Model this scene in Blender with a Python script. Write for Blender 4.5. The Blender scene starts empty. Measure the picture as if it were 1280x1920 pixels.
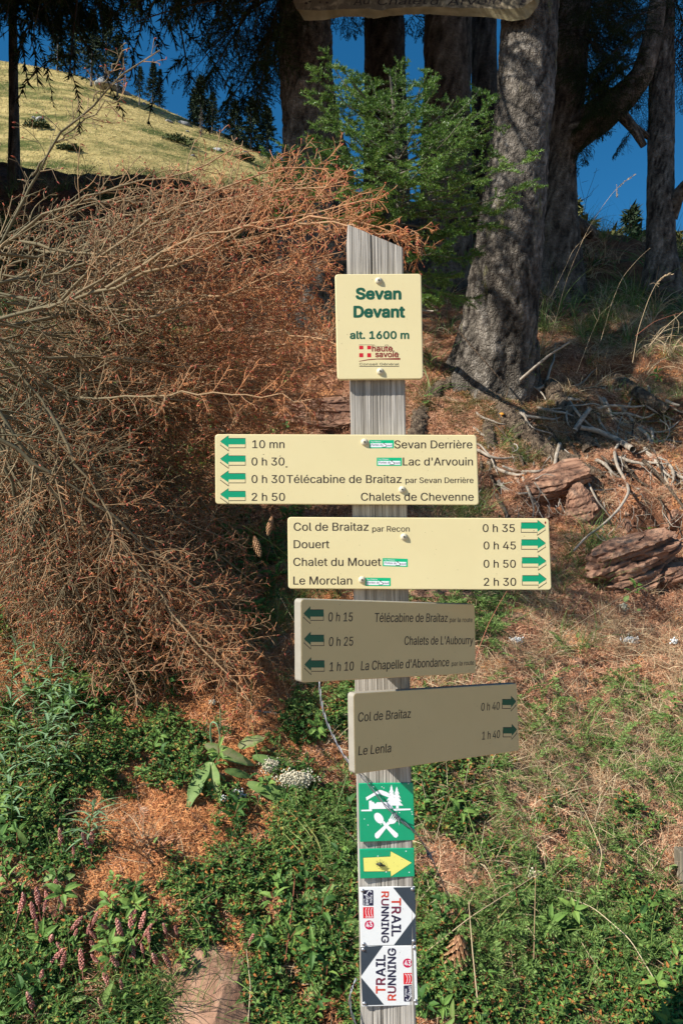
import bpy, math, random
import numpy as np
from mathutils import Vector, Matrix

R = math.radians
sc = bpy.context.scene
COL = sc.collection

# ------------------------------------------------------------------ camera, sky, sun, exposure
PITCH = R(5.0)
CAM = np.array([0.0, 0.0, 1.5])
AX = np.array([1.0, 0, 0])
AU = np.array([0, -math.sin(PITCH), math.cos(PITCH)])
AF = np.array([0, math.cos(PITCH), math.sin(PITCH)])
FPX = 28.0 / 36.0 * 1920.0
cd = bpy.data.cameras.new('camera')
cd.sensor_fit = 'VERTICAL'; cd.sensor_height = 36; cd.lens = 28
cd.clip_start = 0.05; cd.clip_end = 3000
cam = bpy.data.objects.new('camera', cd); COL.objects.link(cam)
cam.location = CAM; cam.rotation_euler = (R(90) + PITCH, 0, 0)
sc.camera = cam

SUN = np.array([-1.8, -1.0, 1.6]); SUN = SUN / np.linalg.norm(SUN)
sun_el = math.asin(SUN[2]); sun_az = math.atan2(SUN[0], SUN[1])
world = bpy.data.worlds.new('World'); sc.world = world; world.use_nodes = True
wn = world.node_tree; bg = wn.nodes['Background']
sky = wn.nodes.new('ShaderNodeTexSky'); sky.sky_type = 'NISHITA'; sky.sun_disc = False
sky.sun_elevation = sun_el; sky.sun_rotation = sun_az
sky.altitude = 1600; sky.air_density = 1.0; sky.dust_density = 0.15; sky.ozone_density = 6.0
hs = wn.nodes.new('ShaderNodeHueSaturation'); hs.inputs['Saturation'].default_value = 1.22; hs.inputs['Hue'].default_value = .488
wn.links.new(sky.outputs[0], hs.inputs['Color']); wn.links.new(hs.outputs[0], bg.inputs[0]); bg.inputs[1].default_value = 0.079
sl = bpy.data.lights.new('sun', 'SUN'); sl.energy = 5.0; sl.angle = R(0.53); sl.color = (1.0, 0.955, 0.88)
so = bpy.data.objects.new('sun', sl); COL.objects.link(so)
so.rotation_euler = Vector(SUN).to_track_quat('Z', 'Y').to_euler(); so.location = (-6, -4, 8)
sc.view_settings.view_transform = 'Standard'; sc.view_settings.look = 'None'
sc.view_settings.exposure = 0.74; sc.view_settings.gamma = 1; sc.view_settings.use_curve_mapping = False
sc.cycles.max_bounces = 6; sc.cycles.transparent_max_bounces = 6
try: sc.cycles.use_denoising = True
except Exception: pass

rng = np.random.default_rng(7)

# ------------------------------------------------------------------ helpers
def ray(px, py):
    px = np.asarray(px, float); py = np.asarray(py, float)
    return AF + AX * ((px - 640) / FPX)[..., None] + AU * ((960 - py) / FPX)[..., None]
def P(px, py, d):
    return CAM + ray(px, py) * np.asarray(d, float)[..., None]
KB = 1.192
_P0 = P
def PB(px, py, d): return _P0(px, py, np.asarray(d, float) * KB)
def nrm(v):
    return v / np.maximum(np.linalg.norm(v, axis=-1, keepdims=True), 1e-9)

_perm = np.random.default_rng(3).permutation(512).astype(np.int64)
_perm = np.concatenate([_perm % 256] * 2)
def perlin(x, y, z=0.0):
    x, y, z = np.broadcast_arrays(np.asarray(x, float), np.asarray(y, float), np.asarray(z, float))
    xi = np.floor(x).astype(np.int64); yi = np.floor(y).astype(np.int64); zi = np.floor(z).astype(np.int64)
    xf, yf, zf = x - xi, y - yi, z - zi
    u, v, w = [t * t * t * (t * (t * 6 - 15) + 10) for t in (xf, yf, zf)]
    xi &= 255; yi &= 255; zi &= 255
    def g(ix, iy, iz, fx, fy, fz):
        h = _perm[(_perm[(_perm[ix & 255] + iy) & 255] + iz) & 255] & 15
        a = np.where(h < 8, fx, fy)
        b = np.where(h < 4, fy, np.where((h == 12) | (h == 14), fx, fz))
        return np.where(h & 1, -a, a) + np.where(h & 2, -b, b)
    def L(a, b, t): return a + t * (b - a)
    return L(L(L(g(xi, yi, zi, xf, yf, zf), g(xi + 1, yi, zi, xf - 1, yf, zf), u),
               L(g(xi, yi + 1, zi, xf, yf - 1, zf), g(xi + 1, yi + 1, zi, xf - 1, yf - 1, zf), u), v),
             L(L(g(xi, yi, zi + 1, xf, yf, zf - 1), g(xi + 1, yi, zi + 1, xf - 1, yf, zf - 1), u),
               L(g(xi, yi + 1, zi + 1, xf, yf - 1, zf - 1), g(xi + 1, yi + 1, zi + 1, xf - 1, yf - 1, zf - 1), u), v), w)
def fbm(x, y, z=0.0, o=4):
    s = 0; a = 1.0; f = 1.0
    for i in range(o):
        s = s + a * perlin(x * f + 17.3 * i, y * f + 5.1 * i, z * f); a *= 0.5; f *= 2.0
    return s

class G:
    """collects vertices and faces (several materials, a tint per vertex) and links them as one mesh object"""
    def __init__(s): s.V = []; s.L = []; s.S = []; s.M = []; s.T = []; s.n = 0; s.SM = []
    def add(s, V, F, mat=0, tint=0.5, smooth=False):
        V = np.asarray(V, float).reshape(-1, 3); F = np.asarray(F, np.int64)
        if len(F) == 0: return
        s.V.append(V); s.L.append((F + s.n).ravel()); s.S.append(np.full(len(F), F.shape[1]))
        s.M.append(np.broadcast_to(np.asarray(mat, np.int64), (len(F),)).copy())
        s.SM.append(np.full(len(F), smooth))
        s.T.append(np.broadcast_to(np.asarray(tint, float), (len(V),)).copy()); s.n += len(V)
    def polys(s, V, faces, mat=0, tint=0.5, smooth=False):
        V = np.asarray(V, float).reshape(-1, 3)
        s.V.append(V); s.T.append(np.full(len(V), float(tint)))
        for f in faces:
            s.L.append(np.asarray(f, np.int64) + s.n); s.S.append(np.array([len(f)])); s.M.append(np.array([mat])); s.SM.append(np.array([smooth]))
        s.n += len(V)
    def build(s, name, mats, parent=None, matrix=None, **props):
        me = bpy.data.meshes.new(name)
        if s.n:
            V = np.concatenate(s.V); L = np.concatenate(s.L); S = np.concatenate(s.S)
            me.vertices.add(len(V)); me.vertices.foreach_set('co', V.astype(np.float32).ravel())
            me.loops.add(len(L)); me.loops.foreach_set('vertex_index', L.astype(np.int32))
            me.polygons.add(len(S)); st = np.concatenate([[0], np.cumsum(S)[:-1]])
            me.polygons.foreach_set('loop_start', st.astype(np.int32))
            me.polygons.foreach_set('loop_total', S.astype(np.int32))
            me.polygons.foreach_set('material_index', np.concatenate(s.M).astype(np.int32))
            me.polygons.foreach_set('use_smooth', np.concatenate(s.SM))
            at = me.attributes.new('tint', 'FLOAT', 'POINT'); at.data.foreach_set('value', np.concatenate(s.T).astype(np.float32))
            me.update(calc_edges=True)
        for m in (mats if isinstance(mats, (list, tuple)) else [mats]): me.materials.append(m)
        o = bpy.data.objects.new(name, me); COL.objects.link(o)
        if parent is not None: o.parent = parent
        if matrix is not None: o.matrix_world = matrix
        for k, v in props.items(): o[k] = v
        return o
def empty(name, loc, label, cat, group=None, matrix=None):
    o = bpy.data.objects.new(name, None); COL.objects.link(o)
    if matrix is not None: o.matrix_world = matrix
    else: o.location = tuple(loc)
    o.empty_display_size = 0.1
    o['label'] = label; o['category'] = cat
    if group: o['group'] = group
    return o
def world_to(o, V):
    M = np.array(o.matrix_world.inverted() if o.matrix_world != Matrix.Identity(4) else Matrix.Identity(4))
    return V @ M[:3, :3].T + M[:3, 3]
def add_box(g, c, s, rot=None, mat=0, tint=0.5):
    v = np.array([[x, y, z] for x in (-.5, .5) for y in (-.5, .5) for z in (-.5, .5)]) * np.asarray(s, float)
    if rot is not None: v = v @ np.asarray(rot).T
    g.add(v + np.asarray(c), [[0, 1, 3, 2], [4, 6, 7, 5], [0, 4, 5, 1], [2, 3, 7, 6], [0, 2, 6, 4], [1, 5, 7, 3]], mat, tint)

def frames(Pl):
    T = np.gradient(Pl, axis=1); T = nrm(T)
    ref = np.array([0.31, 0.17, 0.93]); a = nrm(np.cross(T, ref)); bad = np.abs((T * nrm(ref[None])[0]).sum(-1)) > 0.97
    if bad.any(): a[bad] = nrm(np.cross(T[bad], np.array([1.0, 0.1, 0])))
    b = np.cross(T, a); return T, a, b
def tubes(g, Pl, Rd, sides=3, mat=0, tint=0.5, smooth=True, cap=False):
    """Pl (N,K,3) polylines, Rd (N,K) radii"""
    Pl = np.asarray(Pl, float); Rd = np.asarray(Rd, float); N, K, _ = Pl.shape
    T, a, b = frames(Pl)
    th = np.arange(sides) * 2 * np.pi / sides
    V = Pl[:, :, None] + Rd[:, :, None, None] * (np.cos(th)[None, None, :, None] * a[:, :, None] + np.sin(th)[None, None, :, None] * b[:, :, None])
    i = np.arange(N)[:, None, None] * K * sides; k = np.arange(K - 1)[None, :, None] * sides; s = np.arange(sides)[None, None, :]; s2 = (s + 1) % sides
    F = np.stack([i + k + s, i + k + s2, i + k + sides + s2, i + k + sides + s], -1).reshape(-1, 4)
    t = np.broadcast_to(np.asarray(tint, float).reshape(-1, *([1] * 2)) if np.ndim(tint) == 1 else np.asarray(tint, float), (N, K, sides)) if np.ndim(tint) < 2 else np.repeat(np.asarray(tint)[:, :, None], sides, 2)
    g.add(V, F, mat, np.ascontiguousarray(t).ravel(), smooth)
    if cap:
        for j in range(N):
            g.polys(V[j, 0][::-1], [list(range(sides))], mat, 0.5); g.polys(V[j, -1], [list(range(sides))], mat, 0.5)
def resample(pts, K):
    pts = np.asarray(pts, float)
    d = np.concatenate([[0], np.cumsum(np.linalg.norm(np.diff(pts, axis=0), axis=1))]); t = np.linspace(0, d[-1], K)
    # catmull-ish smoothing by two passes of averaging on a dense resample
    q = np.stack([np.interp(t, d, pts[:, i]) for i in range(3)], 1)
    for _ in range(max(1, K // 8)):
        q[1:-1] = 0.25 * q[:-2] + 0.5 * q[1:-1] + 0.25 * q[2:]
    return q
def evalP(Pl, n, t):
    K = Pl.shape[1]; f = np.clip(t, 0, 1) * (K - 1); i = np.minimum(f.astype(int), K - 2); w = (f - i)[:, None]
    return Pl[n, i] * (1 - w) + Pl[n, i + 1] * w, nrm(Pl[n, i + 1] - Pl[n, i])
def children(Pl, Rd, per, t0, t1, ang, length, K, nv, rng, grav=0.0, curl=0.15, rscale=0.5, jit=0.25, rtip=0.3, flat=True, drop=0.0):
    """side twigs: per per parent, alternately left and right about the plane normal nv"""
    N = Pl.shape[0]; n = np.repeat(np.arange(N), per); k = np.tile(np.arange(per), N)
    keep = rng.random(len(n)) >= drop; n = n[keep]; k = k[keep]
    t = t0 + (t1 - t0) * np.clip((k + rng.uniform(-.45, .45, len(k)) + .5) / per, 0, 1)
    p, T = evalP(Pl, n, t)
    L0 = np.linalg.norm(np.diff(Pl, axis=1), axis=2).sum(1)[n]
    nvv = np.broadcast_to(np.asarray(nv, float), (len(n), 3)) if np.ndim(nv) == 1 else nv[n]
    nvv = nrm(nvv + rng.normal(0, jit, (len(n), 3)))
    side = nrm(np.cross(T, nvv)) * np.where(k % 2, 1, -1)[:, None]
    if not flat:
        ph = rng.uniform(0, 2 * np.pi, len(n)); b = np.cross(T, side); side = np.cos(ph)[:, None] * side + np.sin(ph)[:, None] * b
    a = R(ang) + rng.normal(0, .18, len(n))
    d = nrm(T * np.cos(a)[:, None] + side * np.sin(a)[:, None])
    ln = length(t, L0) * rng.uniform(.65, 1.2, len(n))
    out = np.empty((len(n), K, 3)); out[:, 0] = p
    bend = rng.normal(0, curl, (len(n), 3)); step = ln / (K - 1)
    dd = d.copy()
    for i in range(1, K):
        out[:, i] = out[:, i - 1] + dd * step[:, None]
        dd = nrm(dd + bend / K + T * 0.12 / K + np.array([0, 0, -grav / K]) + rng.normal(0, curl * .5, (len(n), 3)) / K)
    K0 = Rd.shape[1]; f = np.clip(t * (K0 - 1), 0, K0 - 1).astype(int)
    r = (Rd[n, f] * rscale)[:, None] * np.linspace(1, rtip, K)[None]
    return out, r, n
def needles(g, Pl, per, ln, wd, rng, mat=0, fwd=0.6, tint=(0, 1), t0=0.05, up=0.0, curve=False, quad=False):
    N = Pl.shape[0]; n = np.repeat(np.arange(N), per); M = len(n)
    t = rng.uniform(t0, 1.0, M); p, T = evalP(Pl, n, t)
    rv = nrm(rng.normal(0, 1, (M, 3)) + np.array([0, 0, up])); rad = nrm(rv - T * (rv * T).sum(-1, keepdims=True))
    d = nrm(rad + T * fwd); L = ln * rng.uniform(.7, 1.25, M)
    w = nrm(np.cross(d, rng.normal(0, 1, (M, 3)))) * (wd * .5)
    if quad:
        V = np.stack([p, p + d * L[:, None] * .5 + w, p + d * L[:, None], p + d * L[:, None] * .5 - w], 1); F = np.arange(M * 4).reshape(M, 4); kk = 4
    else:
        V = np.stack([p - w, p + w, p + d * L[:, None]], 1); F = np.arange(M * 3).reshape(M, 3); kk = 3
    tt = np.repeat(rng.uniform(tint[0], tint[1], M), kk)
    g.add(V, F, mat, tt)
def leaves(g, p, d, nv, L, W, rng, mat=0, tint=None, fold=0.25, droop=0.2):
    """lance-shaped folded leaves with 4 triangles-ish (2 quads + 2 tris)"""
    M = len(p); d = nrm(d); s = nrm(np.cross(d, nv)); u = np.cross(s, d)
    L = np.broadcast_to(L, (M,))[:, None]; W = np.broadcast_to(W, (M,))[:, None]
    a = p; b1 = p + d * L * .35 + s * W * .5 + u * W * fold; b2 = p + d * L * .35 - s * W * .5 + u * W * fold
    c1 = p + d * L * .72 + s * W * .36 + u * (W * fold - L * droop * .4); c2 = p + d * L * .72 - s * W * .36 + u * (W * fold - L * droop * .4)
    m1 = p + d * L * .35; m2 = p + d * L * .72 - u * L * droop * .4; e = p + d * L - u * L * droop
    V = np.stack([a, b1, b2, m1, c1, c2, m2, e], 1); i = np.arange(M)[:, None] * 8
    F4 = np.concatenate([i + np.array([3, 1, 4, 6]), i + np.array([3, 6, 5, 2])])
    F3 = np.concatenate([i + np.array([0, 1, 3]), i + np.array([0, 3, 2]), i + np.array([6, 4, 7]), i + np.array([6, 7, 5])])
    tt = np.repeat(rng.uniform(0, 1, M) if tint is None else tint, 8)
    g.add(V, F4, mat, tt); n0 = g.n - len(V) * 8
    g.L.append((F3 + n0).ravel()); g.S.append(np.full(len(F3), 3)); g.M.append(np.full(len(F3), mat)); g.SM.append(np.full(len(F3), False))
def blades(g, p, d0, bend, L, W, rng, K=4, mat=0, tint=None):
    """grass blades: strips that bend from d0 towards bend"""
    M = len(p); L = np.broadcast_to(L, (M,)); W = np.broadcast_to(W, (M,))
    d = nrm(d0); s = nrm(np.cross(d, nrm(rng.normal(0, 1, (M, 3))))); pts = [p]; q = p
    for i in range(1, K):
        q = q + d * (L / (K - 1))[:, None]; pts.append(q); d = nrm(d + bend / (K - 1))
    pts = np.stack(pts, 1); w = np.linspace(1, 0.25, K)[None, :, None] * W[:, None, None] * .5 * s[:, None]
    V = np.stack([pts - w, pts + w], 2)
    i = np.arange(M)[:, None, None] * K * 2; k = np.arange(K - 1)[None, :, None] * 2
    F = (i + k + np.array([0, 1, 3, 2])[None, None]).reshape(-1, 4)
    tt = np.repeat(rng.uniform(0, 1, M) if tint is None else tint, K * 2); g.add(V, F, mat, tt)

# ------------------------------------------------------------------ materials
def mk(name, ramp, tint=True, nscale=0, namt=0.0, rough=0.8, spec=0.3, trans=0.0, bump=0.0, bscale=30.0, metal=0.0, stretch=None, coord='Object', detail=4):
    m = bpy.data.materials.new(name); m.use_nodes = True; nt = m.node_tree; N = nt.nodes; Lk = nt.links
    bs = N['Principled BSDF']; out = N['Material Output']
    bs.inputs['Roughness'].default_value = rough; bs.inputs['Specular IOR Level'].default_value = spec; bs.inputs['Metallic'].default_value = metal
    tc = N.new('ShaderNodeTexCoord'); mp = N.new('ShaderNodeMapping'); Lk.new(tc.outputs[coord], mp.inputs[0])
    if stretch: mp.inputs['Scale'].default_value = stretch
    fac = None
    if tint:
        at = N.new('ShaderNodeAttribute'); at.attribute_name = 'tint'; fac = at.outputs['Fac']
    if nscale:
        nz = N.new('ShaderNodeTexNoise'); nz.inputs['Scale'].default_value = nscale; nz.inputs['Detail'].default_value = detail; nz.inputs['Roughness'].default_value = 0.65
        Lk.new(mp.outputs[0], nz.inputs['Vector'])
        ma = N.new('ShaderNodeMath'); ma.operation = 'MULTIPLY_ADD'; ma.inputs[1].default_value = namt * 2
        Lk.new(nz.outputs['Fac'], ma.inputs[0])
        if fac is not None:
            sb = N.new('ShaderNodeMath'); sb.operation = 'SUBTRACT'; Lk.new(fac, sb.inputs[0]); sb.inputs[1].default_value = namt
            Lk.new(sb.outputs[0], ma.inputs[2])
        else: ma.inputs[2].default_value = 0.5 - namt
        fac = ma.outputs[0]
    cr = N.new('ShaderNodeValToRGB'); el = cr.color_ramp.elements
    el[0].position = ramp[0][0]; el[0].color = (*ramp[0][1], 1)
    if len(ramp) == 1: el[1].color = (*ramp[0][1], 1)
    else:
        el[1].position = ramp[-1][0]; el[1].color = (*ramp[-1][1], 1)
        for pz, c in ramp[1:-1]:
            e = el.new(pz); e.color = (*c, 1)
    if fac is not None: Lk.new(fac, cr.inputs[0])
    Lk.new(cr.outputs[0], bs.inputs['Base Color'])
    if bump:
        bn = N.new('ShaderNodeTexNoise'); bn.inputs['Scale'].default_value = bscale; bn.inputs['Detail'].default_value = 6; bn.inputs['Roughness'].default_value = .7
        Lk.new(mp.outputs[0], bn.inputs['Vector']); bp = N.new('ShaderNodeBump'); bp.inputs['Strength'].default_value = 1.0; bp.inputs['Distance'].default_value = bump
        Lk.new(bn.outputs['Fac'], bp.inputs['Height']); Lk.new(bp.outputs[0], bs.inputs['Normal'])
    if trans:
        tr = N.new('ShaderNodeBsdfTranslucent'); mx = N.new('ShaderNodeMixShader'); mx.inputs[0].default_value = trans
        Lk.new(cr.outputs[0], tr.inputs['Color']); Lk.new(bs.outputs[0], mx.inputs[1]); Lk.new(tr.outputs[0], mx.inputs[2]); Lk.new(mx.outputs[0], out.inputs['Surface'])
    return m
def flat(name, c, rough=0.5, spec=0.4, **k): return mk(name, [(0, c)], tint=False, rough=rough, spec=spec, **k)
MT = {}

# ------------------------------------------------------------------ ground: added bounce path, steep bank, forest floor beyond its crest
def crest(x): x = x / KB; return KB * (7.08 - .28 * x - np.where(x > 0, .06 * x * x, 0))
TOE = 1.5
def H0(x, y):
    dc = np.maximum(crest(np.clip(x, -8, 5.5)), 4.2)
    k = .12; up = np.where((y - TOE) / k > 30, y - TOE, k * np.log1p(np.exp(np.clip((y - TOE) / k, -50, 30))))
    z = .84 * up
    zc = .84 * (dc - TOE); over = np.maximum(y - dc + .3, 0)
    z = np.where(y > dc - .3, zc - .25 + .25 * np.sin(np.clip(over / .6, 0, np.pi / 2)) * .9 - .35 * np.maximum(over - .6, 0), z)
    return np.maximum(z, -25 - 0 * x) + np.where(y < 0.5, -.05 * np.maximum(-y - 3, 0), 0)
def H(x, y):
    x = np.asarray(x, float); y = np.asarray(y, float)
    amp = np.clip((y - .9) / 1.2, .12, 1)
    rough = np.clip((x - .3) / .8, 0, 1) * np.clip((y - 2.9) / .5, 0, 1) * np.clip((5.1 - y) / .5, 0, 1)
    led = perlin(x * 1.3 + 9, y * 4.5 + x * .8, 2.2)
    return H0(x, y) + amp * (.10 * perlin(x * 1.1, y * 1.1, .3) + .055 * perlin(x * 3.1 + 4, y * 3.1, 1.7) + .026 * fbm(x * 9, y * 9, .9, 3)) + rough * .075 * np.tanh(led * 5)
H_plain = H; PITS = []
def H(x, y):
    z = H_plain(x, y)
    for cx, cy, rx, ry, dp in PITS: z = z - dp * np.exp(-(((np.asarray(x) - cx) / rx) ** 2 + ((np.asarray(y) - cy) / ry) ** 2) ** 2)
    return z
def Nrm(x, y, e=.02):
    return nrm(np.stack([H(x - e, y) - H(x + e, y), H(x, y - e) - H(x, y + e), np.full(np.shape(x), 2 * e)], -1))
def hit(px, py):
    """point of the ground seen in that direction"""
    px = np.atleast_1d(np.asarray(px, float)); py = np.atleast_1d(np.asarray(py, float)); r = ray(px, py)
    tt = np.arange(.9, 14, .05)[:, None]
    def first(T):
        q = CAM + r[None] * T[..., None]; h = H(q[..., 0], q[..., 1]) > q[..., 2]; return np.where(h.any(0), T[np.argmax(h, 0), np.arange(T.shape[1])], 10.5)
    t0 = first(np.broadcast_to(tt, (len(tt), len(px)))); t = first(t0[None] - .05 + np.arange(0, .056, .005)[:, None]); t = np.where(t0 >= 10.5, 10.5, t)
    return CAM + r * t[:, None]
for px, py, rx, ry, dp in [(1168, 902, 62, 30, .24), (1022, 950, 42, 26, .17), (1252, 842, 60, 26, .20), (1243, 955, 44, 26, .20), (935, 905, 48, 20, .14), (1120, 700, 70, 22, .16), (850, 870, 40, 22, .12), (1235, 1150, 60, 18, .10), (690, 800, 90, 24, .14)]:
    q = hit(px, py)[0]; d = np.dot(q - CAM, AF); PITS.append((q[0], q[1], rx / FPX * d, ry / FPX * d, dp))
def gp(x, y, off=0.0): return np.stack([x, y, H(x, y) + off], -1)

def axis(a0, a1, step, far0, far1, n):
    mid = np.arange(a0, a1 + step / 2, step)
    lo = a0 - (a0 - far0) * np.linspace(0, 1, n)[1:] ** 2.6; hi = a1 + (far1 - a1) * np.linspace(0, 1, n)[1:] ** 2.6
    return np.concatenate([lo[::-1], mid, hi])
xs = axis(-3.9, 3.8, .029, -900, 900, 26); ys = axis(1.2, 9.3, .030, -900, 1500, 26)
gx, gy = np.meshgrid(xs, ys, indexing='ij'); gz = H(gx, gy)
def gridfaces(nx, ny):
    i = np.arange(nx - 1)[:, None] * ny; j = np.arange(ny - 1)[None]
    return np.stack([i + j, i + ny + j, i + ny + j + 1, i + j + 1], -1).reshape(-1, 4)

def ground_material():
    m = bpy.data.materials.new('forest_soil'); m.use_nodes = True; nt = m.node_tree; N = nt.nodes; Lk = nt.links; bs = N['Principled BSDF']
    bs.inputs['Roughness'].default_value = .95; bs.inputs['Specular IOR Level'].default_value = .12
    tc = N.new('ShaderNodeTexCoord')
    def noise(s, d=5):
        n = N.new('ShaderNodeTexNoise'); n.inputs['Scale'].default_value = s; n.inputs['Detail'].default_value = d; n.inputs['Roughness'].default_value = .7; Lk.new(tc.outputs['Object'], n.inputs['Vector']); return n.outputs['Fac']
    def ramp(f, els):
        c = N.new('ShaderNodeValToRGB'); e = c.color_ramp.elements; e[0].position, e[0].color = els[0][0], (*els[0][1], 1); e[1].position, e[1].color = els[-1][0], (*els[-1][1], 1)
        for p, k in els[1:-1]: q = e.new(p); q.color = (*k, 1)
        Lk.new(f, c.inputs[0]); return c.outputs[0]
    c1 = ramp(noise(26, 8), [(.3, (.075, .038, .024)), (.5, (.21, .105, .06)), (.7, (.36, .19, .11))])
    c2 = ramp(noise(3.1), [(.35, (.55, .5, .45)), (.65, (1.15, 1.0, .92))])
    mx = N.new('ShaderNodeMix'); mx.data_type = 'RGBA'; mx.blend_type = 'MULTIPLY'; mx.inputs[0].default_value = 1
    Lk.new(c1, mx.inputs[6]); Lk.new(c2, mx.inputs[7]); Lk.new(mx.outputs[2], bs.inputs['Base Color'])
    b = N.new('ShaderNodeBump'); b.inputs['Strength'].default_value = 1; b.inputs['Distance'].default_value = .012; Lk.new(noise(70, 8), b.inputs['Height']); Lk.new(b.outputs[0], bs.inputs['Normal'])
    return m
MT['soil'] = ground_material()
g = G(); g.add(np.stack([gx, gy, gz], -1).reshape(-1, 3), gridfaces(len(xs), len(ys)), 0, .5, True)
g.build('ground', MT['soil'], kind='structure')

MT['path'] = mk('bounce_gravel', [(.25, (.26, .20, .14)), (.5, (.42, .34, .25)), (.75, (.55, .46, .36))], tint=False, nscale=40, namt=.5, rough=.95, bump=.006, bscale=120)  # unseen pale gravel, added to bounce light onto the turned signs
px_ = np.linspace(-14, 14, 120); py_ = np.linspace(-3.2, .85, 40); ax_, ay_ = np.meshgrid(px_, py_, indexing='ij'); g = G(); g.add(np.stack([ax_, ay_ + .12 * np.sin(ax_ * .7), H(ax_, ay_ + .12 * np.sin(ax_ * .7)) + .03], -1).reshape(-1, 3), gridfaces(120, 40), 0, .5, True)
g.build('path', MT['path'], kind='structure')

# ------------------------------------------------------------------ distant alpine meadow hillside
sk = np.array([(-500, -60), (-250, 20), (0, 112), (60, 122), (130, 135), (200, 158), (260, 182), (320, 210), (380, 236), (430, 254), (510, 292), (600, 330), (700, 380), (850, 450)], float)
rr_ = ray(sk[:, 0], sk[:, 1]); su = rr_[:, 0] / rr_[:, 1]; se = rr_[:, 2] / rr_[:, 1]
HR = 95.0
def hillz(x, y):
    u = x / y; e = np.interp(u, su, se); s = np.clip((y - 16) / (HR - 16), 0, 1)
    e2 = e * (1 - (1 - s) ** 1.7) - .1 * (1 - s)
    z = 1.5 + np.where(y <= HR, y * e2, HR * e - .25 * (y - HR))
    return z + (.5 * perlin(x * .08, y * .08, 3.3) + .18 * fbm(x * .4, y * .4, 1.1, 3)) * np.clip(s * 4, 0, 1) * (1 - .75 * s)
us = np.linspace(-1.1, .16, 230); yy = 15 + (170 - 15) * np.linspace(0, 1, 210) ** 1.1
hu, hy = np.meshgrid(us, yy, indexing='ij'); hx = hu * hy; hz = hillz(hx, hy)
def hill_material():
    m = bpy.data.materials.new('dry_meadow'); m.use_nodes = True; nt = m.node_tree; N = nt.nodes; Lk = nt.links; bs = N['Principled BSDF']
    bs.inputs['Roughness'].default_value = .95; bs.inputs['Specular IOR Level'].default_value = .1
    tc = N.new('ShaderNodeTexCoord')
    def noise(s, d=5, sc_=(1, 1, 1)):
        mp = N.new('ShaderNodeMapping'); mp.inputs['Scale'].default_value = sc_; Lk.new(tc.outputs['Object'], mp.inputs[0])
        n = N.new('ShaderNodeTexNoise'); n.inputs['Scale'].default_value = s; n.inputs['Detail'].default_value = d; n.inputs['Roughness'].default_value = .7; Lk.new(mp.outputs[0], n.inputs['Vector']); return n.outputs['Fac']
    def ramp(f, els):
        c = N.new('ShaderNodeValToRGB'); e = c.color_ramp.elements; e[0].position, e[0].color = els[0][0], (*els[0][1], 1); e[1].position, e[1].color = els[-1][0], (*els[-1][1], 1)
        for p, k in els[1:-1]: q = e.new(p); q.color = (*k, 1)
        Lk.new(f, c.inputs[0]); return c.outputs[0]
    straw = ramp(noise(.8, 9, (1, .6, 2.2)), [(.3, (.26, .20, .07)), (.5, (.44, .34, .13)), (.7, (.58, .45, .19))])
    green = ramp(noise(1.6, 6), [(.3, (.05, .07, .018)), (.7, (.15, .16, .045))])
    mask = ramp(noise(.16, 7, (1, .7, 2.6)), [(.45, (0, 0, 0)), (.60, (1, 1, 1))])
    mx = N.new('ShaderNodeMix'); mx.data_type = 'RGBA'; Lk.new(mask, mx.inputs[0]); Lk.new(straw, mx.inputs[6]); Lk.new(green, mx.inputs[7]); Lk.new(mx.outputs[2], bs.inputs['Base Color'])
    b = N.new('ShaderNodeBump'); b.inputs['Distance'].default_value = .25; Lk.new(noise(2.5, 9), b.inputs['Height']); Lk.new(b.outputs[0], bs.inputs['Normal'])
    return m
MT['meadow'] = hill_material()
g = G(); g.add(np.stack([hx, hy, hz], -1).reshape(-1, 3), gridfaces(len(us), len(yy)), 0, .5, True)
g.build('hillside', MT['meadow'], kind='structure')
def hillhit(px, py):
    r = ray(np.array([px]), np.array([py]))[0]; t = np.arange(20, 130, .25); q = CAM + r * t[:, None]; h = hillz(q[:, 0], q[:, 1]) > q[:, 2]
    return q[np.argmax(h)] if h.any() else CAM + r * 93

# tufts of meadow grass, low enough to read only as texture
MT['straw_far'] = mk('straw_far', [(0, (.09, .10, .03)), (.35, (.32, .23, .09)), (1, (.58, .42, .21))], rough=.9)
g = G(); n = 22000
u_ = rng.uniform(-.62, .02, n); y_ = rng.uniform(40, 95, n); x_ = u_ * y_
cl = perlin(x_ * .25, y_ * .25, 8) + rng.normal(0, .3, n)
blades(g, np.stack([x_, y_, hillz(x_, y_) - .02], -1), rng.normal(0, .35, (n, 3)) + [0, 0, 1], rng.normal(0, .5, (n, 3)), rng.uniform(.10, .30, n), .07, rng, K=3, tint=np.clip(.6 + cl * .5, 0, 1))
g.build('meadow_grass', MT['straw_far'], kind='stuff', label='dry yellow grass tufts all over the sunny mountain meadow', category='grass')

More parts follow.
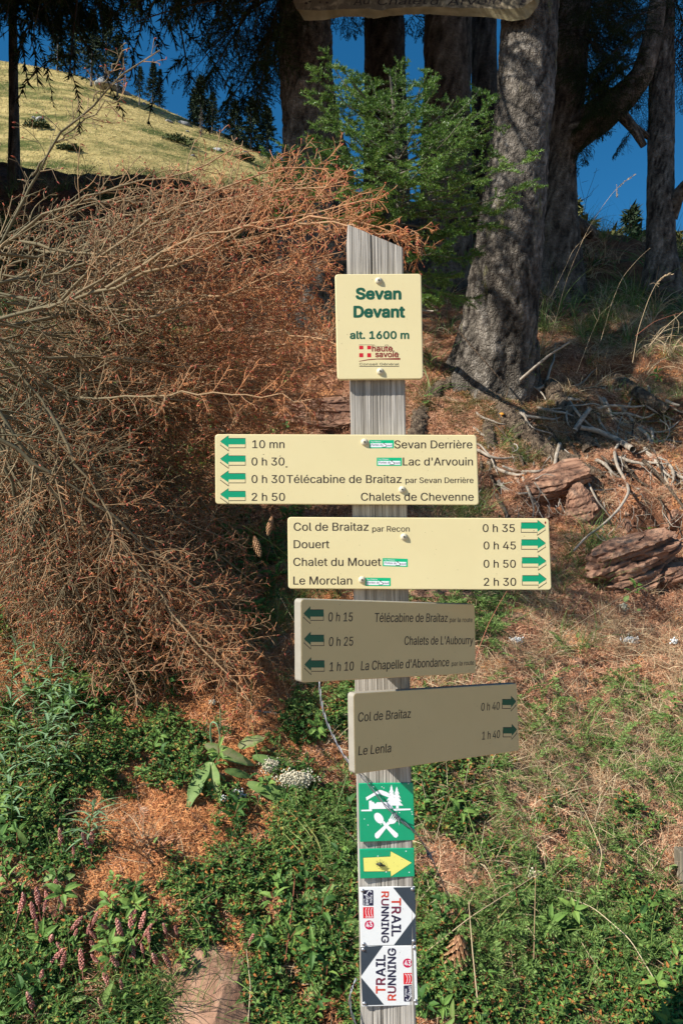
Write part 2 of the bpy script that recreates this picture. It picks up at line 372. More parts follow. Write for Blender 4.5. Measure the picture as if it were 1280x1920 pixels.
# ------------------------------------------------------------------ rocks
MT['limestone'] = mk('limestone', [(.2, (.14, .14, .135)), (.5, (.28, .28, .27)), (.8, (.42, .41, .39))], tint=False, nscale=1.2, namt=.5, rough=.9, bump=.1, bscale=3)
MT['sandstone'] = mk('sandstone', [(0, (.10, .052, .034)), (.35, (.23, .122, .078)), (.6, (.34, .195, .125)), (1, (.48, .33, .23))], nscale=14, namt=.28, rough=.92, spec=.15, bump=.004, bscale=55)
def rock(name, loc, size, rot, seed, label, layers=0, mat='sandstone', group=None, res=18, jag=.10, cat='rock', cuts=11, parent=None):
    g = G(); n = res; rq = np.random.default_rng(int(seed * 10) + 5); cn = nrm(rq.normal(0, 1, (cuts, 3))); cd_ = rq.uniform(.55, .9, cuts)
    a = np.linspace(-1, 1, n)
    for ax in range(3):
        for sg in (-1, 1):
            A, B = np.meshgrid(a, a, indexing='ij'); V = np.zeros((n, n, 3)); V[..., ax] = sg; V[..., (ax + 1) % 3] = A * sg; V[..., (ax + 2) % 3] = B
            V = V.reshape(-1, 3); ln = np.linalg.norm(V, axis=1, keepdims=True); W = V / ln ** .62
            q = W + seed * 3.7
            d = .16 * fbm(q[:, 0] * 1.2, q[:, 1] * 1.2, q[:, 2] * 1.2, 3)
            W = W * (1 + .6 * d[:, None])
            for c_n, c_d in zip(cn, cd_): ov = np.maximum(W @ c_n - c_d, 0); W = W - .92 * ov[:, None] * c_n
            t = .5 + .3 * fbm(q[:, 0] * 2, q[:, 1] * 2, q[:, 2] * 6, 3)
            if layers:
                z = W[:, 2] * layers * .5 + .35 * perlin(q[:, 0] * .8, q[:, 1] * .8, 1) + .12 * perlin(q[:, 0] * 4, q[:, 1] * 4, 1); li = np.floor(z); fr = z - li
                k = perlin(li * 7.13 + q[:, 0] * 1.1, q[:, 1] * 1.1 + li * 3.7, seed)
                cr = np.clip(np.minimum(fr, 1 - fr) * 6, 0, 1)
                k = .5 * k + .5 * np.round(k * 4) / 4; W[:, :2] *= (1 + jag * 2.4 * k - .07 * (1 - cr))[:, None]; W[:, 2] += .02 * k
                t = np.clip(t * .7 + .3 * (k + .4) - .25 * (1 - cr), 0, 1)
            W = W * (1 - (.045 if layers else .008) * np.abs(perlin(q[:, 0] * 7, q[:, 1] * 7, q[:, 2] * 7 + 9))[:, None] * 2) + (.02 if layers else .007) * np.stack([perlin(q[:, 0] * 9, q[:, 1] * 9, q[:, 2] * 9 + i * 5) for i in range(3)], 1)
            F = gridfaces(n, n); 
            g.add(W * np.asarray(size) * .5, F, 0, np.clip(t, 0, 1), False)
    o = g.build(name, MT[mat], parent); o.location = tuple(loc); o.rotation_euler = rot
    if parent is not None: return o
    o['label'] = label; o['category'] = cat
    if group: o['group'] = group
    return o
far_rocks = [(345, 232, 1.9, 'largest pale limestone boulder on the dry meadow slope'), (318, 228, 1.1, 'small pale boulder just left of the largest meadow boulder'),
    (215, 168, 3.0, 'wide pale outcrop high on the meadow below the spruces'), (196, 152, 2.0, 'upper pale outcrop against the skyline beside the dark spruces'), (236, 176, 1.6, 'pale rock at the right end of the skyline outcrop'),
    (78, 226, 1.5, 'pale boulder low on the meadow at the left'), (64, 222, .8, 'small stone left of the low meadow boulder'), (270, 195, .7, 'small pale stone by the meadow skyline'), (286, 204, .6, 'little stone on the upper right meadow'),
    (304, 213, .8, 'grey stone between skyline and largest meadow boulder'), (362, 292, .7, 'small grey stone near the foot of the meadow'), (408, 280, 1.2, 'brownish boulder at the foot of the meadow by the hanging boughs'),
    (432, 258, .9, 'pale stone on the right part of the meadow under the boughs'), (352, 247, .5, 'tiny stone below the largest meadow boulder'), (460, 285, .8, 'pale stone at the far right of the meadow')]
for i, (px, py, s, lb) in enumerate(far_rocks):
    q = hillhit(px, py); k = np.linalg.norm(q - CAM) / 75.0
    rock('meadow_rock', q + [0, 0, -.1 * s], (s * .8 * k, s * .6 * k, s * .42 * k), (0, .15, i * 1.1), i + 2, lb, mat='limestone', res=9, group='pale rocks on the meadow', cat='rock')
MT['shrub'] = mk('shrub_leaf', [(0, (.02, .035, .012)), (1, (.07, .10, .03))], rough=.8)
def shrub(px, py, w, h, label):
    q = hillhit(px, py); g = G(); n = 420
    p = nrm(rng.normal(0, 1, (n, 3))) * (rng.random((n, 1)) ** .35) * np.array([w, w * .6, h]) * .5; p[:, 2] = np.abs(p[:, 2]) * (1 + .5 * perlin(p[:, 0] * 2, p[:, 1] * 2, px))
    leaves(g, p + q, rng.normal(0, 1, (n, 3)) + [0, 0, .5], rng.normal(0, 1, (n, 3)), .28, .16, rng)
    o = g.build('mountain_shrub', MT['shrub'], label=label, category='shrub', group='low dark shrubs on the meadow')
for a in [(330, 266, 4.2, 1.0, 'longest dark shrub in the middle of the dry meadow'), (455, 300, 3.0, 1.1, 'dark shrub at the right foot of the meadow'), (70, 240, 3.0, 1.3, 'dark green shrub beside the low left boulder'), (130, 282, 2.6, .8, 'low shrub at the left foot of the meadow')]: shrub(*a)

# ------------------------------------------------------------------ far conifers on skylines
MT['conifer'] = mk('conifer_needles', [(0, (.008, .018, .008)), (1, (.035, .06, .022))], rough=.85)
MT['conifer_y'] = mk('conifer_needles_yellow', [(0, (.05, .06, .015)), (1, (.16, .15, .04))], rough=.85)
MT['grey_bark'] = mk('grey_bark', [(0, (.05, .043, .036)), (.5, (.11, .095, .08)), (1, (.20, .18, .16))], tint=False, nscale=9, namt=.4, rough=.95, bump=.02, bscale=20)
def conifer(base, h, w, seed, label, group='spruces on the skyline', mat='conifer', name='spruce_tree', dead=False):
    r2 = np.random.default_rng(seed); root = empty(name, base, label, 'tree', group)
    g = G(); tubes(g, np.array([[[0, 0, -1], [0, 0, h * .5], [0, 0, h]]]), np.array([[h * .02, h * .013, .01]]), 5); g.build('trunk', MT['grey_bark'], root)
    g = G(); n = int(200); t = r2.random(n) ** .8; z = h * (.06 + .93 * t); ph = r2.uniform(0, 6.283, n)
    rad = w * .5 * (1 - t) ** .85 * r2.uniform(.55, 1.15, n) * (1 + .3 * np.sin(3 * ph + seed)) + .04 * w
    d = np.stack([np.cos(ph), np.sin(ph), np.full(n, -.32)], 1); s0 = np.stack([np.zeros(n), np.zeros(n), z], 1)
    if dead: rad *= .6
    K = 4; Pl = s0[:, None] + d[:, None] * rad[:, None, None] * np.linspace(.1, 1, K)[None, :, None]; Pl[:, -1, 2] += rad * .12
    needles(g, Pl, 1 if dead else 8, .42 * w * .28, .16 * w * .28, r2, fwd=.9); tubes(g, Pl, np.full((n, K), .012 * h * .2), 3, tint=.1)
    g.build('crown', MT['grey_bark'] if dead else MT[mat], root)
far_trees = [(262, 182, 50, 20, 'small spruce left of the pair on the meadow skyline'), (286, 196, 70, 27, 'left one of the close pair of skyline spruces'), (299, 200, 62, 20, 'narrow right one of the close pair of skyline spruces'),
    (221, 165, 92, 36, 'tall dark spruce right of the hanging boughs on the skyline'), (198, 150, 120, 44, 'tallest skyline spruce behind the dead twig tips'), (172, 146, 110, 42, 'skyline spruce half hidden by the left boughs'),
    (140, 140, 105, 40, 'skyline spruce behind the left boughs second from its group end'), (108, 134, 95, 40, 'skyline spruce at the left end of its group behind the boughs'),
    (376, 240, 88, 44, 'broad spruce in front of the right meadow skyline'), (362, 232, 60, 24, 'slim spruce touching the broad one at the right skyline'), (398, 250, 70, 30, 'short spruce right of the broad one at the skyline'),
    (440, 268, 70, 40, 'spruce under the boughs at the right end of the meadow'), (470, 282, 90, 46, 'spruce left of the thick trunk at the meadow end'), (500, 292, 85, 44, 'spruce touching the thick left trunk at the meadow end')]
for i, (px, py, hp, wp, lb) in enumerate(far_trees):
    q = hillhit(px, py); D = np.linalg.norm(q - CAM); conifer(q, hp / FPX * D * 1.05, wp / FPX * D * 1.25, i, lb)
q = hillhit(377, 258); conifer(q, 3.6, 1.6, 60, 'bare grey dead spruce standing on the meadow', None, dead=True, name='dead_tree')
for i, (px, py, hp, wp, lb, mt) in enumerate([(1075, 440, 70, 34, 'small spruce top left of centre in the right sky gap', 'conifer_y'), (1052, 440, 120, 34, 'yellowing spruce edge beside the black trunk', 'conifer_y'), (1098, 448, 50, 30, 'low yellowish spruce in the right sky gap', 'conifer_y'),
        (1182, 470, 86, 44, 'small spruce left of the slim right trunk', 'conifer'), (1150, 470, 44, 30, 'lowest spruce top above the shaded bank', 'conifer_y'), (1264, 500, 70, 40, 'spruce right of the slim right trunk', 'conifer_y'), (1200, 480, 50, 40, 'short spruce hidden by the slim right trunk', 'conifer')]):
    top = P(px, py - hp, 24.0); hh = hp / FPX * 24 + 6; conifer(top - [0, 0, hh], hh, wp / FPX * 24 * (hh / (hp / FPX * 24)) * .62, 40 + i, lb, 'small conifers beyond the bank crest', mt)

# ------------------------------------------------------------------ big spruce trunks
def bark_material(name, dark, mid, light, lichen=None):
    m = bpy.data.materials.new(name); m.use_nodes = True; nt = m.node_tree; N = nt.nodes; Lk = nt.links; bs = N['Principled BSDF']
    bs.inputs['Roughness'].default_value = .95; bs.inputs['Specular IOR Level'].default_value = .15
    tc = N.new('ShaderNodeTexCoord')
    at = N.new('ShaderNodeAttribute'); at.attribute_name = 'tint'
    n1 = N.new('ShaderNodeTexNoise'); n1.inputs['Scale'].default_value = 42; n1.inputs['Detail'].default_value = 8; n1.inputs['Roughness'].default_value = .75; Lk.new(tc.outputs['Object'], n1.inputs['Vector'])
    ad = N.new('ShaderNodeMath'); ad.operation = 'MULTIPLY_ADD'; ad.inputs[1].default_value = .9; Lk.new(n1.outputs['Fac'], ad.inputs[0]); 
    sb = N.new('ShaderNodeMath'); sb.operation = 'SUBTRACT'; sb.inputs[1].default_value = .45; Lk.new(at.outputs['Fac'], sb.inputs[0]); Lk.new(sb.outputs[0], ad.inputs[2])
    c = N.new('ShaderNodeValToRGB'); e = c.color_ramp.elements; e[0].position, e[0].color = .15, (*dark, 1); e[1].position, e[1].color = .85, (*light, 1); q = e.new(.5); q.color = (*mid, 1); Lk.new(ad.outputs[0], c.inputs[0])
    outc = c.outputs[0]
    if lichen:
        n2 = N.new('ShaderNodeTexNoise'); n2.inputs['Scale'].default_value = 9; n2.inputs['Detail'].default_value = 12; n2.inputs['Roughness'].default_value = .75; mp = N.new('ShaderNodeMapping'); mp.inputs['Scale'].default_value = (1, 1, .35); Lk.new(tc.outputs['Object'], mp.inputs[0]); Lk.new(mp.outputs[0], n2.inputs['Vector'])
        r2 = N.new('ShaderNodeValToRGB'); r2.color_ramp.elements[0].position = .60; r2.color_ramp.elements[1].position = .70; Lk.new(n2.outputs['Fac'], r2.inputs[0])
        mx = N.new('ShaderNodeMix'); mx.data_type = 'RGBA'; Lk.new(r2.outputs[0], mx.inputs[0]); Lk.new(outc, mx.inputs[6]); mx.inputs[7].default_value = (*lichen, 1); outc = mx.outputs[2]
    Lk.new(outc, bs.inputs['Base Color'])
    vo = N.new('ShaderNodeTexVoronoi'); vo.feature = 'DISTANCE_TO_EDGE'; vo.inputs['Scale'].default_value = 46; mpv = N.new('ShaderNodeMapping'); mpv.inputs['Scale'].default_value = (1, 1, .6)
    ds = N.new('ShaderNodeTexNoise'); ds.inputs['Scale'].default_value = 30; va = N.new('ShaderNodeVectorMath'); va.operation = 'MULTIPLY_ADD'; va.inputs[1].default_value = (.05, .05, .05); Lk.new(tc.outputs['Object'], ds.inputs['Vector']); Lk.new(ds.outputs['Color'], va.inputs[0]); Lk.new(tc.outputs['Object'], va.inputs[2]); Lk.new(va.outputs[0], mpv.inputs[0]); Lk.new(mpv.outputs[0], vo.inputs['Vector'])
    cl = N.new('ShaderNodeMath'); cl.operation = 'MINIMUM'; cl.inputs[1].default_value = .22; Lk.new(vo.outputs['Distance'], cl.inputs[0])
    mh = N.new('ShaderNodeMath'); mh.operation = 'MULTIPLY_ADD'; mh.inputs[1].default_value = 3.2; Lk.new(cl.outputs[0], mh.inputs[0]); Lk.new(n1.outputs['Fac'], mh.inputs[2])
    b = N.new('ShaderNodeBump'); b.inputs['Distance'].default_value = .010; Lk.new(mh.outputs[0], b.inputs['Height']); Lk.new(b.outputs[0], bs.inputs['Normal'])
    return m
MT['bark'] = bark_material('spruce_bark', (.034, .028, .022), (.15, .128, .102), (.38, .335, .28), (.19, .18, .055))
MT['root_bark'] = bark_material('root_bark', (.05, .035, .025), (.15, .11, .075), (.30, .24, .16), (.19, .17, .07))
MT['pale_wood'] = mk('bleached_root', [(0, (.16, .125, .09)), (.5, (.33, .28, .22)), (1, (.52, .47, .40))], nscale=30, namt=.35, rough=.8, bump=.002, bscale=60)
def log_mesh(g, pts, rads, sides, rings, seed, amp=.10, flare=None, sc_=1.0, mat=0):
    pts = np.asarray(pts, float); q = resample(pts, rings); d = np.concatenate([[0], np.cumsum(np.linalg.norm(np.diff(pts, axis=0), axis=1))])
    dr = np.concatenate([[0], np.cumsum(np.linalg.norm(np.diff(q, axis=0), axis=1))]); r = np.interp(dr / dr[-1], d / d[-1], rads)
    T, a, b = frames(q[None]); T, a, b = T[0], a[0], b[0]; th = np.linspace(0, 2 * np.pi, sides, endpoint=False)
    dirs = np.cos(th)[None, :, None] * a[:, None] + np.sin(th)[None, :, None] * b[:, None]
    base = q[:, None] + r[:, None, None] * dirs; X = base / (r.mean() * 2) * sc_ * 1.5 + seed * 2.9
    ns = fbm(X[..., 0] * 2.2, X[..., 1] * 2.2, X[..., 2] * 1.3, 2) * .5 + .5 * fbm(X[..., 0] * 7, X[..., 1] * 7, X[..., 2] * 4.5, 4)
    ridg = 1 - np.abs(perlin(X[..., 0] * 9, X[..., 1] * 9, X[..., 2] * 6)) * 2
    rad = r[:, None] * (1 + amp * ns - amp * .35 * np.clip(ridg, 0, 1) ** 3)
    if flare is not None: rad = rad * flare(th[None], (dr / dr[-1])[:, None])
    V = q[:, None] + rad[..., None] * dirs
    F = gridfaces(rings, sides + 1); F2 = F.copy(); col = F2 % (sides + 1); row = F2 // (sides + 1); F2 = row * sides + (col % sides)
    g.add(V.reshape(-1, 3), F2, mat, np.clip(.5 + ns * .45 - .35 * np.clip(ridg, 0, 1) ** 3, 0, 1).ravel(), True)
TREES = {}
def big_tree(key, ctl, label, sides=40, rings=110, seed=1, amp=.10, base_d=None, flare=None):
    """ctl: (px, py, depth, width px) from the top down"""
    pts = np.array([PB(a, b, d) for a, b, d, w in ctl]); rads = np.array([w / FPX * d * KB / 2 for a, b, d, w in ctl])
    base = pts[-1]; root = empty('spruce_tree', base, label, 'tree', 'old spruces at the top of the bank')
    g = G(); log_mesh(g, pts - base, rads, sides, rings, seed, amp, flare); g.build('trunk', MT['bark'], root)
    TREES[key] = (root, base); return root
def gd(px, py):
    q = hit(px, py)[0]; return float(np.dot(q - CAM, AF))
big_tree('T4', [(1000, -900, 4.5, 92), (997, -300, 4.25, 100), (992, 50, 4.1, 106), (984, 180, 4.08, 107), (968, 320, 4.05, 112), (954, 440, 4.02, 124), (944, 540, 4.0, 134), (934, 620, 4.05, 146), (925, 690, 4.1, 170), (916, 750, 4.15, 205), (908, 840, 4.3, 225), (904, 900, 4.4, 240)],
    'thickest spruce trunk right of the signpost with lichen streaks and exposed roots', 90, 280, 1, .085,
    flare=lambda th, s: 1 + .14 * np.clip((s - .88) / .12, 0, 1) * np.cos(5 * th + .6) + .10 * np.clip((s - .8) / .2, 0, 1) * np.cos(9 * th))
big_tree('T1', [(560, -800, 5.4, 85), (566, -200, 5.1, 92), (572, 50, 5.0, 96), (574, 150, 5.0, 99), (586, 250, 5.0, 108), (596, 330, 5.0, 132), (600, 430, 4.95, 146), (604, 600, 4.9, 185), (606, 700, 4.9, 230)],
    'rough spruce trunk behind the left end of the wooden board', 66, 200, 2, .15)
big_tree('T2', [(716, -600, 6.1, 66), (719, 0, 5.8, 74), (722, 200, 5.8, 80), (724, 400, 5.8, 88), (726, 520, 5.9, 100), (728, 640, 5.9, 130)], 'dark spruce trunk directly above the signpost behind the young fir', 40, 90, 3)
big_tree('T3', [(845, -600, 5.6, 76), (840, 0, 5.3, 86), (837, 200, 5.3, 90), (834, 400, 5.3, 98), (830, 540, 5.3, 112), (828, 660, 5.3, 140)], 'dark spruce trunk between the one above the signpost and the thickest', 44, 90, 4)
big_tree('T3b', [(905, -600, 6.4, 40), (906, 0, 6.2, 46), (908, 200, 6.2, 50), (912, 430, 6.2, 60), (912, 560, 6.2, 70)], 'shaded thin spruce trunk close behind the left edge of the thickest one', 30, 60, 5)
big_tree('T5', [(1080, -500, 5.4, 70), (1070, 0, 5.2, 76), (1064, 200, 5.2, 62), (1052, 300, 5.2, 56), (1044, 380, 5.2, 70), (1046, 460, 5.2, 84), (1050, 640, 5.2, 120)], 'black shaded trunk close behind the right side of the thickest spruce', 40, 90, 6)
big_tree('T6', [(1240, -700, 5.5, 40), (1240, 0, 5.2, 44), (1239, 200, 5.1, 47), (1237, 400, 5.0, 50), (1238, 480, 5.0, 56), (1240, 540, 5.0, 80), (1242, 620, 5.0, 90)], 'slim straight spruce trunk standing near the right edge against the sky', 40, 150, 7, .08)
big_tree('TL', [(20, -700, 7.6, 12), (24, 0, 7.5, 15), (26, 150, 7.5, 17), (27, 250, 7.5, 20), (28, 430, 7.5, 30)], 'thin dark spruce at the left edge below the meadow', 20, 60, 8)
def limb(key, ctl, seed, K=30):
    root, base = TREES[key]; pts = np.array([PB(a, b, d) for a, b, d, w in ctl]); rads = np.array([w / FPX * d * KB / 2 for a, b, d, w in ctl])
    g = G(); log_mesh(g, pts - base, rads, 18, K, seed, .12); g.build('limb', MT['bark'], root)
limb('T5', [(1055, 285, 5.2, 46), (1085, 245, 5.15, 62), (1125, 215, 5.1, 66), (1170, 182, 5.05, 52), (1205, 140, 5.0, 42), (1225, 60, 5.0, 34), (1240, -60, 5.0, 28)], 11)
limb('T5', [(1130, 195, 5.1, 22), (1165, 215, 5.05, 22), (1190, 245, 5.0, 18), (1206, 274, 5.0, 13)], 12, 14)
limb('T5', [(1180, 232, 5.05, 14), (1200, 246, 5.05, 12), (1222, 262, 5.1, 10)], 13, 8)
limb('T6', [(1256, 410, 5.0, 26), (1268, 370, 4.95, 24), (1285, 345, 4.9, 22), (1330, 320, 4.8, 20)], 14, 12)
limb('T5', [(1030, 400, 5.2, 40), (1065, 415, 5.2, 34), (1110, 438, 5.25, 24)], 15, 12)

# ------------------------------------------------------------------ hanging spruce boughs
MT['spruce_needle'] = mk('spruce_needle', [(0, (.008, .018, .006)), (.6, (.018, .038, .011)), (1, (.045, .075, .02))], rough=.85, spec=.08)
MT['twig'] = mk('twig_bark', [(0, (.04, .03, .022)), (1, (.12, .09, .065))], rough=.9)
def bough_mesh(seed, L=1.6, dens=1.0, droop=.9, hang=True):
    r2 = np.random.default_rng(seed); K = 14
    t = np.linspace(0, 1, K); main = np.stack([t * L, .06 * np.sin(t * 3 + seed) * L, -.28 * L * t ** 1.6 * droop + .06 * L * np.clip(t - .75, 0, 1)], 1)[None]
    Rm = np.linspace(.014, .003, K)[None]
    c1, r1, _ = children(main, Rm, int(30 * dens), .08, 1.0, 58, lambda t, L0: L0 * (.42 * (1 - t) ** .6 + .06), 7, (0, 0, 1), r2, grav=.55 * droop, curl=.2, rscale=.5)
    c2, r2_, _ = children(c1, r1, 10, .1, 1.0, 50, lambda t, L0: .05 + L0 * .42 * (1 - .6 * t), 5, (0, 0, 1), r2, grav=1.6 if hang else .5, curl=.3, rscale=.6)
    g = G(); tubes(g, main, Rm, 5, 1, .3); tubes(g, c1, np.maximum(r1, .0016), 3, 1, .3); tubes(g, c2, np.maximum(r2_, .0012), 3, 1, .2)
    needles(g, c2, 40, .020, .0046, r2, 0, fwd=.9); needles(g, c1, 60, .020, .0046, r2, 0, fwd=.8)
    me = g.build('bough', [MT['spruce_needle'], MT['twig']]); d = me.data; bpy.data.objects.remove(me); return d
BM = [bough_mesh(100, 1.5), bough_mesh(101, 1.7), bough_mesh(102, 1.3, 1.0, 1.3), bough_mesh(103, 1.9, 1.1, .7), bough_mesh(104, 1.2, 1.0, 1.0)]
def bough(key, a, yaw, pitch=0.0, s=1.0, k=0, roll=0.0):
    """a: world point where the bough starts"""
    root, base = TREES[key]; o = bpy.data.objects.new('bough', BM[k % len(BM)]); COL.objects.link(o); o.parent = root
    o.location = tuple(np.asarray(a) - base); o.rotation_euler = (roll, -pitch, yaw); o.scale = (s, s, s); return o
def bough_px(key, p0, p1, k=0, roll=0.0, s=None):
    A = PB(*p0); B = PB(*p1); v = B - A; Lb = [1.5, 1.7, 1.3, 1.9, 1.2][k % 5]; ln = np.linalg.norm(v)
    bough(key, A, math.atan2(v[1], v[0]), math.asin(v[2] / ln) + .25, (s or ln / Lb), k, roll)
# visible ones: left edge tree, curtain in the upper left, upper right mass (px, py, depth)
for i, (a, b, k) in enumerate([((24, -110, 7.5), (225, -90, 7.0), 0), ((24, -60, 7.5), (235, -15, 7.2), 1), ((24, -20, 7.5), (160, 20, 6.9), 4), ((24, -80, 7.5), (-110, 10, 7.3), 3), ((24, 20, 7.5), (-60, 60, 7.0), 4), ((24, -110, 7.5), (120, -40, 6.6), 1),
        ((24, -30, 7.5), (60, 20, 6.6), 4), ((24, -150, 7.5), (200, -150, 6.8), 3), ((24, -60, 7.5), (130, -20, 7.9), 1), ((24, -70, 7.5), (200, -50, 7.6), 0), ((24, -130, 7.5), (90, -90, 7.0), 1), ((24, 0, 7.5), (110, 50, 7.3), 0), ((24, 10, 7.5), (190, 20, 7.4), 4)]): bough_px('TL', a, b, k)
for i, (a, b, k) in enumerate([((560, -190, 5.0), (255, -60, 5.2), 1), ((560, -120, 5.0), (330, 40, 5.0), 0), ((560, -60, 5.0), (380, 110, 4.9), 2), ((560, 0, 5.0), (420, 200, 5.0), 4), ((560, -150, 5.0), (420, 60, 4.7), 3), ((560, -260, 5.0), (220, -150, 5.0), 3),
        ((560, -30, 5.0), (350, 150, 5.2), 1), ((560, -80, 5.0), (470, 160, 4.8), 2), ((575, 60, 5.0), (455, 190, 5.1), 4), ((560, -240, 5.0), (330, -60, 4.6), 2), ((560, -100, 5.0), (300, -30, 5.4), 0), ((560, 20, 5.0), (480, 120, 4.7), 4), ((560, -200, 5.1), (400, -40, 5.3), 1),
        ((560, -20, 5.0), (400, 60, 5.3), 2), ((600, -50, 5.0), (660, 60, 5.3), 4), ((620, -90, 5.0), (780, 30, 5.8), 2)]): bough_px('T1', a, b, k)
for i, (a, b, k) in enumerate([((1075, -200, 5.2), (1250, -60, 5.0), 0), ((1075, -80, 5.2), (1190, 40, 5.1), 1), ((1075, -20, 5.2), (1160, 80, 5.2), 2), ((1075, -140, 5.2), (1160, 20, 4.8), 3), ((1075, 60, 5.2), (1170, 120, 5.3), 4), ((1075, 100, 5.2), (1130, 190, 5.0), 2), ((1075, 20, 5.2), (1120, 150, 4.9), 4),
        ((1130, 190, 5.1), (1080, 240, 5.0), 4), ((1215, 60, 4.95), (1120, 110, 4.75), 2), ((1205, 110, 4.95), (1110, 170, 4.8), 4), ((1180, 150, 4.95), (1100, 215, 4.8), 4), ((1225, 20, 4.9), (1150, 60, 4.7), 0), ((1230, -20, 4.9), (1110, 20, 4.7), 1), ((1160, 170, 5.0), (1130, 250, 4.9), 4), ((1075, 120, 5.1), (1130, 200, 4.8), 4), ((1075, 60, 5.1), (1160, 140, 4.8), 0), ((1075, -20, 5.1), (1170, 70, 4.8), 1), ((1200, 120, 5.0), (1185, 200, 4.9), 4), ((1080, 220, 5.2), (1095, 300, 5.1), 4), ((1160, 200, 5.05), (1090, 262, 5.0), 2), ((1190, 240, 5.0), (1150, 290, 5.0), 4), ((1180, 170, 5.05), (1210, 240, 5.1), 4), ((1060, 240, 5.2), (1075, 330, 5.2), 4), ((1210, 100, 5.0), (1130, 130, 4.9), 1), ((1215, 60, 5.0), (1150, 90, 5.3), 0),
        ((1090, -60, 5.5), (1230, 20, 5.6), 1), ((1080, -120, 5.8), (1180, -20, 5.9), 2), ((1080, -60, 5.9), (1150, 30, 6.0), 0), ((1080, 0, 6.0), (1190, 50, 6.1), 1), ((1080, 60, 6.0), (1170, 100, 6.2), 3), ((1075, 90, 5.8), (1140, 160, 5.8), 4), ((1075, 130, 5.8), (1120, 200, 5.9), 1), ((1080, -40, 6.2), (1240, -30, 6.2), 3), ((1080, 20, 6.3), (1220, 20, 6.4), 0), ((1080, -140, 6.2), (1120, -10, 6.3), 2), ((1200, -60, 5.6), (1130, 20, 5.7), 1), ((1210, 0, 5.6), (1140, 70, 5.7), 4), ((1080, 150, 5.5), (1130, 170, 5.4), 2), ((1090, 0, 5.6), (1200, 70, 5.7), 3), ((1090, 40, 5.6), (1150, 100, 5.6), 0), ((1075, -160, 5.2), (1100, 40, 5.0), 1)]): bough_px('T5', a, b, k)
for i, (a, b, k) in enumerate([((1240, -160, 5.2), (1330, 60, 5.0), 1), ((1240, -60, 5.2), (1310, 120, 5.1), 2), ((1240, -200, 5.2), (1180, -20, 5.4), 3), ((1250, 60, 5.1), (1320, 170, 5.2), 4), ((1250, -120, 5.2), (1400, 0, 5.2), 0), ((1240, 0, 5.1), (1200, 80, 5.4), 4), ((1250, 100, 5.1), (1290, 200, 5.3), 4)]): bough_px('T6', a, b, k)
# the crowns above the frame: boughs hung where they shade the forest edge, each growing from the nearest trunk
r3 = np.random.default_rng(5); S3 = SUN / SUN[2]
def hits_T4(q):
    """True when the shadow of a bough at q would fall on the thickest trunk"""
    v = np.array([1.02, 4.8]) - q[:2]; sx, sy = -SUN[:2] / np.hypot(*SUN[:2]); off = abs(v[0] * sy - v[1] * sx); t = v[0] * sx + v[1] * sy
    return off < .55 and t > 0 and 2.3 < q[2] - t * SUN[2] / np.hypot(*SUN[:2]) < 4.9
def shade(p0, p1, n, t0=.2, t1=2.5, only=None):
    """p0, p1: corners (x, y, z) of the shaded volume"""
    for i in range(n):
        s = np.array([r3.uniform(a, b) for a, b in zip(p0, p1)]); s = CAM + (s - CAM) * KB
        for tr in range(40):
            t = r3.uniform(t0, t1); q = s + S3 * t
            if q[2] - 1.5 > .80 * q[1] + .5 and q[1] > 3.4 and not (hits_T4(q) and tr < 30): break
        else: continue
        best = min(TREES, key=lambda k: np.hypot(*(TREES[k][1][:2] - q[:2])) + (3 if k in ('TL',) and q[1] < 7 else 0))
        b = TREES[best][1]; v = q[:2] - b[:2]; ds = max(np.hypot(*v), .25); yaw = math.atan2(v[1], v[0]); ln = max(ds * 1.35, 1.3)
        if b[1] + math.sin(yaw) * ln < 3.4: ln = max((b[1] - 3.4) / max(-math.sin(yaw), .05), .9)
        k = i % 5; Lb = [1.5, 1.7, 1.3, 1.9, 1.2][k]; bough(best, (b[0], b[1], q[2] + .22 * ln), yaw, .05, ln / Lb, k)
shade((.9, 4.6, 1.4), (3.2, 6.6, 4.4), 40, .2, 3.4)
shade((.2, 5.0, 2.0), (1.6, 5.6, 4.6), 30)
shade((1.2, 4.9, 3.0), (2.2, 5.5, 5.0), 44, .2, 3.0)
shade((-3.6, 6.3, 3.6), (-.2, 8.2, 5.6), 40)
shade((-1.6, 4.6, 3.6), (.2, 5.4, 5.0), 8)
shade((-4.2, 6.5, 5.6), (-2.0, 8.0, 7.6), 20)
def shade_ground(px0, px1, py0, py1, n):
    """boughs whose shadow falls on the bank between the slim trunks (the young fir stays in the sun)"""
    firp = np.array([.3, 3.95, 2.8]); su_ = SUN
    for i in range(n):
        s = hit(r3.uniform(px0, px1), r3.uniform(py0, py1))[0]
        for tr in range(60):
            q = s + S3 * r3.uniform(.8, 4.6); v = q - firp; dist = np.linalg.norm(v - su_ * np.dot(v, su_))
            if q[2] - 1.5 > .80 * q[1] + .45 and q[1] > 3.0 and dist > .85 and not hits_T4(q): break
        else: continue
        best = min(TREES, key=lambda k: np.hypot(*(TREES[k][1][:2] - q[:2])) + (3 if k == 'TL' else 0)); b = TREES[best][1]; v = q[:2] - b[:2]; ds = max(np.hypot(*v), .25)
        ln = max(ds * 1.25, 1.3); k = i % 5; Lb = [1.5, 1.7, 1.3, 1.9, 1.2][k]; bough(best, (b[0], b[1], q[2] + .22 * ln), math.atan2(v[1], v[0]), .05, min(ln / Lb, 1.9), k)
shade_ground(1010, 1290, 430, 720, 90)
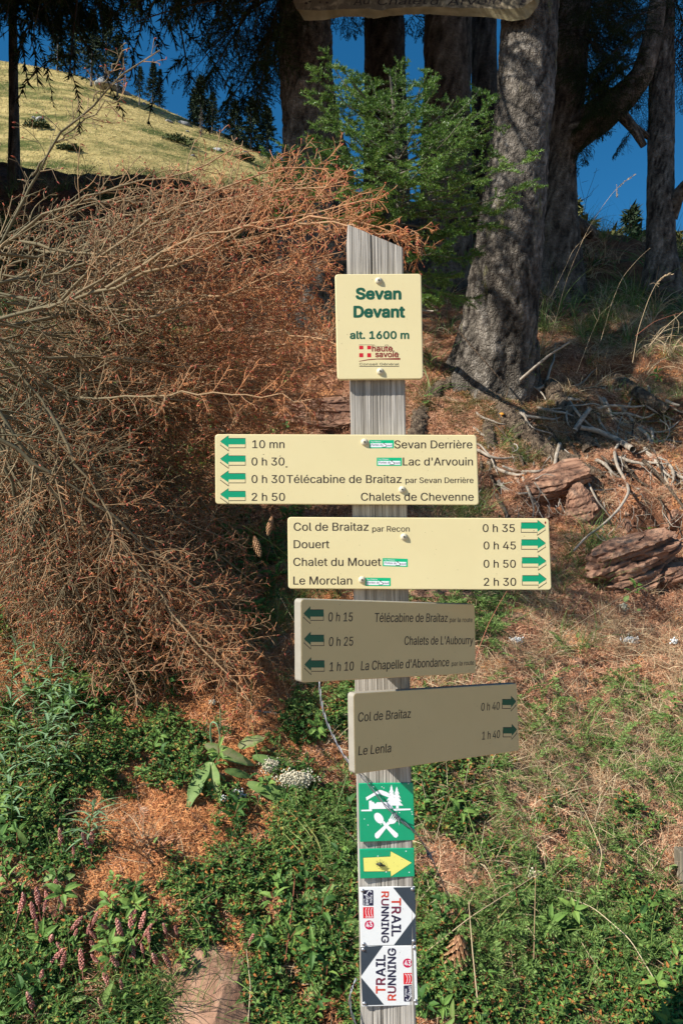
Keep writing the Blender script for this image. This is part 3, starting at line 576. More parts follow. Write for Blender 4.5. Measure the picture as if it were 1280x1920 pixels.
# two unseen full spruces added left of the view so their crowns shade the forest edge
def shade_tree(key, x, y, z0, z1, rad, n, label, w=.16):
    zb = float(H(np.array(x), np.array(y))); root = empty('spruce_tree', (x, y, zb), label, 'tree', 'old spruces at the top of the bank'); g = G()
    log_mesh(g, np.array([[0, 0, z1 - zb + .6], [0, 0, 3], [0, 0, .5], [0, 0, -.4]]), [.02, w * .7, w, w * 1.5], 20, 60, 9, .1); g.build('trunk', MT['bark'], root); TREES[key] = (root, np.array([x, y, zb]))
    for i in range(n):
        t = i / n; z = z0 + (z1 - z0) * t; bough(key, (x, y, z), i * 2.4, .05, rad / 1.5 * (1.1 - .75 * t) * r3.uniform(.85, 1.15), i)
shade_tree('TZ', -4.6, 5.9, 3.4, 8.6, 1.7, 80, 'unseen full crowned spruce added for shade left of the dead toppled one')
shade_tree('TW', -6.2, 8.2, 3.8, 10.5, 2.0, 95, 'unseen full crowned spruce added for shade farther left at the forest edge')

# ------------------------------------------------------------------ wooden signpost
def wood_material(name, dark, mid, light, sx=140.0, sz=5.0):
    m = bpy.data.materials.new(name); m.use_nodes = True; nt = m.node_tree; N = nt.nodes; Lk = nt.links; bs = N['Principled BSDF']
    bs.inputs['Roughness'].default_value = .85; bs.inputs['Specular IOR Level'].default_value = .2
    tc = N.new('ShaderNodeTexCoord'); mp = N.new('ShaderNodeMapping'); mp.inputs['Scale'].default_value = (sx, sx, sz); Lk.new(tc.outputs['Object'], mp.inputs[0])
    n = N.new('ShaderNodeTexNoise'); n.inputs['Scale'].default_value = 1; n.inputs['Detail'].default_value = 6; n.inputs['Roughness'].default_value = .6; n.inputs['Distortion'].default_value = .6; Lk.new(mp.outputs[0], n.inputs['Vector'])
    n2 = N.new('ShaderNodeTexNoise'); n2.inputs['Scale'].default_value = 5; n2.inputs['Detail'].default_value = 5; Lk.new(tc.outputs['Object'], n2.inputs['Vector'])
    at = N.new('ShaderNodeAttribute'); at.attribute_name = 'tint'
    a = N.new('ShaderNodeMath'); a.operation = 'MULTIPLY_ADD'; a.inputs[1].default_value = .9; Lk.new(n.outputs['Fac'], a.inputs[0]); Lk.new(at.outputs['Fac'], a.inputs[2])
    b = N.new('ShaderNodeMath'); b.operation = 'MULTIPLY_ADD'; b.inputs[1].default_value = .35; Lk.new(n2.outputs['Fac'], b.inputs[0]); Lk.new(a.outputs[0], b.inputs[2])
    c = N.new('ShaderNodeValToRGB'); e = c.color_ramp.elements; e[0].position, e[0].color = .75, (*dark, 1); e[1].position, e[1].color = 1.35 / 1.35, (*light, 1)
    s = N.new('ShaderNodeMath'); s.operation = 'MULTIPLY'; s.inputs[1].default_value = .85; Lk.new(b.outputs[0], s.inputs[0]); Lk.new(s.outputs[0], c.inputs[0]); q = e.new(.88); q.color = (*mid, 1)
    Lk.new(c.outputs[0], bs.inputs['Base Color'])
    bp = N.new('ShaderNodeBump'); bp.inputs['Distance'].default_value = .0012; Lk.new(n.outputs['Fac'], bp.inputs['Height']); Lk.new(bp.outputs[0], bs.inputs['Normal'])
    return m
MT['wood'] = wood_material('weathered_wood', (.25, .225, .19), (.41, .375, .325), (.52, .48, .42))
D0 = 1.455
def mpp(d): return d / FPX
Ptop = P(703, 470, D0); Pbot = P(731, 1900, D0); AXP = nrm(Ptop - Pbot); POSTY = lambda py: P(703 + (py - 470) * 28 / 1430.0, py, D0)
fr = nrm(-AF - AXP * np.dot(-AF, AXP)); rt = np.cross(AXP, fr); rt = rt * np.sign(rt[0])
base_p = POSTY(2640.0); h_top = np.dot(P(655, 421, D0) - base_p, AXP)
W2, DP = .0502, .100
pm = Matrix([[*v, 0] for v in np.stack([rt, -fr, AXP], 1)]); pm = Matrix([[rt[i], -fr[i], AXP[i], base_p[i]] for i in range(3)] + [[0, 0, 0, 1]])
post = empty('signpost', (0, 0, 0), 'grey weathered wooden signpost with slanted top carrying all the hiking signs', 'post', matrix=pm)
nf = 90; r4 = np.random.default_rng(11)
xf = np.linspace(-W2 + .003, W2 - .003, nf)
gro = .0009 * np.clip(r4.random(nf) - .45, 0, 1) * 2 * (r4.random(nf) > .35); gro[[20, 37, 66]] += .0012
prof = []; gv = []; tv = []
for i in range(nf): prof.append((xf[i], 0)); gv.append(gro[i]); tv.append(.34 - 70 * gro[i])
corner = [(W2 - .0008, .0008), (W2, .003)]
side = [(W2, y) for y in np.linspace(.006, DP - .004, 14)]; back = [(x, DP) for x in np.linspace(W2 - .003, -W2 + .003, 12)]; sl_ = [(-W2, y) for y in np.linspace(DP - .004, .006, 24)]
oth = corner + side + back + sl_ + [(-W2, .003), (-W2 + .0008, .0008)]
for p in oth: prof.append(p); gv.append(0.0); tv.append(.30 + r4.uniform(-.08, .05))
prof = np.array(prof); gv = np.array(gv); tv = np.array(tv)
crack_i = int(nf * .43)
nz_ = 200; zt = np.linspace(0, 1, nz_); Vp = np.zeros((nz_, len(prof), 3)); Tp = np.zeros((nz_, len(prof)))
for j, z in enumerate(zt):
    yaw = R(9.5) * (1 - z) - R(1.0)
    off = gv * (.6 + .8 * (.5 + perlin(prof[:, 0] * 300, z * 14, 2.0))); t = tv + .10 * perlin(prof[:, 0] * 60, z * 5, 4.0) + .10 * perlin(prof[:, 0] * 420, z * 22, 8.0)
    if z > .925: off[crack_i] += .006 * min(1, (z - .925) / .05); t[crack_i] = -.6; off[crack_i + 1] += .002
    if z < .42:
        for ci, dz in ((int(nf * .22), .355), (int(nf * .38), .36)):
            off[ci] += .004 * min(1, (dz - z) / .05) if z < dz else 0; t[ci] = -.4 if z < dz - .01 else t[ci]
    x = prof[:, 0] + .0012 * perlin(0, z * 4, 1.0); y = prof[:, 1] + off
    c, s = math.cos(yaw), math.sin(yaw)
    X = x * c + (y - DP / 2) * s * 1.0; Y = -x * s + (y - DP / 2) * c + DP / 2
    zz = z * h_top * np.ones(len(prof))
    if True:
        cut = h_top - np.clip((prof[:, 0] + W2) / (2 * W2), 0, 1) * (45 * mpp(D0)) - .004 * np.clip(prof[:, 1], 0, .1) / .1
        zz = z * cut
    Vp[j, :, 0] = X; Vp[j, :, 1] = Y; Vp[j, :, 2] = zz; Tp[j] = t
g = G(); n_ = len(prof); F = gridfaces(nz_, n_ + 1); F = (F // (n_ + 1)) * n_ + (F % (n_ + 1)) % n_
g.add(Vp.reshape(-1, 3), F, 0, Tp.ravel(), False)
g.polys(Vp[-1], [list(range(n_))], 0, .2)
g.build('post_timber', MT['wood'], post)

# ------------------------------------------------------------------ signs
cream_m = mk('cream_lacquer', [(0, (.67, .56, .30)), (.5, (.73, .62, .335)), (1, (.77, .67, .38))], tint=False, nscale=6, namt=.35, rough=.42, spec=.4, bump=.00025, bscale=700)
MT['cream'] = cream_m
MT['shade_cream'] = mk('shade_toned_cream_lacquer', [(0, (.60, .46, .215)), (.5, (.66, .51, .25)), (1, (.71, .56, .285))], tint=False, nscale=8, namt=.3, rough=.55, spec=.3, bump=.0003, bscale=700)  # same cream, with shade and warm bounce light put into its colour
MT['ink'] = flat('brown_black_ink', (.028, .018, .014), .5); MT['dkgreen'] = flat('dark_green_paint', (.005, .085, .045), .5); MT['green'] = flat('arrow_green_paint', (.0, .30, .145), .4)
MT['shade_green'] = flat('shaded_arrow_green', (.004, .10, .05), .45)  # arrow green with the turned signs' shade put into the colour
MT['red'] = flat('logo_red', (.55, .01, .02), .5); MT['dkred'] = flat('logo_dark_red', (.22, .008, .010), .5)
MT['plate_green'] = mk('plate_green', [(0, (.0, .27, .125)), (1, (.0, .36, .17))], tint=False, nscale=25, namt=.4, rough=.35, spec=.5)
MT['plate_white'] = mk('plate_white', [(0, (.72, .72, .70)), (1, (.83, .84, .83))], tint=False, nscale=20, namt=.4, rough=.4)
MT['yellow'] = flat('arrow_yellow', (.80, .74, .18), .45); MT['sticker'] = flat('sticker_green', (.0, .46, .20), .35); MT['white'] = flat('print_white', (.84, .84, .86), .45)
MT['navy'] = mk('navy_print', [(0, (.022, .036, .05)), (1, (.04, .06, .085))], tint=False, nscale=40, namt=.4, rough=.3, spec=.5); MT['navy_text'] = flat('navy_text', (.018, .018, .05), .4); MT['orange_red'] = flat('orange_red_print', (.60, .06, .03), .4)
MT['maroon'] = flat('maroon_print', (.16, .02, .05), .4); MT['crimson'] = flat('crimson_print', (.55, .01, .07), .4); MT['logo_red'] = flat('logo_bright_red', (.66, .015, .025), .4)
MT['screw'] = mk('screw_lacquer', [(0, (.50, .45, .32)), (1, (.66, .60, .44))], tint=False, nscale=90, namt=.4, rough=.35, spec=.5); MT['hole'] = flat('screw_socket', (.03, .025, .02), .6)
MT['steel'] = flat('galvanized_steel', (.45, .46, .48), .35, .5, metal=.8)

try:
    import os
    FONT = bpy.data.fonts.load(os.path.join(bpy.utils.system_resource('DATAFILES', path='fonts'), 'Inter.woff2'))
except Exception: FONT = None
_TM = {}
def text_mesh(s):
    """outline of a word, filled by winding number so that overlapping strokes join cleanly"""
    if s in _TM: return _TM[s]
    from mathutils.geometry import delaunay_2d_cdt
    c = bpy.data.curves.new('lettering', 'FONT'); c.body = s; c.size = 1.0; c.resolution_u = 3; c.fill_mode = 'NONE'
    if FONT: c.font = FONT
    o = bpy.data.objects.new('lettering', c); COL.objects.link(o); me = bpy.data.meshes.new_from_object(o.evaluated_get(bpy.context.evaluated_depsgraph_get()))
    V = np.array([v.co[:2] for v in me.vertices]).reshape(-1, 2); E = [tuple(e.vertices) for e in me.edges]; bpy.data.objects.remove(o); bpy.data.curves.remove(c); bpy.data.meshes.remove(me)
    comp = list(range(len(V)))
    def find(a):
        while comp[a] != a: comp[a] = comp[comp[a]]; a = comp[a]
        return a
    for a, b in E: comp[find(a)] = find(b)
    loops = {}
    for k in range(len(V)): loops.setdefault(find(k), []).append(k)
    loops = [sorted(l) for l in loops.values()]
    r = delaunay_2d_cdt([Vector(v) for v in V], [(l[k], l[(k + 1) % len(l)]) for l in loops for k in range(len(l))], [], 0, 1e-6)
    Pq = np.array([v[:] for v in r[0]]); T = np.array(r[2]); ce = Pq[T].mean(1); w = np.zeros(len(ce))
    for l in loops:
        q = V[l]
        for (x0, y0), (x1, y1) in zip(q, np.roll(q, -1, 0)):
            il = (x1 - x0) * (ce[:, 1] - y0) - (ce[:, 0] - x0) * (y1 - y0); w += (y0 <= ce[:, 1]) & (y1 > ce[:, 1]) & (il > 0); w -= (y0 > ce[:, 1]) & (y1 <= ce[:, 1]) & (il < 0)
    T = T[w != 0]; u = Pq[T[:, 1]] - Pq[T[:, 0]]; v = Pq[T[:, 2]] - Pq[T[:, 0]]; bad = u[:, 0] * v[:, 1] - u[:, 1] * v[:, 0] < 0; T[bad] = T[bad][:, ::-1]
    _TM[s] = (np.column_stack([Pq, np.zeros(len(Pq))]), T.tolist()); return _TM[s]
CAPH = text_mesh('H')[0][:, 1].max()

class Sign:
    """a flat plate; every mark on it is laid out in the plate's own plane"""
    def __init__(s, c, ex, ey):
        s.c = np.asarray(c); s.ex = nrm(ex); n = nrm(np.cross(s.ex, ey)); s.n = n if np.dot(n, CAM - s.c) > 0 else -n
        s.ey = nrm(np.cross(s.n, s.ex)); s.M = Matrix([[s.ex[i], s.ey[i], s.n[i], s.c[i]] for i in range(3)] + [[0, 0, 0, 1]]); s.g = G(); s.mats = []; s.z = .0005
    def uv(s, px, py):
        r = ray(px, py); t = np.dot(s.c - CAM, s.n) / (r @ s.n); q = CAM + r * np.asarray(t)[..., None] - s.c
        return np.stack([q @ s.ex, q @ s.ey], -1)
    def mi(s, m):
        if m not in s.mats: s.mats.append(m)
        return s.mats.index(m)
    def poly(s, pts, m, z=None, raw=False):
        q = np.asarray(pts, float) if raw else s.uv(np.array([p[0] for p in pts], float), np.array([p[1] for p in pts], float)); z = z if z is not None else s.z
        area = .5 * np.sum(q[:, 0] * np.roll(q[:, 1], -1) - np.roll(q[:, 0], -1) * q[:, 1])
        if area < 0: q = q[::-1]
        from mathutils.geometry import tessellate_polygon
        V = np.column_stack([q, np.full(len(q), z)]); tr = tessellate_polygon([[Vector((*p, 0)) for p in q]])
        tr = [t if (q[t[1]][0] - q[t[0]][0]) * (q[t[2]][1] - q[t[0]][1]) - (q[t[1]][1] - q[t[0]][1]) * (q[t[2]][0] - q[t[0]][0]) > 0 else t[::-1] for t in tr]
        s.g.polys(V, [list(t) for t in tr], s.mi(m))
    def line(s, pts, w, m, z=None):
        q = s.uv(np.array([p[0] for p in pts], float), np.array([p[1] for p in pts], float)); w = w * np.linalg.norm(s.c - CAM) / FPX / 2
        for a, b in zip(q[:-1], q[1:]):
            d = (b - a) / (np.linalg.norm(b - a) + 1e-9); nn = np.array([-d[1], d[0]]) * w; s.poly([a - nn - d * w * .4, b - nn + d * w * .4, b + nn + d * w * .4, a + nn - d * w * .4], m, z, True)
    def disc(s, px, py, r, m, z=None, ry=None, rot=0, n=28):
        th = np.linspace(0, 2 * np.pi, n, endpoint=False); x = r * np.cos(th); y = (ry or r) * np.sin(th); s.poly(list(zip(px + x * math.cos(rot) - y * math.sin(rot), py + x * math.sin(rot) + y * math.cos(rot))), m, z)
    def text(s, st, x0, y0, x1, cap, m, y1=None, bold=0.0, z=None, shear=0.0):
        A, B = s.uv(np.array([x0, x1], float), np.array([y0, y0 if y1 is None else y1], float)); d = B - A; ln = np.linalg.norm(d); d /= ln; p = np.array([-d[1], d[0]])
        ch = cap * np.dot(s.c - CAM, AF) / FPX if not hasattr(s, 'capk') else cap * s.capk(x0, y0)
        V, F = text_mesh(st); V = V.copy(); V[:, 0] += shear * V[:, 1]; x_0, x_1 = V[:, 0].min(), V[:, 0].max(); kx = ln / (x_1 - x_0); ky = ch / CAPH
        offs = [(0, 0)] if bold < .01 else [(-.5, 0), (.5, 0)] if bold < .03 else [(-.9, .1), (.9, -.1), (.1, .8), (-.1, -.8), (.65, .65), (-.65, -.65), (.65, -.65), (-.65, .65)]
        for i, (ox, oy) in enumerate(offs):
            q = A + ((V[:, 0] - x_0) * kx + ox * bold * ch)[:, None] * d + (V[:, 1] * ky + oy * bold * ch)[:, None] * p
            s.g.polys(np.column_stack([q, np.full(len(q), (z if z is not None else s.z + .0003) + i * .00004)]), F, s.mi(m))
    def specks(s, n, seed):
        r_ = np.random.default_rng(seed)
        for i in range(n):
            u, v = r_.uniform(-.5, .5, 2) * np.array([s.w, s.h]) * .94; k = r_.uniform(.0002, .0005); th = np.linspace(0, 6.283, 6)[:-1]; s.poly(np.column_stack([u + k * np.cos(th) * r_.uniform(.6, 1.8), v + k * np.sin(th)]), 'grime', .0016, True)
    def finish(s, root, name='lettering'):
        if getattr(s, 'w', 0): s.specks(int(16 + 60 * s.w), int(s.w * 1e4))
        for v in s.g.V: v[:, 2] *= .22
        o = s.g.build(name, [MT[m] for m in s.mats], root); o['kind'] = 'stuff'; return o
def plate_mesh(poly, r, th, bev=.0015, segs=6):
    """rounded polygon plate, front face at z = 0"""
    q = np.asarray(poly, float); area = .5 * np.sum(q[:, 0] * np.roll(q[:, 1], -1) - np.roll(q[:, 0], -1) * q[:, 1])
    if area < 0: q = q[::-1]
    def outline(inset):
        out = []; n = len(q)
        for i in range(n):
            a = q[i - 1]; b = q[i]; c = q[(i + 1) % n]; u = nrm(a - b); v = nrm(c - b); bis = nrm(u + v); half = math.acos(np.clip(np.dot(u, v), -1, 1)) / 2
            rr = max(r, bev * 1.2); cen = b + bis * rr / math.sin(half); p0 = b + u * rr / math.tan(half); p1 = b + v * rr / math.tan(half)
            a0 = math.atan2(*(p0 - cen)[::-1]); a1 = math.atan2(*(p1 - cen)[::-1])
            while a1 < a0: a1 += 2 * math.pi
            for k in range(segs + 1): t = a0 + (a1 - a0) * k / segs; out.append(cen + (rr - inset) * np.array([math.cos(t), math.sin(t)]))
        return np.array(out)
    rings = [(0, -th), (0, -bev), (bev * .3, -bev * .3), (bev, 0)]
    V = np.concatenate([np.column_stack([outline(i), np.full((segs + 1) * len(q), z)]) for i, z in rings]); n = (segs + 1) * len(q)
    F = []
    for k in range(len(rings) - 1):
        for i in range(n): j = (i + 1) % n; F.append([k * n + i, k * n + j, (k + 1) * n + j, (k + 1) * n + i])
    F.append(list(range((len(rings) - 1) * n, len(rings) * n))); F.append(list(range(n))[::-1]); return V, F
def screw(root, s, px, py, r_px, label=None, mat='screw', hgt=.45):
    u, v = s.uv(float(px), float(py)); r = r_px * mpp(D0); g = G(); ns, nr = 16, 6; V = []
    for k in range(nr):
        a = k / (nr - 1) * math.pi / 2 * .93; rr = r * math.cos(a) ; z = r * hgt * 1.6 * math.sin(a)
        V += [(u + rr * math.cos(t), v + rr * math.sin(t), z) for t in np.linspace(0, 2 * math.pi, ns, endpoint=False)]
    V.append((u, v, r * hgt * 1.55)); F = [[k * ns + i, k * ns + (i + 1) % ns, (k + 1) * ns + (i + 1) % ns, (k + 1) * ns + i] for k in range(nr - 1) for i in range(ns)] + [[(nr - 1) * ns + i, (nr - 1) * ns + (i + 1) % ns, nr * ns] for i in range(ns)]
    g.polys(V, F, 0, .5, True)
    hx = [(u + r * .26 * math.cos(t), v + r * .26 * math.sin(t), r * hgt * 1.6 + .0003) for t in np.linspace(0, 2 * math.pi, 10, endpoint=False)]; g.polys(hx, [list(range(10))], 1)
    g.build('screw', [MT[mat], MT['hole']], root)
MT['grime'] = flat('grime_specks', (.16, .12, .06), .8)
EDGE = {'shade_cream': 'edge_grey', 'cream': 'cream'}
MT['edge_grey'] = mk('dimmed_grey_edge', [(0, (.24, .215, .17)), (1, (.36, .33, .27))], tint=False, nscale=40, namt=.4, rough=.6)  # edges of the turned signs greyed to tone down their sunlit bevel
def make_sign(name, label, cat, corners, d_plane=None, mat='cream', th=.011, r=.006, ends=None, group=None, bev=.0015, dy=0.0):
    """corners px TL TR BR BL; d_plane: depth of a plate parallel to the post front; ends: depths of its left and right end"""
    tl, tr, br, bl = corners
    if ends is None:
        cx = sum(c[0] for c in corners) / 4; cy = sum(c[1] for c in corners) / 4; c = P(cx, cy, d_plane)
        ex = nrm(P((tr[0] + br[0]) / 2, (tr[1] + br[1]) / 2, d_plane) - P((tl[0] + bl[0]) / 2, (tl[1] + bl[1]) / 2, d_plane)); S = Sign(c, ex, AXP)
    else:
        a = P((tl[0] + bl[0]) / 2, (tl[1] + bl[1]) / 2, ends[0]); b = P((tr[0] + br[0]) / 2, (tr[1] + br[1]) / 2, ends[1]); S = Sign((a + b) / 2, b - a, P(tl[0], tl[1], ends[0]) - P(bl[0], bl[1], ends[0]))
        def capk(x, y, S=S):
            q = S.uv(np.array([x, x], float), np.array([y, y - 10.0])); return abs(q[1, 1] - q[0, 1]) / 10
        S.capk = capk
    root = empty(name, (0, 0, 0), label, cat, group, matrix=S.M)
    uvc = S.uv(np.array([c[0] for c in corners], float), np.array([c[1] for c in corners], float))
    S.w = np.ptp(uvc[:, 0]); S.h = np.ptp(uvc[:, 1])
    V, F = plate_mesh(uvc, r, th, bev); g = G(); nn_ = 28; g.polys(V, F[:2 * nn_], 1); g.polys(V, F[2 * nn_:], 0); g.build('plate', [MT[mat], MT[EDGE.get(mat, mat)]], root); S.root = root; return S
def zz(ox, oy, k): return lambda pts: [(ox + x / k, oy + y / k) for x, y in pts]
def arrow_mark(S, tip, head_x, tail_x, yh0, ys0, yt, ys1, yh1, drop, gm='green'):
    A = [(tip, yt), (head_x, yh0), (head_x, ys0), (tail_x, ys0), (tail_x, ys1), (head_x, ys1), (head_x, yh1)]
    B = [(x, y + drop) for x, y in A]; cx = (tip + tail_x) / 2; cy = yt + drop
    def grow(L_, e): 
        sx = 1 if tail_x > tip else -1
        o = [(-1.6, 0), (.6, -1.8), (.6, -1), (.8, -1), (.8, 1), (.6, 1), (.6, 1.8)]; return [(x + sx * a * e, y + b * e) for (x, y), (a, b) in zip(L_, o)]
    S.poly(grow(B, .55), 'ink', .0004); S.poly(grow([(tip, yt + drop * .5), (head_x, yh0 + drop), (head_x, ys0), (tail_x, ys0), (tail_x, ys1 + drop), (head_x, ys1 + drop), (head_x, yh1 + drop)], .1), 'ink', .00045)
    S.poly(grow(B, -.75), 'cream' if gm == 'green' else 'shade_cream', .0006)
    ar = [(tip, yt), (head_x, yh1), (head_x, yh1 + drop), (tip, yt + drop)]
    S.poly([(tip + (1 if tail_x > tip else -1) * .9, yt + 1.3), (head_x, yh1), (head_x + (-.3 if tail_x > tip else .3), yh1 + drop - 1.3), (tip + (1 if tail_x > tip else -1) * .9, yt + drop - .6)], 'cream' if gm == 'green' else 'shade_cream', .00065)
    S.poly([(x, y - 1.0) for x, y in A], 'ink', .0007); S.poly(A, gm, .0009)
def sticker(S, x0, y0, x1, y1, tilt=0.0):
    w = x1 - x0; h = y1 - y0
    def q(a, b): return (x0 + a * w, y0 + b * h + tilt * a)
    S.poly([q(0, 0), q(1, 0), q(1, 1), q(0, 1)], 'sticker', .0006); S.poly([q(.05, .40), q(.94, .40), q(.94, .87), q(.05, .87)], 'white', .0009)
    S.text('Tour Pédestre', q(.05, .3)[0], q(.05, .28)[1], q(.48, .3)[0], h * .17, 'white', y1=q(.48, .28)[1], z=.0010)
    S.text('Portes du', q(.07, .7)[0], q(.07, .72)[1], q(.56, .7)[0], h * .26, 'navy_text', y1=q(.56, .72)[1], z=.0012, shear=.15, bold=.028); S.text('oleil', q(.70, .7)[0], q(.7, .76)[1], q(.93, .7)[0], h * .24, 'navy_text', y1=q(.93, .76)[1], z=.0012, shear=.15, bold=.028)
    S.line([q(.63, .32), q(.57, .38), q(.60, .47), q(.69, .60), q(.70, .74), q(.66, .84), q(.52, .85)], 1.0, 'ink', .0013)

DS = D0 - .0145
# name plate
S = make_sign('name_sign', 'cream name sign reading Sevan Devant, topmost plate on the wooden post', 'sign', [(627.5, 514), (789.5, 513), (793, 710.5), (632, 711.5)], DS)
S.text('Sevan', 667.9, 560.3, 750.6, 19.6, 'dkgreen', bold=.085, y1=560.5); S.text('Devant', 663.8, 594.4, 757.5, 19.8, 'dkgreen', bold=.085); S.text('alt. 1600 m', 656.3, 635, 766, 13.6, 'dkgreen', bold=.06)
Z = zz(660, 640, 10.667)
for x0, y0, x1, y1 in ((140, 88, 222, 160), (300, 88, 378, 160), (140, 237, 222, 318), (300, 237, 378, 318)): S.poly(Z([(x0, y0), (x1, y0), (x1, y1), (x0, y1)]), 'red')
S.text('haute', *Z([(398, 200)])[0], Z([(800, 0)])[0][0], 10.5, 'dkred', bold=.05); S.text('savoie', *Z([(465, 315)])[0], Z([(915, 0)])[0][0], 10.3, 'dkred', bold=.05)
S.poly(Z([(135, 395), (300, 362), (500, 345), (960, 333), (960, 370), (500, 362), (300, 380), (140, 405)]), 'dkred'); S.text('Conseil Général', *Z([(145, 478)])[0], Z([(935, 0)])[0][0], 4.3, 'ink'); S.poly(Z([(143, 494), (938, 494), (938, 506), (143, 506)]), 'ink')
S.line(Z([(135, 70), (440, 70), (440, 92), (500, 102), (655, 102), (662, 72), (715, 72), (720, 100), (770, 102), (808, 140), (800, 185), (838, 185), (842, 215), (900, 222), (935, 262), (920, 278), (922, 332)]), .6, 'ink')
S.finish(S.root); screw(S.root, S, 709.5, 526.5, 6.8); screw(S.root, S, 712.5, 696.5, 6.8)
# four-line sign pointing left
S = make_sign('direction_sign', 'cream four-line sign with green arrows pointing left, Sevan Derrière on top', 'sign', [(403, 814), (893, 815.5), (897.5, 947), (404, 945)], DS, group='hiking direction signs on the post')
for yt in (828, 860.7, 893.8, 927.1): arrow_mark(S, 413.3, 428.6, 460.2, yt - 11, yt - 5.7, yt, yt + 5.2, yt + 11, 6.5)
for st, x0, x1, yb, cp in (('10 mn', 473.3, 533, 840.2, 14.8), ('0 h 30', 471.8, 533, 872.7, 14.8), ('0 h 30', 471.8, 533.5, 905.6, 14.8), ('2 h 50', 472, 534, 939, 14.8), ('Sevan Derrière', 739.1, 884.7, 840.6, 14.8), ("Lac d'Arvouin", 755, 885.7, 872.7, 14.8),
        ('Télécabine de Braitaz', 537.2, 752.2, 905.6, 14.8), ('par Sevan Derrière', 759.8, 886.8, 905.6, 10.4), ('Chalets de Chevenne', 676.5, 887.2, 938.8, 14.8)): S.text(st, x0, yb, x1, cp, 'ink', bold=.028)
sticker(S, 692, 825, 738, 840.5); sticker(S, 706, 858, 753, 873.5); S.disc(537, 875.5, 2.1, 'ink', ry=1.1); S.disc(525, 855, 1.6, 'ink', ry=.5); S.disc(494, 852, .8, 'ink')
S.finish(S.root); screw(S.root, S, 683, 829, 6.8); screw(S.root, S, 753.5, 918, 6.8)
# four-line sign pointing right
S = make_sign('direction_sign', 'cream four-line sign with green arrows pointing right, Col de Braitaz par Recon on top', 'sign', [(539, 969.5), (1028.5, 972), (1033.5, 1106.5), (540.5, 1104)], DS, group='hiking direction signs on the post')
for yt, xo in ((987, 0), (1018.8, .6), (1052.3, 1.6), (1086, 2.1)): arrow_mark(S, 1021.5 + xo, 1006.7 + xo, 976.2 + xo, yt - 11.5, yt - 6.5, yt, yt + 4.4, yt + 10, 6.8)
for st, x0, x1, yb, cp in (('Col de Braitaz', 550.7, 690.5, 995.1, 15.2), ('par Recon', 697.6, 767.3, 996.8, 10.6), ('Douert', 550.7, 617, 1027.8, 15), ('Chalet du Mouet', 550, 713.8, 1061, 15.2), ('Le Morclan', 550, 659.6, 1096, 15.2),
        ('0 h 35', 904.4, 964.1, 997.5, 14.6), ('0 h 45', 906, 966, 1030, 14.6), ('0 h 50', 906, 966, 1064.3, 14.6), ('2 h 30', 906.5, 966.7, 1098.3, 14.8)): S.text(st, x0, yb, x1, cp, 'ink', bold=.028)
sticker(S, 717, 1046.3, 764, 1061.5, 1.5); sticker(S, 684.5, 1083, 732, 1098.5, .5)
S.disc(1021.5, 980, 1.4, 'dkred', .0011, ry=2.4); S.disc(1000, 995, .8, 'ink', .0011)
S.finish(S.root); screw(S.root, S, 757, 1006.5, 6.8); screw(S.root, S, 678.5, 1087, 6.8)
# the two signs turned away from the sun
S = make_sign('direction_sign', 'shaded khaki three-line sign with arrows pointing left, Chalets de L\'Aubourry in the middle', 'sign', [(563.5, 1123), (889.5, 1133), (892, 1262.5), (564.5, 1280.5)], mat='shade_cream', th=.017, ends=(1.262, 1.520), r=.006, group='hiking direction signs on the post'); SA = S
for yt, xo in ((1151.5, 0), (1199, .8), (1247, 1.6)): arrow_mark(S, 569.2 + xo, 581.6 + xo, 606.4 + xo, yt - 14, yt - 7.9, yt - .5, yt + 4.7, yt + 11, 7, 'shade_green')
for st, x0, x1, yb, cp, y1 in (('0 h 15', 615, 660.4, 1165.2, 17, 1165), ('0 h 25', 616, 661.2, 1211.6, 17, 1210.5), ('1 h 10', 617.3, 662.3, 1258.9, 17, 1257), ('Télécabine de Braitaz', 701.7, 838, 1166.4, 17, 1166.2), ('par la route', 842.3, 884.8, 1166.4, 8.6, 1166.4),
        ("Chalets de L'Aubourry", 757.4, 885.9, 1209.3, 16.3, 1207.8), ("La Chapelle d'Abondance", 676.4, 840.9, 1257, 17.3, 1249), ('par la route', 846, 887.6, 1248.8, 8.6, 1246.5)): S.text(st, x0, yb, x1, cp, 'ink', y1=y1, bold=.028)
S.finish(S.root)
S = make_sign('direction_sign', 'shaded khaki two-line sign with arrows pointing right, Le Lenla on its lower line', 'sign', [(662, 1300), (968.5, 1281.5), (973, 1408), (664.5, 1452)], mat='shade_cream', th=.015, ends=(1.345, 1.612), r=.006, group='hiking direction signs on the post'); SB = S
arrow_mark(S, 966.8, 957.2, 940.8, 1305.3, 1311.6, 1315.5, 1322, 1327, 6.5, 'shade_green'); arrow_mark(S, 968.2, 958.5, 942.2, 1358, 1364.3, 1368.5, 1375.3, 1380, 6.5, 'shade_green')
for st, x0, x1, yb, cp, y1 in (('Col de Braitaz', 670.6, 769, 1353.4, 17.2, 1345.8), ('Le Lenla', 671.4, 732.2, 1416.3, 17, 1410.3), ('0 h 40', 901.1, 935.3, 1333, 14.8, 1330.5), ('1 h 40', 903, 936, 1387, 14.8, 1383.5)): S.text(st, x0, yb, x1, cp, 'ink', y1=y1, bold=.028)
S.finish(S.root)
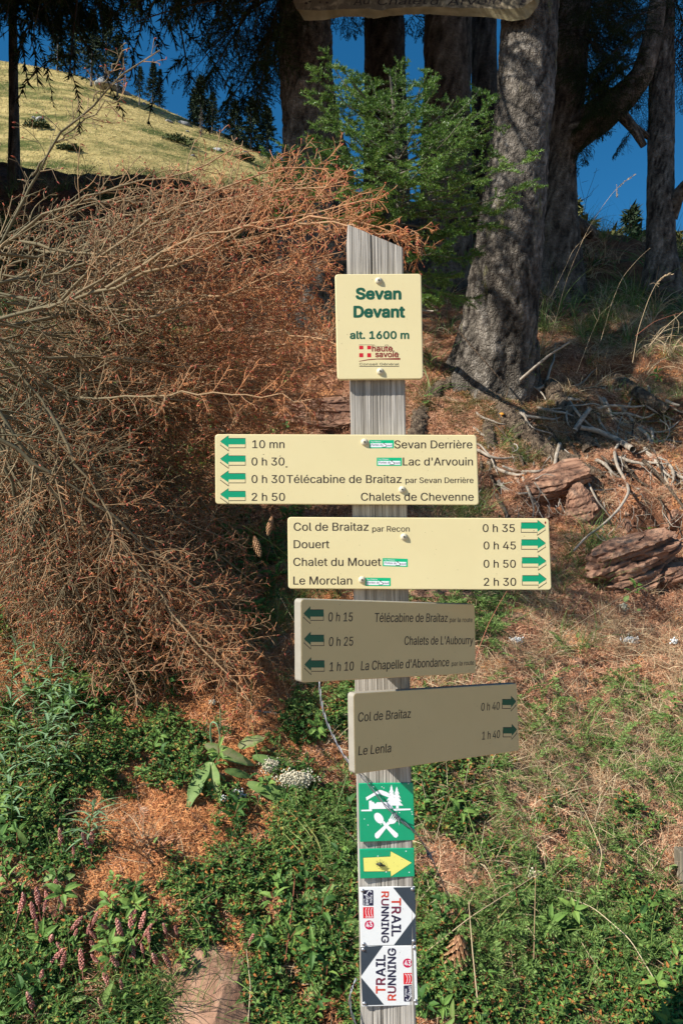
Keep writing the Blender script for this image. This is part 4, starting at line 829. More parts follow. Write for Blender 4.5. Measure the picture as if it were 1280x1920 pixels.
# wedge brackets holding the two turned signs
for SS, yc, hh in ((SA, 1200, .07), (SB, 1372, .075)):
    cc = POSTY(yc); g = G(); Z1 = AXP * hh / 2; pts = []
    def on(px, off):
        q = cc + rt * ((px - 720) * mpp(D0)); t = np.dot(SS.c - q, SS.n) / np.dot(-fr * -1.0, SS.n); return q + fr * max(t - off, .002)
    a0 = cc - rt * .030 - fr * .004; a1 = cc + rt * .040 - fr * .004; b0 = on(720 - .030 / mpp(D0), .019); b1 = on(720 + .040 / mpp(D0), .019)
    V = np.array([a0 - Z1, a1 - Z1, b1 - Z1, b0 - Z1, a0 + Z1, a1 + Z1, b1 + Z1, b0 + Z1]); Mi = np.array(SS.M.inverted()); V = V @ Mi[:3, :3].T + Mi[:3, 3]
    g.add(V, [[0, 3, 2, 1], [4, 5, 6, 7], [0, 1, 5, 4], [1, 2, 6, 5], [2, 3, 7, 6], [3, 0, 4, 7]]); g.build('wedge_block', MT['wood'], SS.root)
# green pictogram plate
DQ = D0 - .0035
S = make_sign('pictogram_sign', 'square green plate with white chalet, fir trees, spoon and fork', 'sign', [(672, 1469.5), (774.5, 1468), (777, 1575.5), (674.5, 1579)], DQ - .001, mat='plate_green', th=.004, r=.0015, bev=.0008)
Z = zz(650, 1440, 8.533)
S.poly(Z([(303, 470), (410, 408), (520, 350), (550, 352), (640, 385), (735, 450), (735, 495), (530, 418), (500, 415), (420, 455), (315, 520)]), 'white')
S.poly(Z([(352, 525), (398, 520), (400, 545), (425, 540), (455, 578), (480, 548), (600, 545), (700, 540), (720, 570), (715, 600), (740, 645), (730, 650), (402, 655), (400, 690), (230, 692), (230, 668), (355, 665)]), 'white')
S.poly(Z([(725, 658), (790, 650), (1020, 648), (1020, 672), (760, 684)]), 'white'); S.poly(Z([(785, 590), (830, 590), (828, 660), (787, 660)]), 'white')
def firs(cx, y0, y1, w, k, z):
    L_ = [(cx, y0)]; Rr = []
    for i in range(k):
        ya = y0 + (y1 - y0) * (i + 1) / k; ww = w * (i + 1.2) / (k + .2); L_ += [(cx + ww, ya), (cx + ww * .45, ya - (y1 - y0) * .04 / 1)]; Rr += [(cx - ww, ya), (cx - ww * .45, ya - (y1 - y0) * .04)]
    L_ = L_[:-1] + Rr[::-1][1:]; S.poly(Z(L_), 'white', z)
firs(712, 268, 590, 100, 5, .0006); firs(797, 296, 600, 103, 5, .0008)
S.disc(*Z([(512, 802)])[0], 7.6, 'white', ry=11.2, rot=-.62); S.poly(Z([(560, 860), (600, 850), (625, 885), (815, 1050), (820, 1085), (790, 1118), (755, 1105), (590, 915)]), 'white')
S.poly(Z([(690, 890), (650, 855), (630, 890), (450, 1050), (445, 1090), (465, 1125), (500, 1125), (520, 1105), (655, 930)]), 'white', .0007)
S.poly(Z([(662, 855), (668, 815), (700, 805), (790, 850), (760, 885), (715, 895), (680, 895)]), 'white', .0008)
for i in range(4): x = 686 + i * 28; y = 822 + i * 13; S.poly(Z([(x - 8, y - 3), (x + 43, y - 95), (x + 56, y - 88), (x + 8, y + 8)]), 'white', .0009)
for x, y in ((280, 815), (338, 912), (545, 905), (840, 715), (425, 300), (560, 300), (590, 320), (1035, 700), (1045, 740), (985, 252)): S.disc(*Z([(x, y)])[0], .9, 'white')
S.finish(S.root)
S = make_sign('arrow_sign', 'small green plate with a yellow arrow pointing right', 'sign', [(673.5, 1593), (776, 1590.5), (777, 1643.5), (675.5, 1648)], DQ - .001, mat='plate_green', th=.004, r=.001, bev=.0008); Z = zz(650, 1440, 8.533)
S.poly(Z([(255, 1432), (690, 1410), (695, 1325), (1045, 1515), (700, 1745), (692, 1656), (270, 1662)]), 'dkgreen', .0003); S.poly(Z([(263, 1437), (695, 1417), (700, 1332), (1035, 1515), (705, 1735), (700, 1650), (275, 1655)]), 'yellow')
for x, y in ((495, 1408), (945, 1330), (995, 1668), (628, 1662)): S.disc(*Z([(x, y)])[0], 1.1, 'white', .0009)
S.finish(S.root); SY = S
# trail running plates
def rot_text(S, Z, st, x, y0, y1, capw, cols, up):
    """letters stacked along a vertical baseline, each letter group with its own colour"""
    ws = [text_mesh(c)[0] for c in st]; w = [v[:, 0].max() - v[:, 0].min() for v in ws]; gap = .09; tot = sum(w) + gap * (len(w) - 1); sgn = 1 if y1 > y0 else -1; L_ = abs(y1 - y0); y = y0
    for c, wi, co in zip(st, w, cols):
        e = y + sgn * wi / tot * L_; A = Z([(x, y)])[0]; B = Z([(x, e)])[0]; S.text(c, A[0], A[1], B[0], capw, co, y1=B[1], bold=.05); y = e + sgn * gap / tot * L_
Z = zz(650, 1650, 7.111)
def trail(S, flip, name='p'):
    if not flip:
        S.poly(Z([(612, 97), (908, 92), (912, 465)]), 'navy'); S.poly(Z([(912, 485), (920, 864), (625, 868)]), 'navy')
        rot_text(S, Z, 'RUNNING', 462, 155, 835, 13.2, ['orange_red', 'maroon'] + ['navy_text'] * 5, 1); rot_text(S, Z, 'TRAIL', 598, 245, 748, 16.6, ['orange_red', 'maroon'] + ['navy_text'] * 3, 1)
        S.poly(Z([(222, 135), (342, 133), (352, 143), (354, 335), (344, 343), (222, 341), (214, 333), (212, 145)]), 'navy_text'); S.poly(Z([(215, 362), (353, 360), (357, 508), (218, 511)]), 'logo_red')
        for i in range(3): x = 238 + i * 36; S.line(Z([(x + 22, 372), (x + 12, 405), (x + 14, 445), (x + 26, 480), (x + 34, 496), (x + 8, 492)]), 1.0, 'white', .0009)
        S.line(Z([(322, 165), (318, 148), (300, 142), (280, 160), (262, 192), (245, 200), (232, 190)]), 1.4, 'white', .0010)
        for st, x, y0, y1, cp in (('oleil', 255, 205, 335, 5), ('Portes', 312, 200, 305, 3.6), ('du', 295, 222, 250, 2.2), ('MULTI PASS', 225, 250, 335, 1.9)): A = Z([(x, y0)])[0]; B = Z([(x, y1)])[0]; S.text(st, A[0], A[1], B[0], cp, 'white', y1=B[1], z=.0010, bold=.03)
        S.disc(*Z([(299, 599)])[0], 8.7, 'crimson', .0006); S.text('43', *Z([(262, 632)])[0], Z([(340, 0)])[0][0], 9.4, 'white', z=.0010, bold=.04, y1=Z([(0, 620)])[0][1])
        sc_ = ((208, 140), (875, 122), (225, 850), (890, 815))
    else:
        S.poly(Z([(184, 892), (480, 877), (190, 1280)]), 'navy'); S.poly(Z([(192, 1300), (495, 1663), (207, 1672)]), 'navy')
        rot_text(S, Z, 'TRAIL', 508, 1510, 1000, 16.6, ['orange_red', 'maroon'] + ['navy_text'] * 3, 1); rot_text(S, Z, 'RUNNING', 650, 1603, 912, 14.5, ['orange_red', 'maroon'] + ['navy_text'] * 5, 1)
        S.disc(*Z([(808, 1107)])[0], 8.7, 'crimson', .0006); S.text('43', *Z([(768, 1138)])[0], Z([(852, 0)])[0][0], 9.4, 'white', z=.0010, bold=.04)
        S.poly(Z([(753, 1240), (888, 1237), (891, 1388), (756, 1391)]), 'logo_red'); S.poly(Z([(765, 1405), (885, 1402), (895, 1412), (898, 1610), (888, 1618), (770, 1622), (760, 1612), (756, 1415)]), 'navy_text')
        for i in range(3): x = 780 + i * 34; S.line(Z([(x - 6, 1252), (x + 16, 1268), (x + 26, 1310), (x + 22, 1350), (x + 8, 1376)]), 1.0, 'white', .0009)
        S.line(Z([(792, 1585), (798, 1605), (815, 1608), (830, 1590), (845, 1560), (862, 1548)]), 1.4, 'white', .0010)
        for st, x, y0, y1, cp in (('oleil', 858, 1548, 1415, 5), ('Portes', 797, 1552, 1450, 3.6), ('du', 822, 1535, 1508, 2.2), ('MULTI PASS', 884, 1500, 1415, 1.9)): A = Z([(x, y0)])[0]; B = Z([(x, y1)])[0]; S.text(st, A[0], A[1], B[0], cp, 'white', y1=B[1], z=.0010, bold=.03)
        sc_ = ((218, 925), (895, 905), (235, 1645), (915, 1610))
    S.finish(S.root)
    for x, y in sc_: screw(S.root, S, *Z([(x, y)])[0], 3.6, mat='steel', hgt=.5)
S = make_sign('trail_sign', 'white and navy trail running plate with its arrow pointing right', 'sign', Z([(165, 103), (908, 90), (922, 863), (185, 880)]), DQ, mat='plate_white', th=.003, r=.001, bev=.0006, group='trail running plates on the post'); trail(S, False)
S = make_sign('trail_sign', 'white and navy trail running plate with its arrow pointing left, lowest on the post', 'sign', Z([(183, 890), (921, 873), (945, 1668), (203, 1688)]), DQ, mat='plate_white', th=.003, r=.001, bev=.0006, group='trail running plates on the post'); trail(S, True)
# fly on the yellow arrow
MT['fly'] = flat('fly_body', (.05, .055, .03), .5)
u, v = SY.uv(712.0, 1619.0); fl = G()
def blob(g, c, s, n=8, mat=0):
    th = np.linspace(0, np.pi, n); ph = np.linspace(0, 2 * np.pi, n + 1); A, B = np.meshgrid(th, ph, indexing='ij'); V = np.stack([np.sin(A) * np.cos(B), np.sin(A) * np.sin(B), np.cos(A)], -1).reshape(-1, 3) * s + c; g.add(V, gridfaces(n, n + 1), mat, .5, True)
blob(fl, np.array([0, 0, .003]), np.array([.0048, .004, .0028])); blob(fl, np.array([-.0052, .0006, .003]), np.array([.0022, .0022, .002])); blob(fl, np.array([.006, -.003, .0025]), np.array([.0045, .0015, .0006]))
for a in (.5, 1.5, 2.4, -.6, -1.5, -2.5): tubes(fl, np.array([[[0, 0, .003], [.006 * math.cos(a), .006 * math.sin(a), .0035], [.0085 * math.cos(a), .0085 * math.sin(a), .0006]]]), np.full((1, 3), .0003), 4)
fm = SY.M @ Matrix.Translation((u, v, .0008)); o = fl.build('fly', MT['fly'], matrix=fm, label='dark fly resting in the middle of the yellow arrow', category='insect')

# ------------------------------------------------------------------ carved wooden board on the trunks
MT['board'] = wood_material('old_board_wood', (.12, .095, .06), (.27, .22, .14), (.38, .32, .22), 18, 60)
MT['board_edge'] = mk('board_edge_wood', [(0, (.12, .10, .05)), (1, (.31, .27, .16))], nscale=12, namt=.5, rough=.9, bump=.003, bscale=40)
MT['burn'] = flat('burnt_lettering', (.02, .012, .008), .8)
bl_, br_ = PB(545, 6, 4.55), PB(1005, 6, 3.86); S = Sign((bl_ + br_) / 2, br_ - bl_, np.array([0, 0, 1.0]))
S.capk = lambda x, y, S=S: abs(np.diff(S.uv(np.array([x, x], float), np.array([y, y - 10.0]))[:, 1])[0]) / 10
root = empty('wooden_board', (0, 0, 0), 'rough wooden board with carved words nailed across the trunks at the top', 'sign', matrix=S.M)
lowf = [(548, -20), (549, 2), (556, 18), (600, 20), (645, 17), (690, 16), (715, 20), (730, 16), (760, 14), (800, 12), (860, 15), (905, 15), (945, 17), (975, 15), (1000, 0), (1008, -22)]
lowb = [(547, -20), (552, 8), (565, 33), (600, 32), (640, 25), (680, 26), (695, 29), (725, 24), (760, 21), (800, 20), (860, 24), (905, 25), (940, 30), (955, 33), (985, 29), (1003, 6), (1010, -20)]
lf = S.uv(np.array([p[0] for p in lowf], float), np.array([p[1] for p in lowf], float)); lb_ = S.uv(np.array([p[0] for p in lowb], float), np.array([p[1] for p in lowb], float)); N_ = 120
def rs(q, n): d = np.concatenate([[0], np.cumsum(np.linalg.norm(np.diff(q, axis=0), axis=1))]); t = np.linspace(0, d[-1], n); return np.stack([np.interp(t, d, q[:, i]) for i in range(2)], 1)
A_ = rs(lf, N_); B_ = rs(lb_, N_); topx = np.linspace(lf[0, 0] + .004, lf[-1, 0] - .004, N_); top = np.column_stack([topx, lf[0, 1] + .16 + .006 * np.sin(topx * 14)])
jit = .0025 * np.stack([perlin(np.arange(N_) * .7, 1.0, 3.0), perlin(np.arange(N_) * .6, 5.0, 3.0)], 1); A_ += jit; B_ += jit * 2
g = G(); V = np.concatenate([np.column_stack([top, np.full(N_, 0)]), np.column_stack([A_ * .5 + top * .5, np.full(N_, 0.)]), np.column_stack([A_, np.full(N_, 0.)])]); i = np.arange(N_ - 1)
g.add(V, np.concatenate([np.stack([i + N_ * k, i + N_ * (k + 1), i + N_ * (k + 1) + 1, i + N_ * k + 1], 1) for k in range(2)]), 0, .25, False)
mid = (A_ + B_) / 2; V = np.concatenate([np.column_stack([A_, np.zeros(N_)]), np.column_stack([mid, np.full(N_, -.018)]), np.column_stack([B_, np.full(N_, -.034)]), np.column_stack([B_ * [1, 1] + [0, .01], np.full(N_, -.045)]), np.column_stack([top, np.full(N_, -.045)]), np.column_stack([top, np.zeros(N_)])])
g.add(V, np.concatenate([np.stack([i + N_ * k, i + N_ * (k + 1), i + N_ * (k + 1) + 1, i + N_ * k + 1], 1) for k in range(5)]), np.repeat([1, 1, 1, 0, 0], N_ - 1), np.clip(.5 + .5 * perlin(V[:, 0] * 9, V[:, 1] * 60, 2), 0, 1), False)
g.build('plank', [MT['board'], MT['board_edge']], root)
def serif(S, x, w, c, y=9.5, cap=13.0): S.text(c, x, y, x + w, cap, 'burn', bold=.018)
for st, x0, x1 in (('Au', 662, 691), ('Chalet', 706, 799), ("d'", 805, 828), ('Arvoin', 838, 938)): S.text(st, x0, 9.5, x1, 13, 'burn', bold=.02, y1=7.5)
for x in (665, 675, 838, 850): S.line([(x - 3, 9.4), (x + 3, 9.2)], .9, 'burn')
S.text('Fam. Blanc', 579, 18.6, 621, 4.6, 'burn', y1=18); 
for x, y, r in ((574, 6, 3), (581, 3, 2.4), (600, 4, 2), (613, 5, 2.6), (616, -2, 3), (976, 8, 3), (981, 2, 5)): S.disc(x, y, r, 'burn', ry=r * .7)
S.finish(root)
MT['nail'] = flat('rusty_nail', (.10, .05, .03), .6)

# ------------------------------------------------------------------ barbed wire
MT['wire'] = mk('galvanized_wire', [(0, (.20, .21, .23)), (1, (.42, .43, .46))], nscale=60, namt=.5, rough=.45, metal=.7); MT['wire_dark'] = mk('rusty_wire', [(0, (.05, .045, .04)), (1, (.16, .15, .14))], nscale=60, namt=.5, rough=.6, metal=.5)
def wire(ctl, label, n=160, r=.0009, tw=.0015, pitch=60, mat='wire', barbs=(), name='wire'):
    pts = np.array([P(*c) for c in ctl]); q = resample(pts, n); T, a, b = frames(q[None]); d = np.concatenate([[0], np.cumsum(np.linalg.norm(np.diff(q, axis=0), axis=1))]); root = empty(name, q[0], label, 'wire')
    ph = d * pitch * 2
    for k in (0, 1):
        s = q + tw * (np.cos(ph + k * np.pi)[:, None] * a[0] + np.sin(ph + k * np.pi)[:, None] * b[0]); g = G(); tubes(g, (s - q[0])[None], np.full((1, n), r), 6); g.build('strand', MT[mat], root)
    for t in barbs:
        i = int(t * (n - 1)); g = G()
        for sgn in (1, -1):
            for w in range(3):
                aa = np.linspace(0, 2 * np.pi, 9); coil = q[i] + T[0, i] * (w * .0022 * sgn + aa[:, None] * .0003) + .0034 * (np.cos(aa)[:, None] * a[0, i] + np.sin(aa)[:, None] * b[0, i]); tubes(g, (coil - q[0])[None], np.full((1, 9), .0010), 5)
            for s2 in (1, -1):
                dd = nrm(a[0, i] * s2 + b[0, i] * sgn * .6 + T[0, i] * .3 * sgn); tubes(g, (np.stack([q[i] + T[0, i] * .004 * sgn, q[i] + dd * .009 + T[0, i] * .004 * sgn, q[i] + dd * .018 + T[0, i] * .005 * sgn]) - q[0])[None], np.array([[.0011, .001, .0004]]), 5)
        g.build('barb', MT[mat], root)
wire([(597, 1240, 1.52), (599, 1290, 1.50), (604, 1330, 1.49), (618, 1368, 1.475), (637, 1405, 1.46), (655, 1433, 1.445), (678, 1455, D0 - .012), (703, 1487, D0 - .014), (726, 1516, D0 - .012), (750, 1538, D0 - .012), (776, 1557, D0 - .014), (795, 1585, 1.47), (808, 1610, 1.50), (822, 1640, 1.55), (840, 1680, 1.62)], 'loose barbed wire hanging from behind the khaki signs across the green chalet plate', barbs=(.505, .70), pitch=70, mat='wire', name='barbed_wire')
wire([(668, 1835, 1.47), (660, 1850, 1.46), (655, 1870, 1.455), (657, 1893, 1.452), (664, 1915, 1.45), (680, 1945, 1.45), (700, 1990, 1.46)], 'twisted wire end curling beside the foot of the wooden post', 60, name='wire')

# from here on depths are given for the bank, which lies farther back than the post
P = PB
def gd(px, py): return float(np.dot(hit(px, py)[0] - CAM, AF)) / KB
def gdr(q): return np.dot(q - CAM, AF) / KB

# ------------------------------------------------------------------ the dead fallen spruce on the left
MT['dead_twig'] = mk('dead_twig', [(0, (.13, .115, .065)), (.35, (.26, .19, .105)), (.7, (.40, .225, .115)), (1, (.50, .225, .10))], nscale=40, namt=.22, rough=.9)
MT['dead_needle'] = mk('dead_needle', [(0, (.22, .08, .035)), (.5, (.48, .17, .06)), (1, (.66, .30, .11))], rough=.8, trans=.15)
MT['bud'] = mk('bud_scales', [(0, (.26, .05, .035)), (1, (.50, .12, .06))], rough=.7)
MT['cone'] = mk('cone_scale', [(0, (.10, .045, .02)), (.5, (.27, .125, .055)), (1, (.50, .30, .15))], rough=.7)
dead = empty('dead_spruce', P(-40, 620, 2.7), 'toppled dead spruce with bare orange brown twigs covering the bank left of the signpost', 'dead tree'); dbase = P(-40, 620, 2.7)
rd = np.random.default_rng(21)
def gdep(px, py, off): 
    return gd(px, py) - off
stems = []
def stem(ctl, r0, r1, per=20, l1=.30, need=.0, green=0.0, lo=.10, tw=9): stems.append((ctl, r0, r1, per, l1, need, green, lo, tw))
stem([(-60, 540, 2.55), (20, 440, 2.5), (60, 330, 2.45), (130, 235, 2.4), (200, 165, 2.4), (245, 125, 2.4), (300, 94, 2.4)], .0065, .0022, 15, .13, 0, 0, .15, 3)
stem([(60, 330, 2.45), (110, 262, 2.43), (170, 215, 2.4), (230, 185, 2.38)], .004, .0015, 12, .14, 0, 0, .2, 3)
stem([(175, 190, 2.4), (205, 140, 2.4), (222, 105, 2.4), (236, 80, 2.4)], .0028, .0015, 4, .05, 0, 0, .3, 1)
stem([(-60, 500, 2.4), (40, 430, 2.35), (130, 375, 2.3), (250, 350, 2.3), (340, 330, 2.3), (420, 290, 2.3), (455, 272, 2.3)], .0065, .002, 26, .22, 0, 0, .08, 4)
stem([(-60, 620, 2.35), (60, 575, 2.3), (180, 555, 2.25), (280, 520, 2.2), (380, 470, 2.2), (480, 420, 2.15), (590, 395, 2.1), (700, 372, 2.05)], .0078, .002, 34, .26, .25)
stem([(110, 570, 2.3), (200, 470, 2.25), (300, 400, 2.25), (420, 350, 2.2), (530, 310, 2.2), (612, 318, 2.2)], .0058, .002, 28, .24, .1)
stem([(150, 560, 2.3), (300, 440, 2.3), (420, 380, 2.25), (520, 350, 2.25), (640, 330, 2.2)], .0052, .002, 26, .24, .1)
stem([(200, 540, 2.2), (340, 450, 2.15), (470, 420, 2.1), (590, 415, 2.0), (680, 405, 1.95), (740, 440, 1.95), (792, 478, 1.95)], .0058, .0018, 34, .16, .5, 0, .1, 5)
stem([(560, 420, 2.0), (640, 418, 1.95), (700, 432, 1.92), (745, 452, 1.92), (785, 440, 1.92)], .004, .0016, 18, .09, .6, 0, .1, 4)
for i in range(74):
    u = i / 73
    outer = np.array([(360, 420), (470, 370), (560, 345), (640, 350), (690, 380), (640, 470), (645, 560), (640, 640), (640, 720), (560, 770), (470, 800), (450, 880), (480, 1000), (470, 1080), (430, 1130), (500, 1240), (420, 1260), (330, 1290), (240, 1270), (160, 1230), (80, 1190)], float)
    f = u * (len(outer) - 1); k = min(int(f), len(outer) - 2); e = outer[k] * (1 - f + k) + outer[k + 1] * (f - k) + rd.normal(0, 14, 2)
    s = np.array([rd.uniform(-120, 160), 450 + 420 * u + rd.normal(0, 50)]); s[0] = s[0] * (1 - .3 * u)
    sag = rd.uniform(-.16, .10) * np.linalg.norm(e - s) * (1 - u * .3)
    de = max(gd(e[0], e[1]) - rd.uniform(.02, .35), 1.7) if e[1] > 500 else rd.uniform(2.1, 2.7); de = min(de, 3.0); ds = rd.uniform(2.2, 2.9) - .2 * u
    c = [(s[0] * (1 - t) + e[0] * t, s[1] * (1 - t) + e[1] * t - sag * math.sin(math.pi * t), ds * (1 - t) + de * t) for t in np.linspace(0, 1, 6)]
    stem(c, rd.uniform(.004, .0075), .0018, 26 if u < .35 else 32, rd.uniform(.12, .19) if u < .35 else rd.uniform(.18, .30), .15 + .75 * max(u - .25, 0) if rd.random() < .85 else 0, max(0, .6 - abs(u - .6) * 2), .04, 5 if u < .35 else 9)
for i in range(18):
    u = i / 17; e = np.array([rd.uniform(540, 650), 440 + 330 * u + rd.normal(0, 18)]); s = np.array([rd.uniform(120, 360), 520 + 200 * u + rd.normal(0, 30)]); ds = rd.uniform(2.2, 2.7); de = rd.uniform(2.0, 2.75); sg = rd.uniform(-30, 40)
    stem([(s[0] * (1 - t) + e[0] * t, s[1] * (1 - t) + e[1] * t - sg * math.sin(math.pi * t), ds * (1 - t) + de * t) for t in np.linspace(0, 1, 5)], .0042, .0016, 22, .15, .75, 0, .05, 6)
# dense inner twiggery low on the left
for i in range(26):
    s = np.array([rd.uniform(-120, 60), rd.uniform(600, 950)]); a = R(rd.uniform(15, 75)); L_ = rd.uniform(250, 480); e = s + L_ * np.array([math.cos(a), math.sin(a)])
    ds, de = rd.uniform(2.2, 2.7), min(max(gd(e[0], min(e[1], 1200)) - rd.uniform(.03, .4), 1.7), 2.8)
    stem([(s[0] * (1 - t) + e[0] * t, s[1] * (1 - t) + e[1] * t - 25 * math.sin(math.pi * t), ds * (1 - t) + de * t) for t in np.linspace(0, 1, 5)], .005, .0015, 30, .22, .5, .5, .03, 9)
cam_n = -AF + np.array([0, 0, .5])
for ctl, r0, r1, per, l1, need, green, lo, tw in stems:
    K = 16; main = resample([P(*c) for c in ctl], K); main[1:-1] += rd.normal(0, .006, (K - 2, 3)); main = main[None] - dbase; Rm = np.linspace(r0, r1, K)[None] * rd.uniform(.85, 1.15, (1, K))
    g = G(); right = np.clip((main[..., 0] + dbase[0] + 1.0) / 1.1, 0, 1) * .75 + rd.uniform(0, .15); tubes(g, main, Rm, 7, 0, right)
    # needle scars: little pegs along the stem
    peg, pr, _ = children(main, Rm, int(90), .02, 1, 55, lambda t, L0: .0075 + 0 * t, 2, (0, 0, 1), rd, rscale=.3, jit=2, rtip=.6); tubes(g, peg, np.maximum(pr, .0007), 3, 0, .4)
    br = g.build('branch', MT['dead_twig'], dead)
    g = G(); c1, q1, _ = children(main, Rm, per, lo, 1.0, 48, lambda t, L0: l1 * (1.1 - .75 * t) + .02, 8, cam_n, rd, grav=.12, curl=.45, rscale=.42, jit=.55, rtip=.45)
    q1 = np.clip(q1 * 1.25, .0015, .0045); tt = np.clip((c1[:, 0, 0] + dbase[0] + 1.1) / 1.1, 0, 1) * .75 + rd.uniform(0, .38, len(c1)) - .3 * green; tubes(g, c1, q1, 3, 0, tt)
    c2, q2, n2 = children(c1, q1, tw, .12, 1.0, 50, lambda t, L0: .025 + L0 * .30 * (1 - .5 * t), 4, cam_n, rd, grav=.25, curl=.6, rscale=.6, jit=.7, rtip=.6, drop=.15)
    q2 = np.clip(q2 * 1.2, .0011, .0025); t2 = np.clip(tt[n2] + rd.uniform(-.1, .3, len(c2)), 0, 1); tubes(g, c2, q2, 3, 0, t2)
    tips = np.concatenate([c1[:, -1], c2[rd.random(len(c2)) < .28][:, -1]]); dn = rd.normal(0, .5, tips.shape) + [0, 0, -.3]
    bl = tips[:, None] + nrm(dn)[:, None] * rd.uniform(.006, .016, len(tips))[:, None, None] * np.linspace(0, 1, 3)[None, :, None]; tubes(g, bl, np.tile([.0014, .0026, .0008], (len(tips), 1)), 4, 2, rd.uniform(0, 1, len(tips)))
    if need > 0:
        sel = rd.random(len(c2)) < need; 
        if sel.any(): needles(g, c2[sel], 9, .015, .0022, rd, 1, fwd=1.1, tint=(.1, 1), up=-.4)
        s1 = rd.random(len(c1)) < need
        if s1.any(): needles(g, c1[s1], 16, .016, .0022, rd, 1, fwd=1.0, tint=(.1, 1), up=-.5)
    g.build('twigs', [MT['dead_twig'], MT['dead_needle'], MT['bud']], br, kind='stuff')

# second, deeper layer: copies of whole branches, slightly turned and set back
src = [o for o in dead.children if o.type == 'MESH'][34:]
for i in range(55):
    s0 = src[int(rd.integers(0, len(src)))]; o = s0.copy(); COL.objects.link(o); o.parent = dead; rz = rd.normal(0, .12); o.rotation_euler = (rd.normal(0, .12), rd.uniform(-.06, .24), rz)
    o.location = (rd.normal(-.05, .12), rd.uniform(.02, .42), rd.normal(-.08, .07))
    for chd in s0.children: c2_ = chd.copy(); COL.objects.link(c2_); c2_.parent = o

def cone_mesh(n=110, L=.075, Rr=.013, open_=.5, seed=0):
    r2 = np.random.default_rng(seed); g = G(); i = np.arange(n); t = (i + .5) / n; ph = i * 2.39996; rr = Rr * np.sin(np.pi * np.clip(t * .93 + .05, 0, 1)) ** .6
    c = np.stack([rr * np.cos(ph) * .7, rr * np.sin(ph) * .7, L * (t - .5)], 1); out = np.stack([np.cos(ph), np.sin(ph), np.zeros(n)], 1); tn = np.stack([-np.sin(ph), np.cos(ph), np.zeros(n)], 1); up = np.array([0, 0, 1.])
    s = .0065; tip = c + out * rr[:, None] * open_ + up * s * 1.5; w = tn * s * .62
    V = np.stack([c - up * s * .4, c + w + out * rr[:, None] * .25 + up * s * .4, tip + w * .45, tip - w * .45, c - w + out * rr[:, None] * .25 + up * s * .4, tip - out * .001 - up * .0012], 1)
    k = i[:, None] * 6; g.add(V, np.concatenate([k + [0, 1, 4], k + [1, 2, 3], k + [1, 3, 4], k + [1, 0, 5], k + [0, 4, 5]]), 0, np.tile([.15, .5, .95, .95, .5, .3], n) + np.repeat(r2.uniform(-.1, .1, n), 6))
    blob(g, np.zeros(3), np.array([Rr * .6, Rr * .6, L * .48]), 9); g.T[-1][:] = 0.0
    o = g.build('spruce_cone', MT['cone']); d = o.data; bpy.data.objects.remove(o); return d
CM = [cone_mesh(90, .075, .0115, .7, 1), cone_mesh(90, .085, .020, .75, 2)]
def cone(px0, py0, px1, py1, d, label, k=0, parent_off=0.0, group='spruce cones', d1=None):
    a, b = P(px0, py0, d), P(px1, py1, d1 or d); v = b - a; L_ = np.linalg.norm(v); o = bpy.data.objects.new('spruce_cone', CM[k]); COL.objects.link(o)
    o.location = tuple((a + b) / 2); o.rotation_mode = 'QUATERNION'; o.rotation_quaternion = Vector(v).to_track_quat('Z', 'Y'); s = L_ / (.075 if k == 0 else .085); o.scale = (s, s, s); o['label'] = label; o['category'] = 'cone'; o['group'] = group
cone(733, 428, 741, 452, 1.93, 'dry cone hanging just behind the slanted top of the post'); cone(781, 438, 789, 476, 1.93, 'long dry cone hanging at the end of the orange twig right of the post top')
cone(476, 1004, 487, 1040, 2.35, 'slim cone hanging from a dead twig left of the second cream sign'); cone(510, 968, 503, 1000, 2.4, 'short cone hanging just under the left half of the upper cream sign')
cone(488, 1215, 486, 1240, gd(487, 1228) - .03, 'small pale cone standing in the needle litter left of the khaki signs'); cone(470, 1200, 500, 1212, gd(485, 1206) - .02, 'dark open cone lying in needle litter left of the khaki signs', 1)
cone(873, 1440, 912, 1468, gd(893, 1455) - .02, 'reddish cone lying on the straw under the lowest khaki sign', 1); cone(893, 1475, 920, 1500, gd(905, 1487) - .02, 'smaller reddish cone just below its twin under the khaki sign', 1)
cone(862, 1752, 852, 1828, gd(858, 1800) - .05, 'big tan open cone in the green plants right of the white plates', 1); cone(1028, 1742, 1040, 1790, gd(1034, 1770) - .02, 'dark cone half buried among green leaves at the lower right', 1)
cone(1042, 1640, 1082, 1655, gd(1062, 1650) - .02, 'dark cone lying in a hollow of the straw slope', 1)

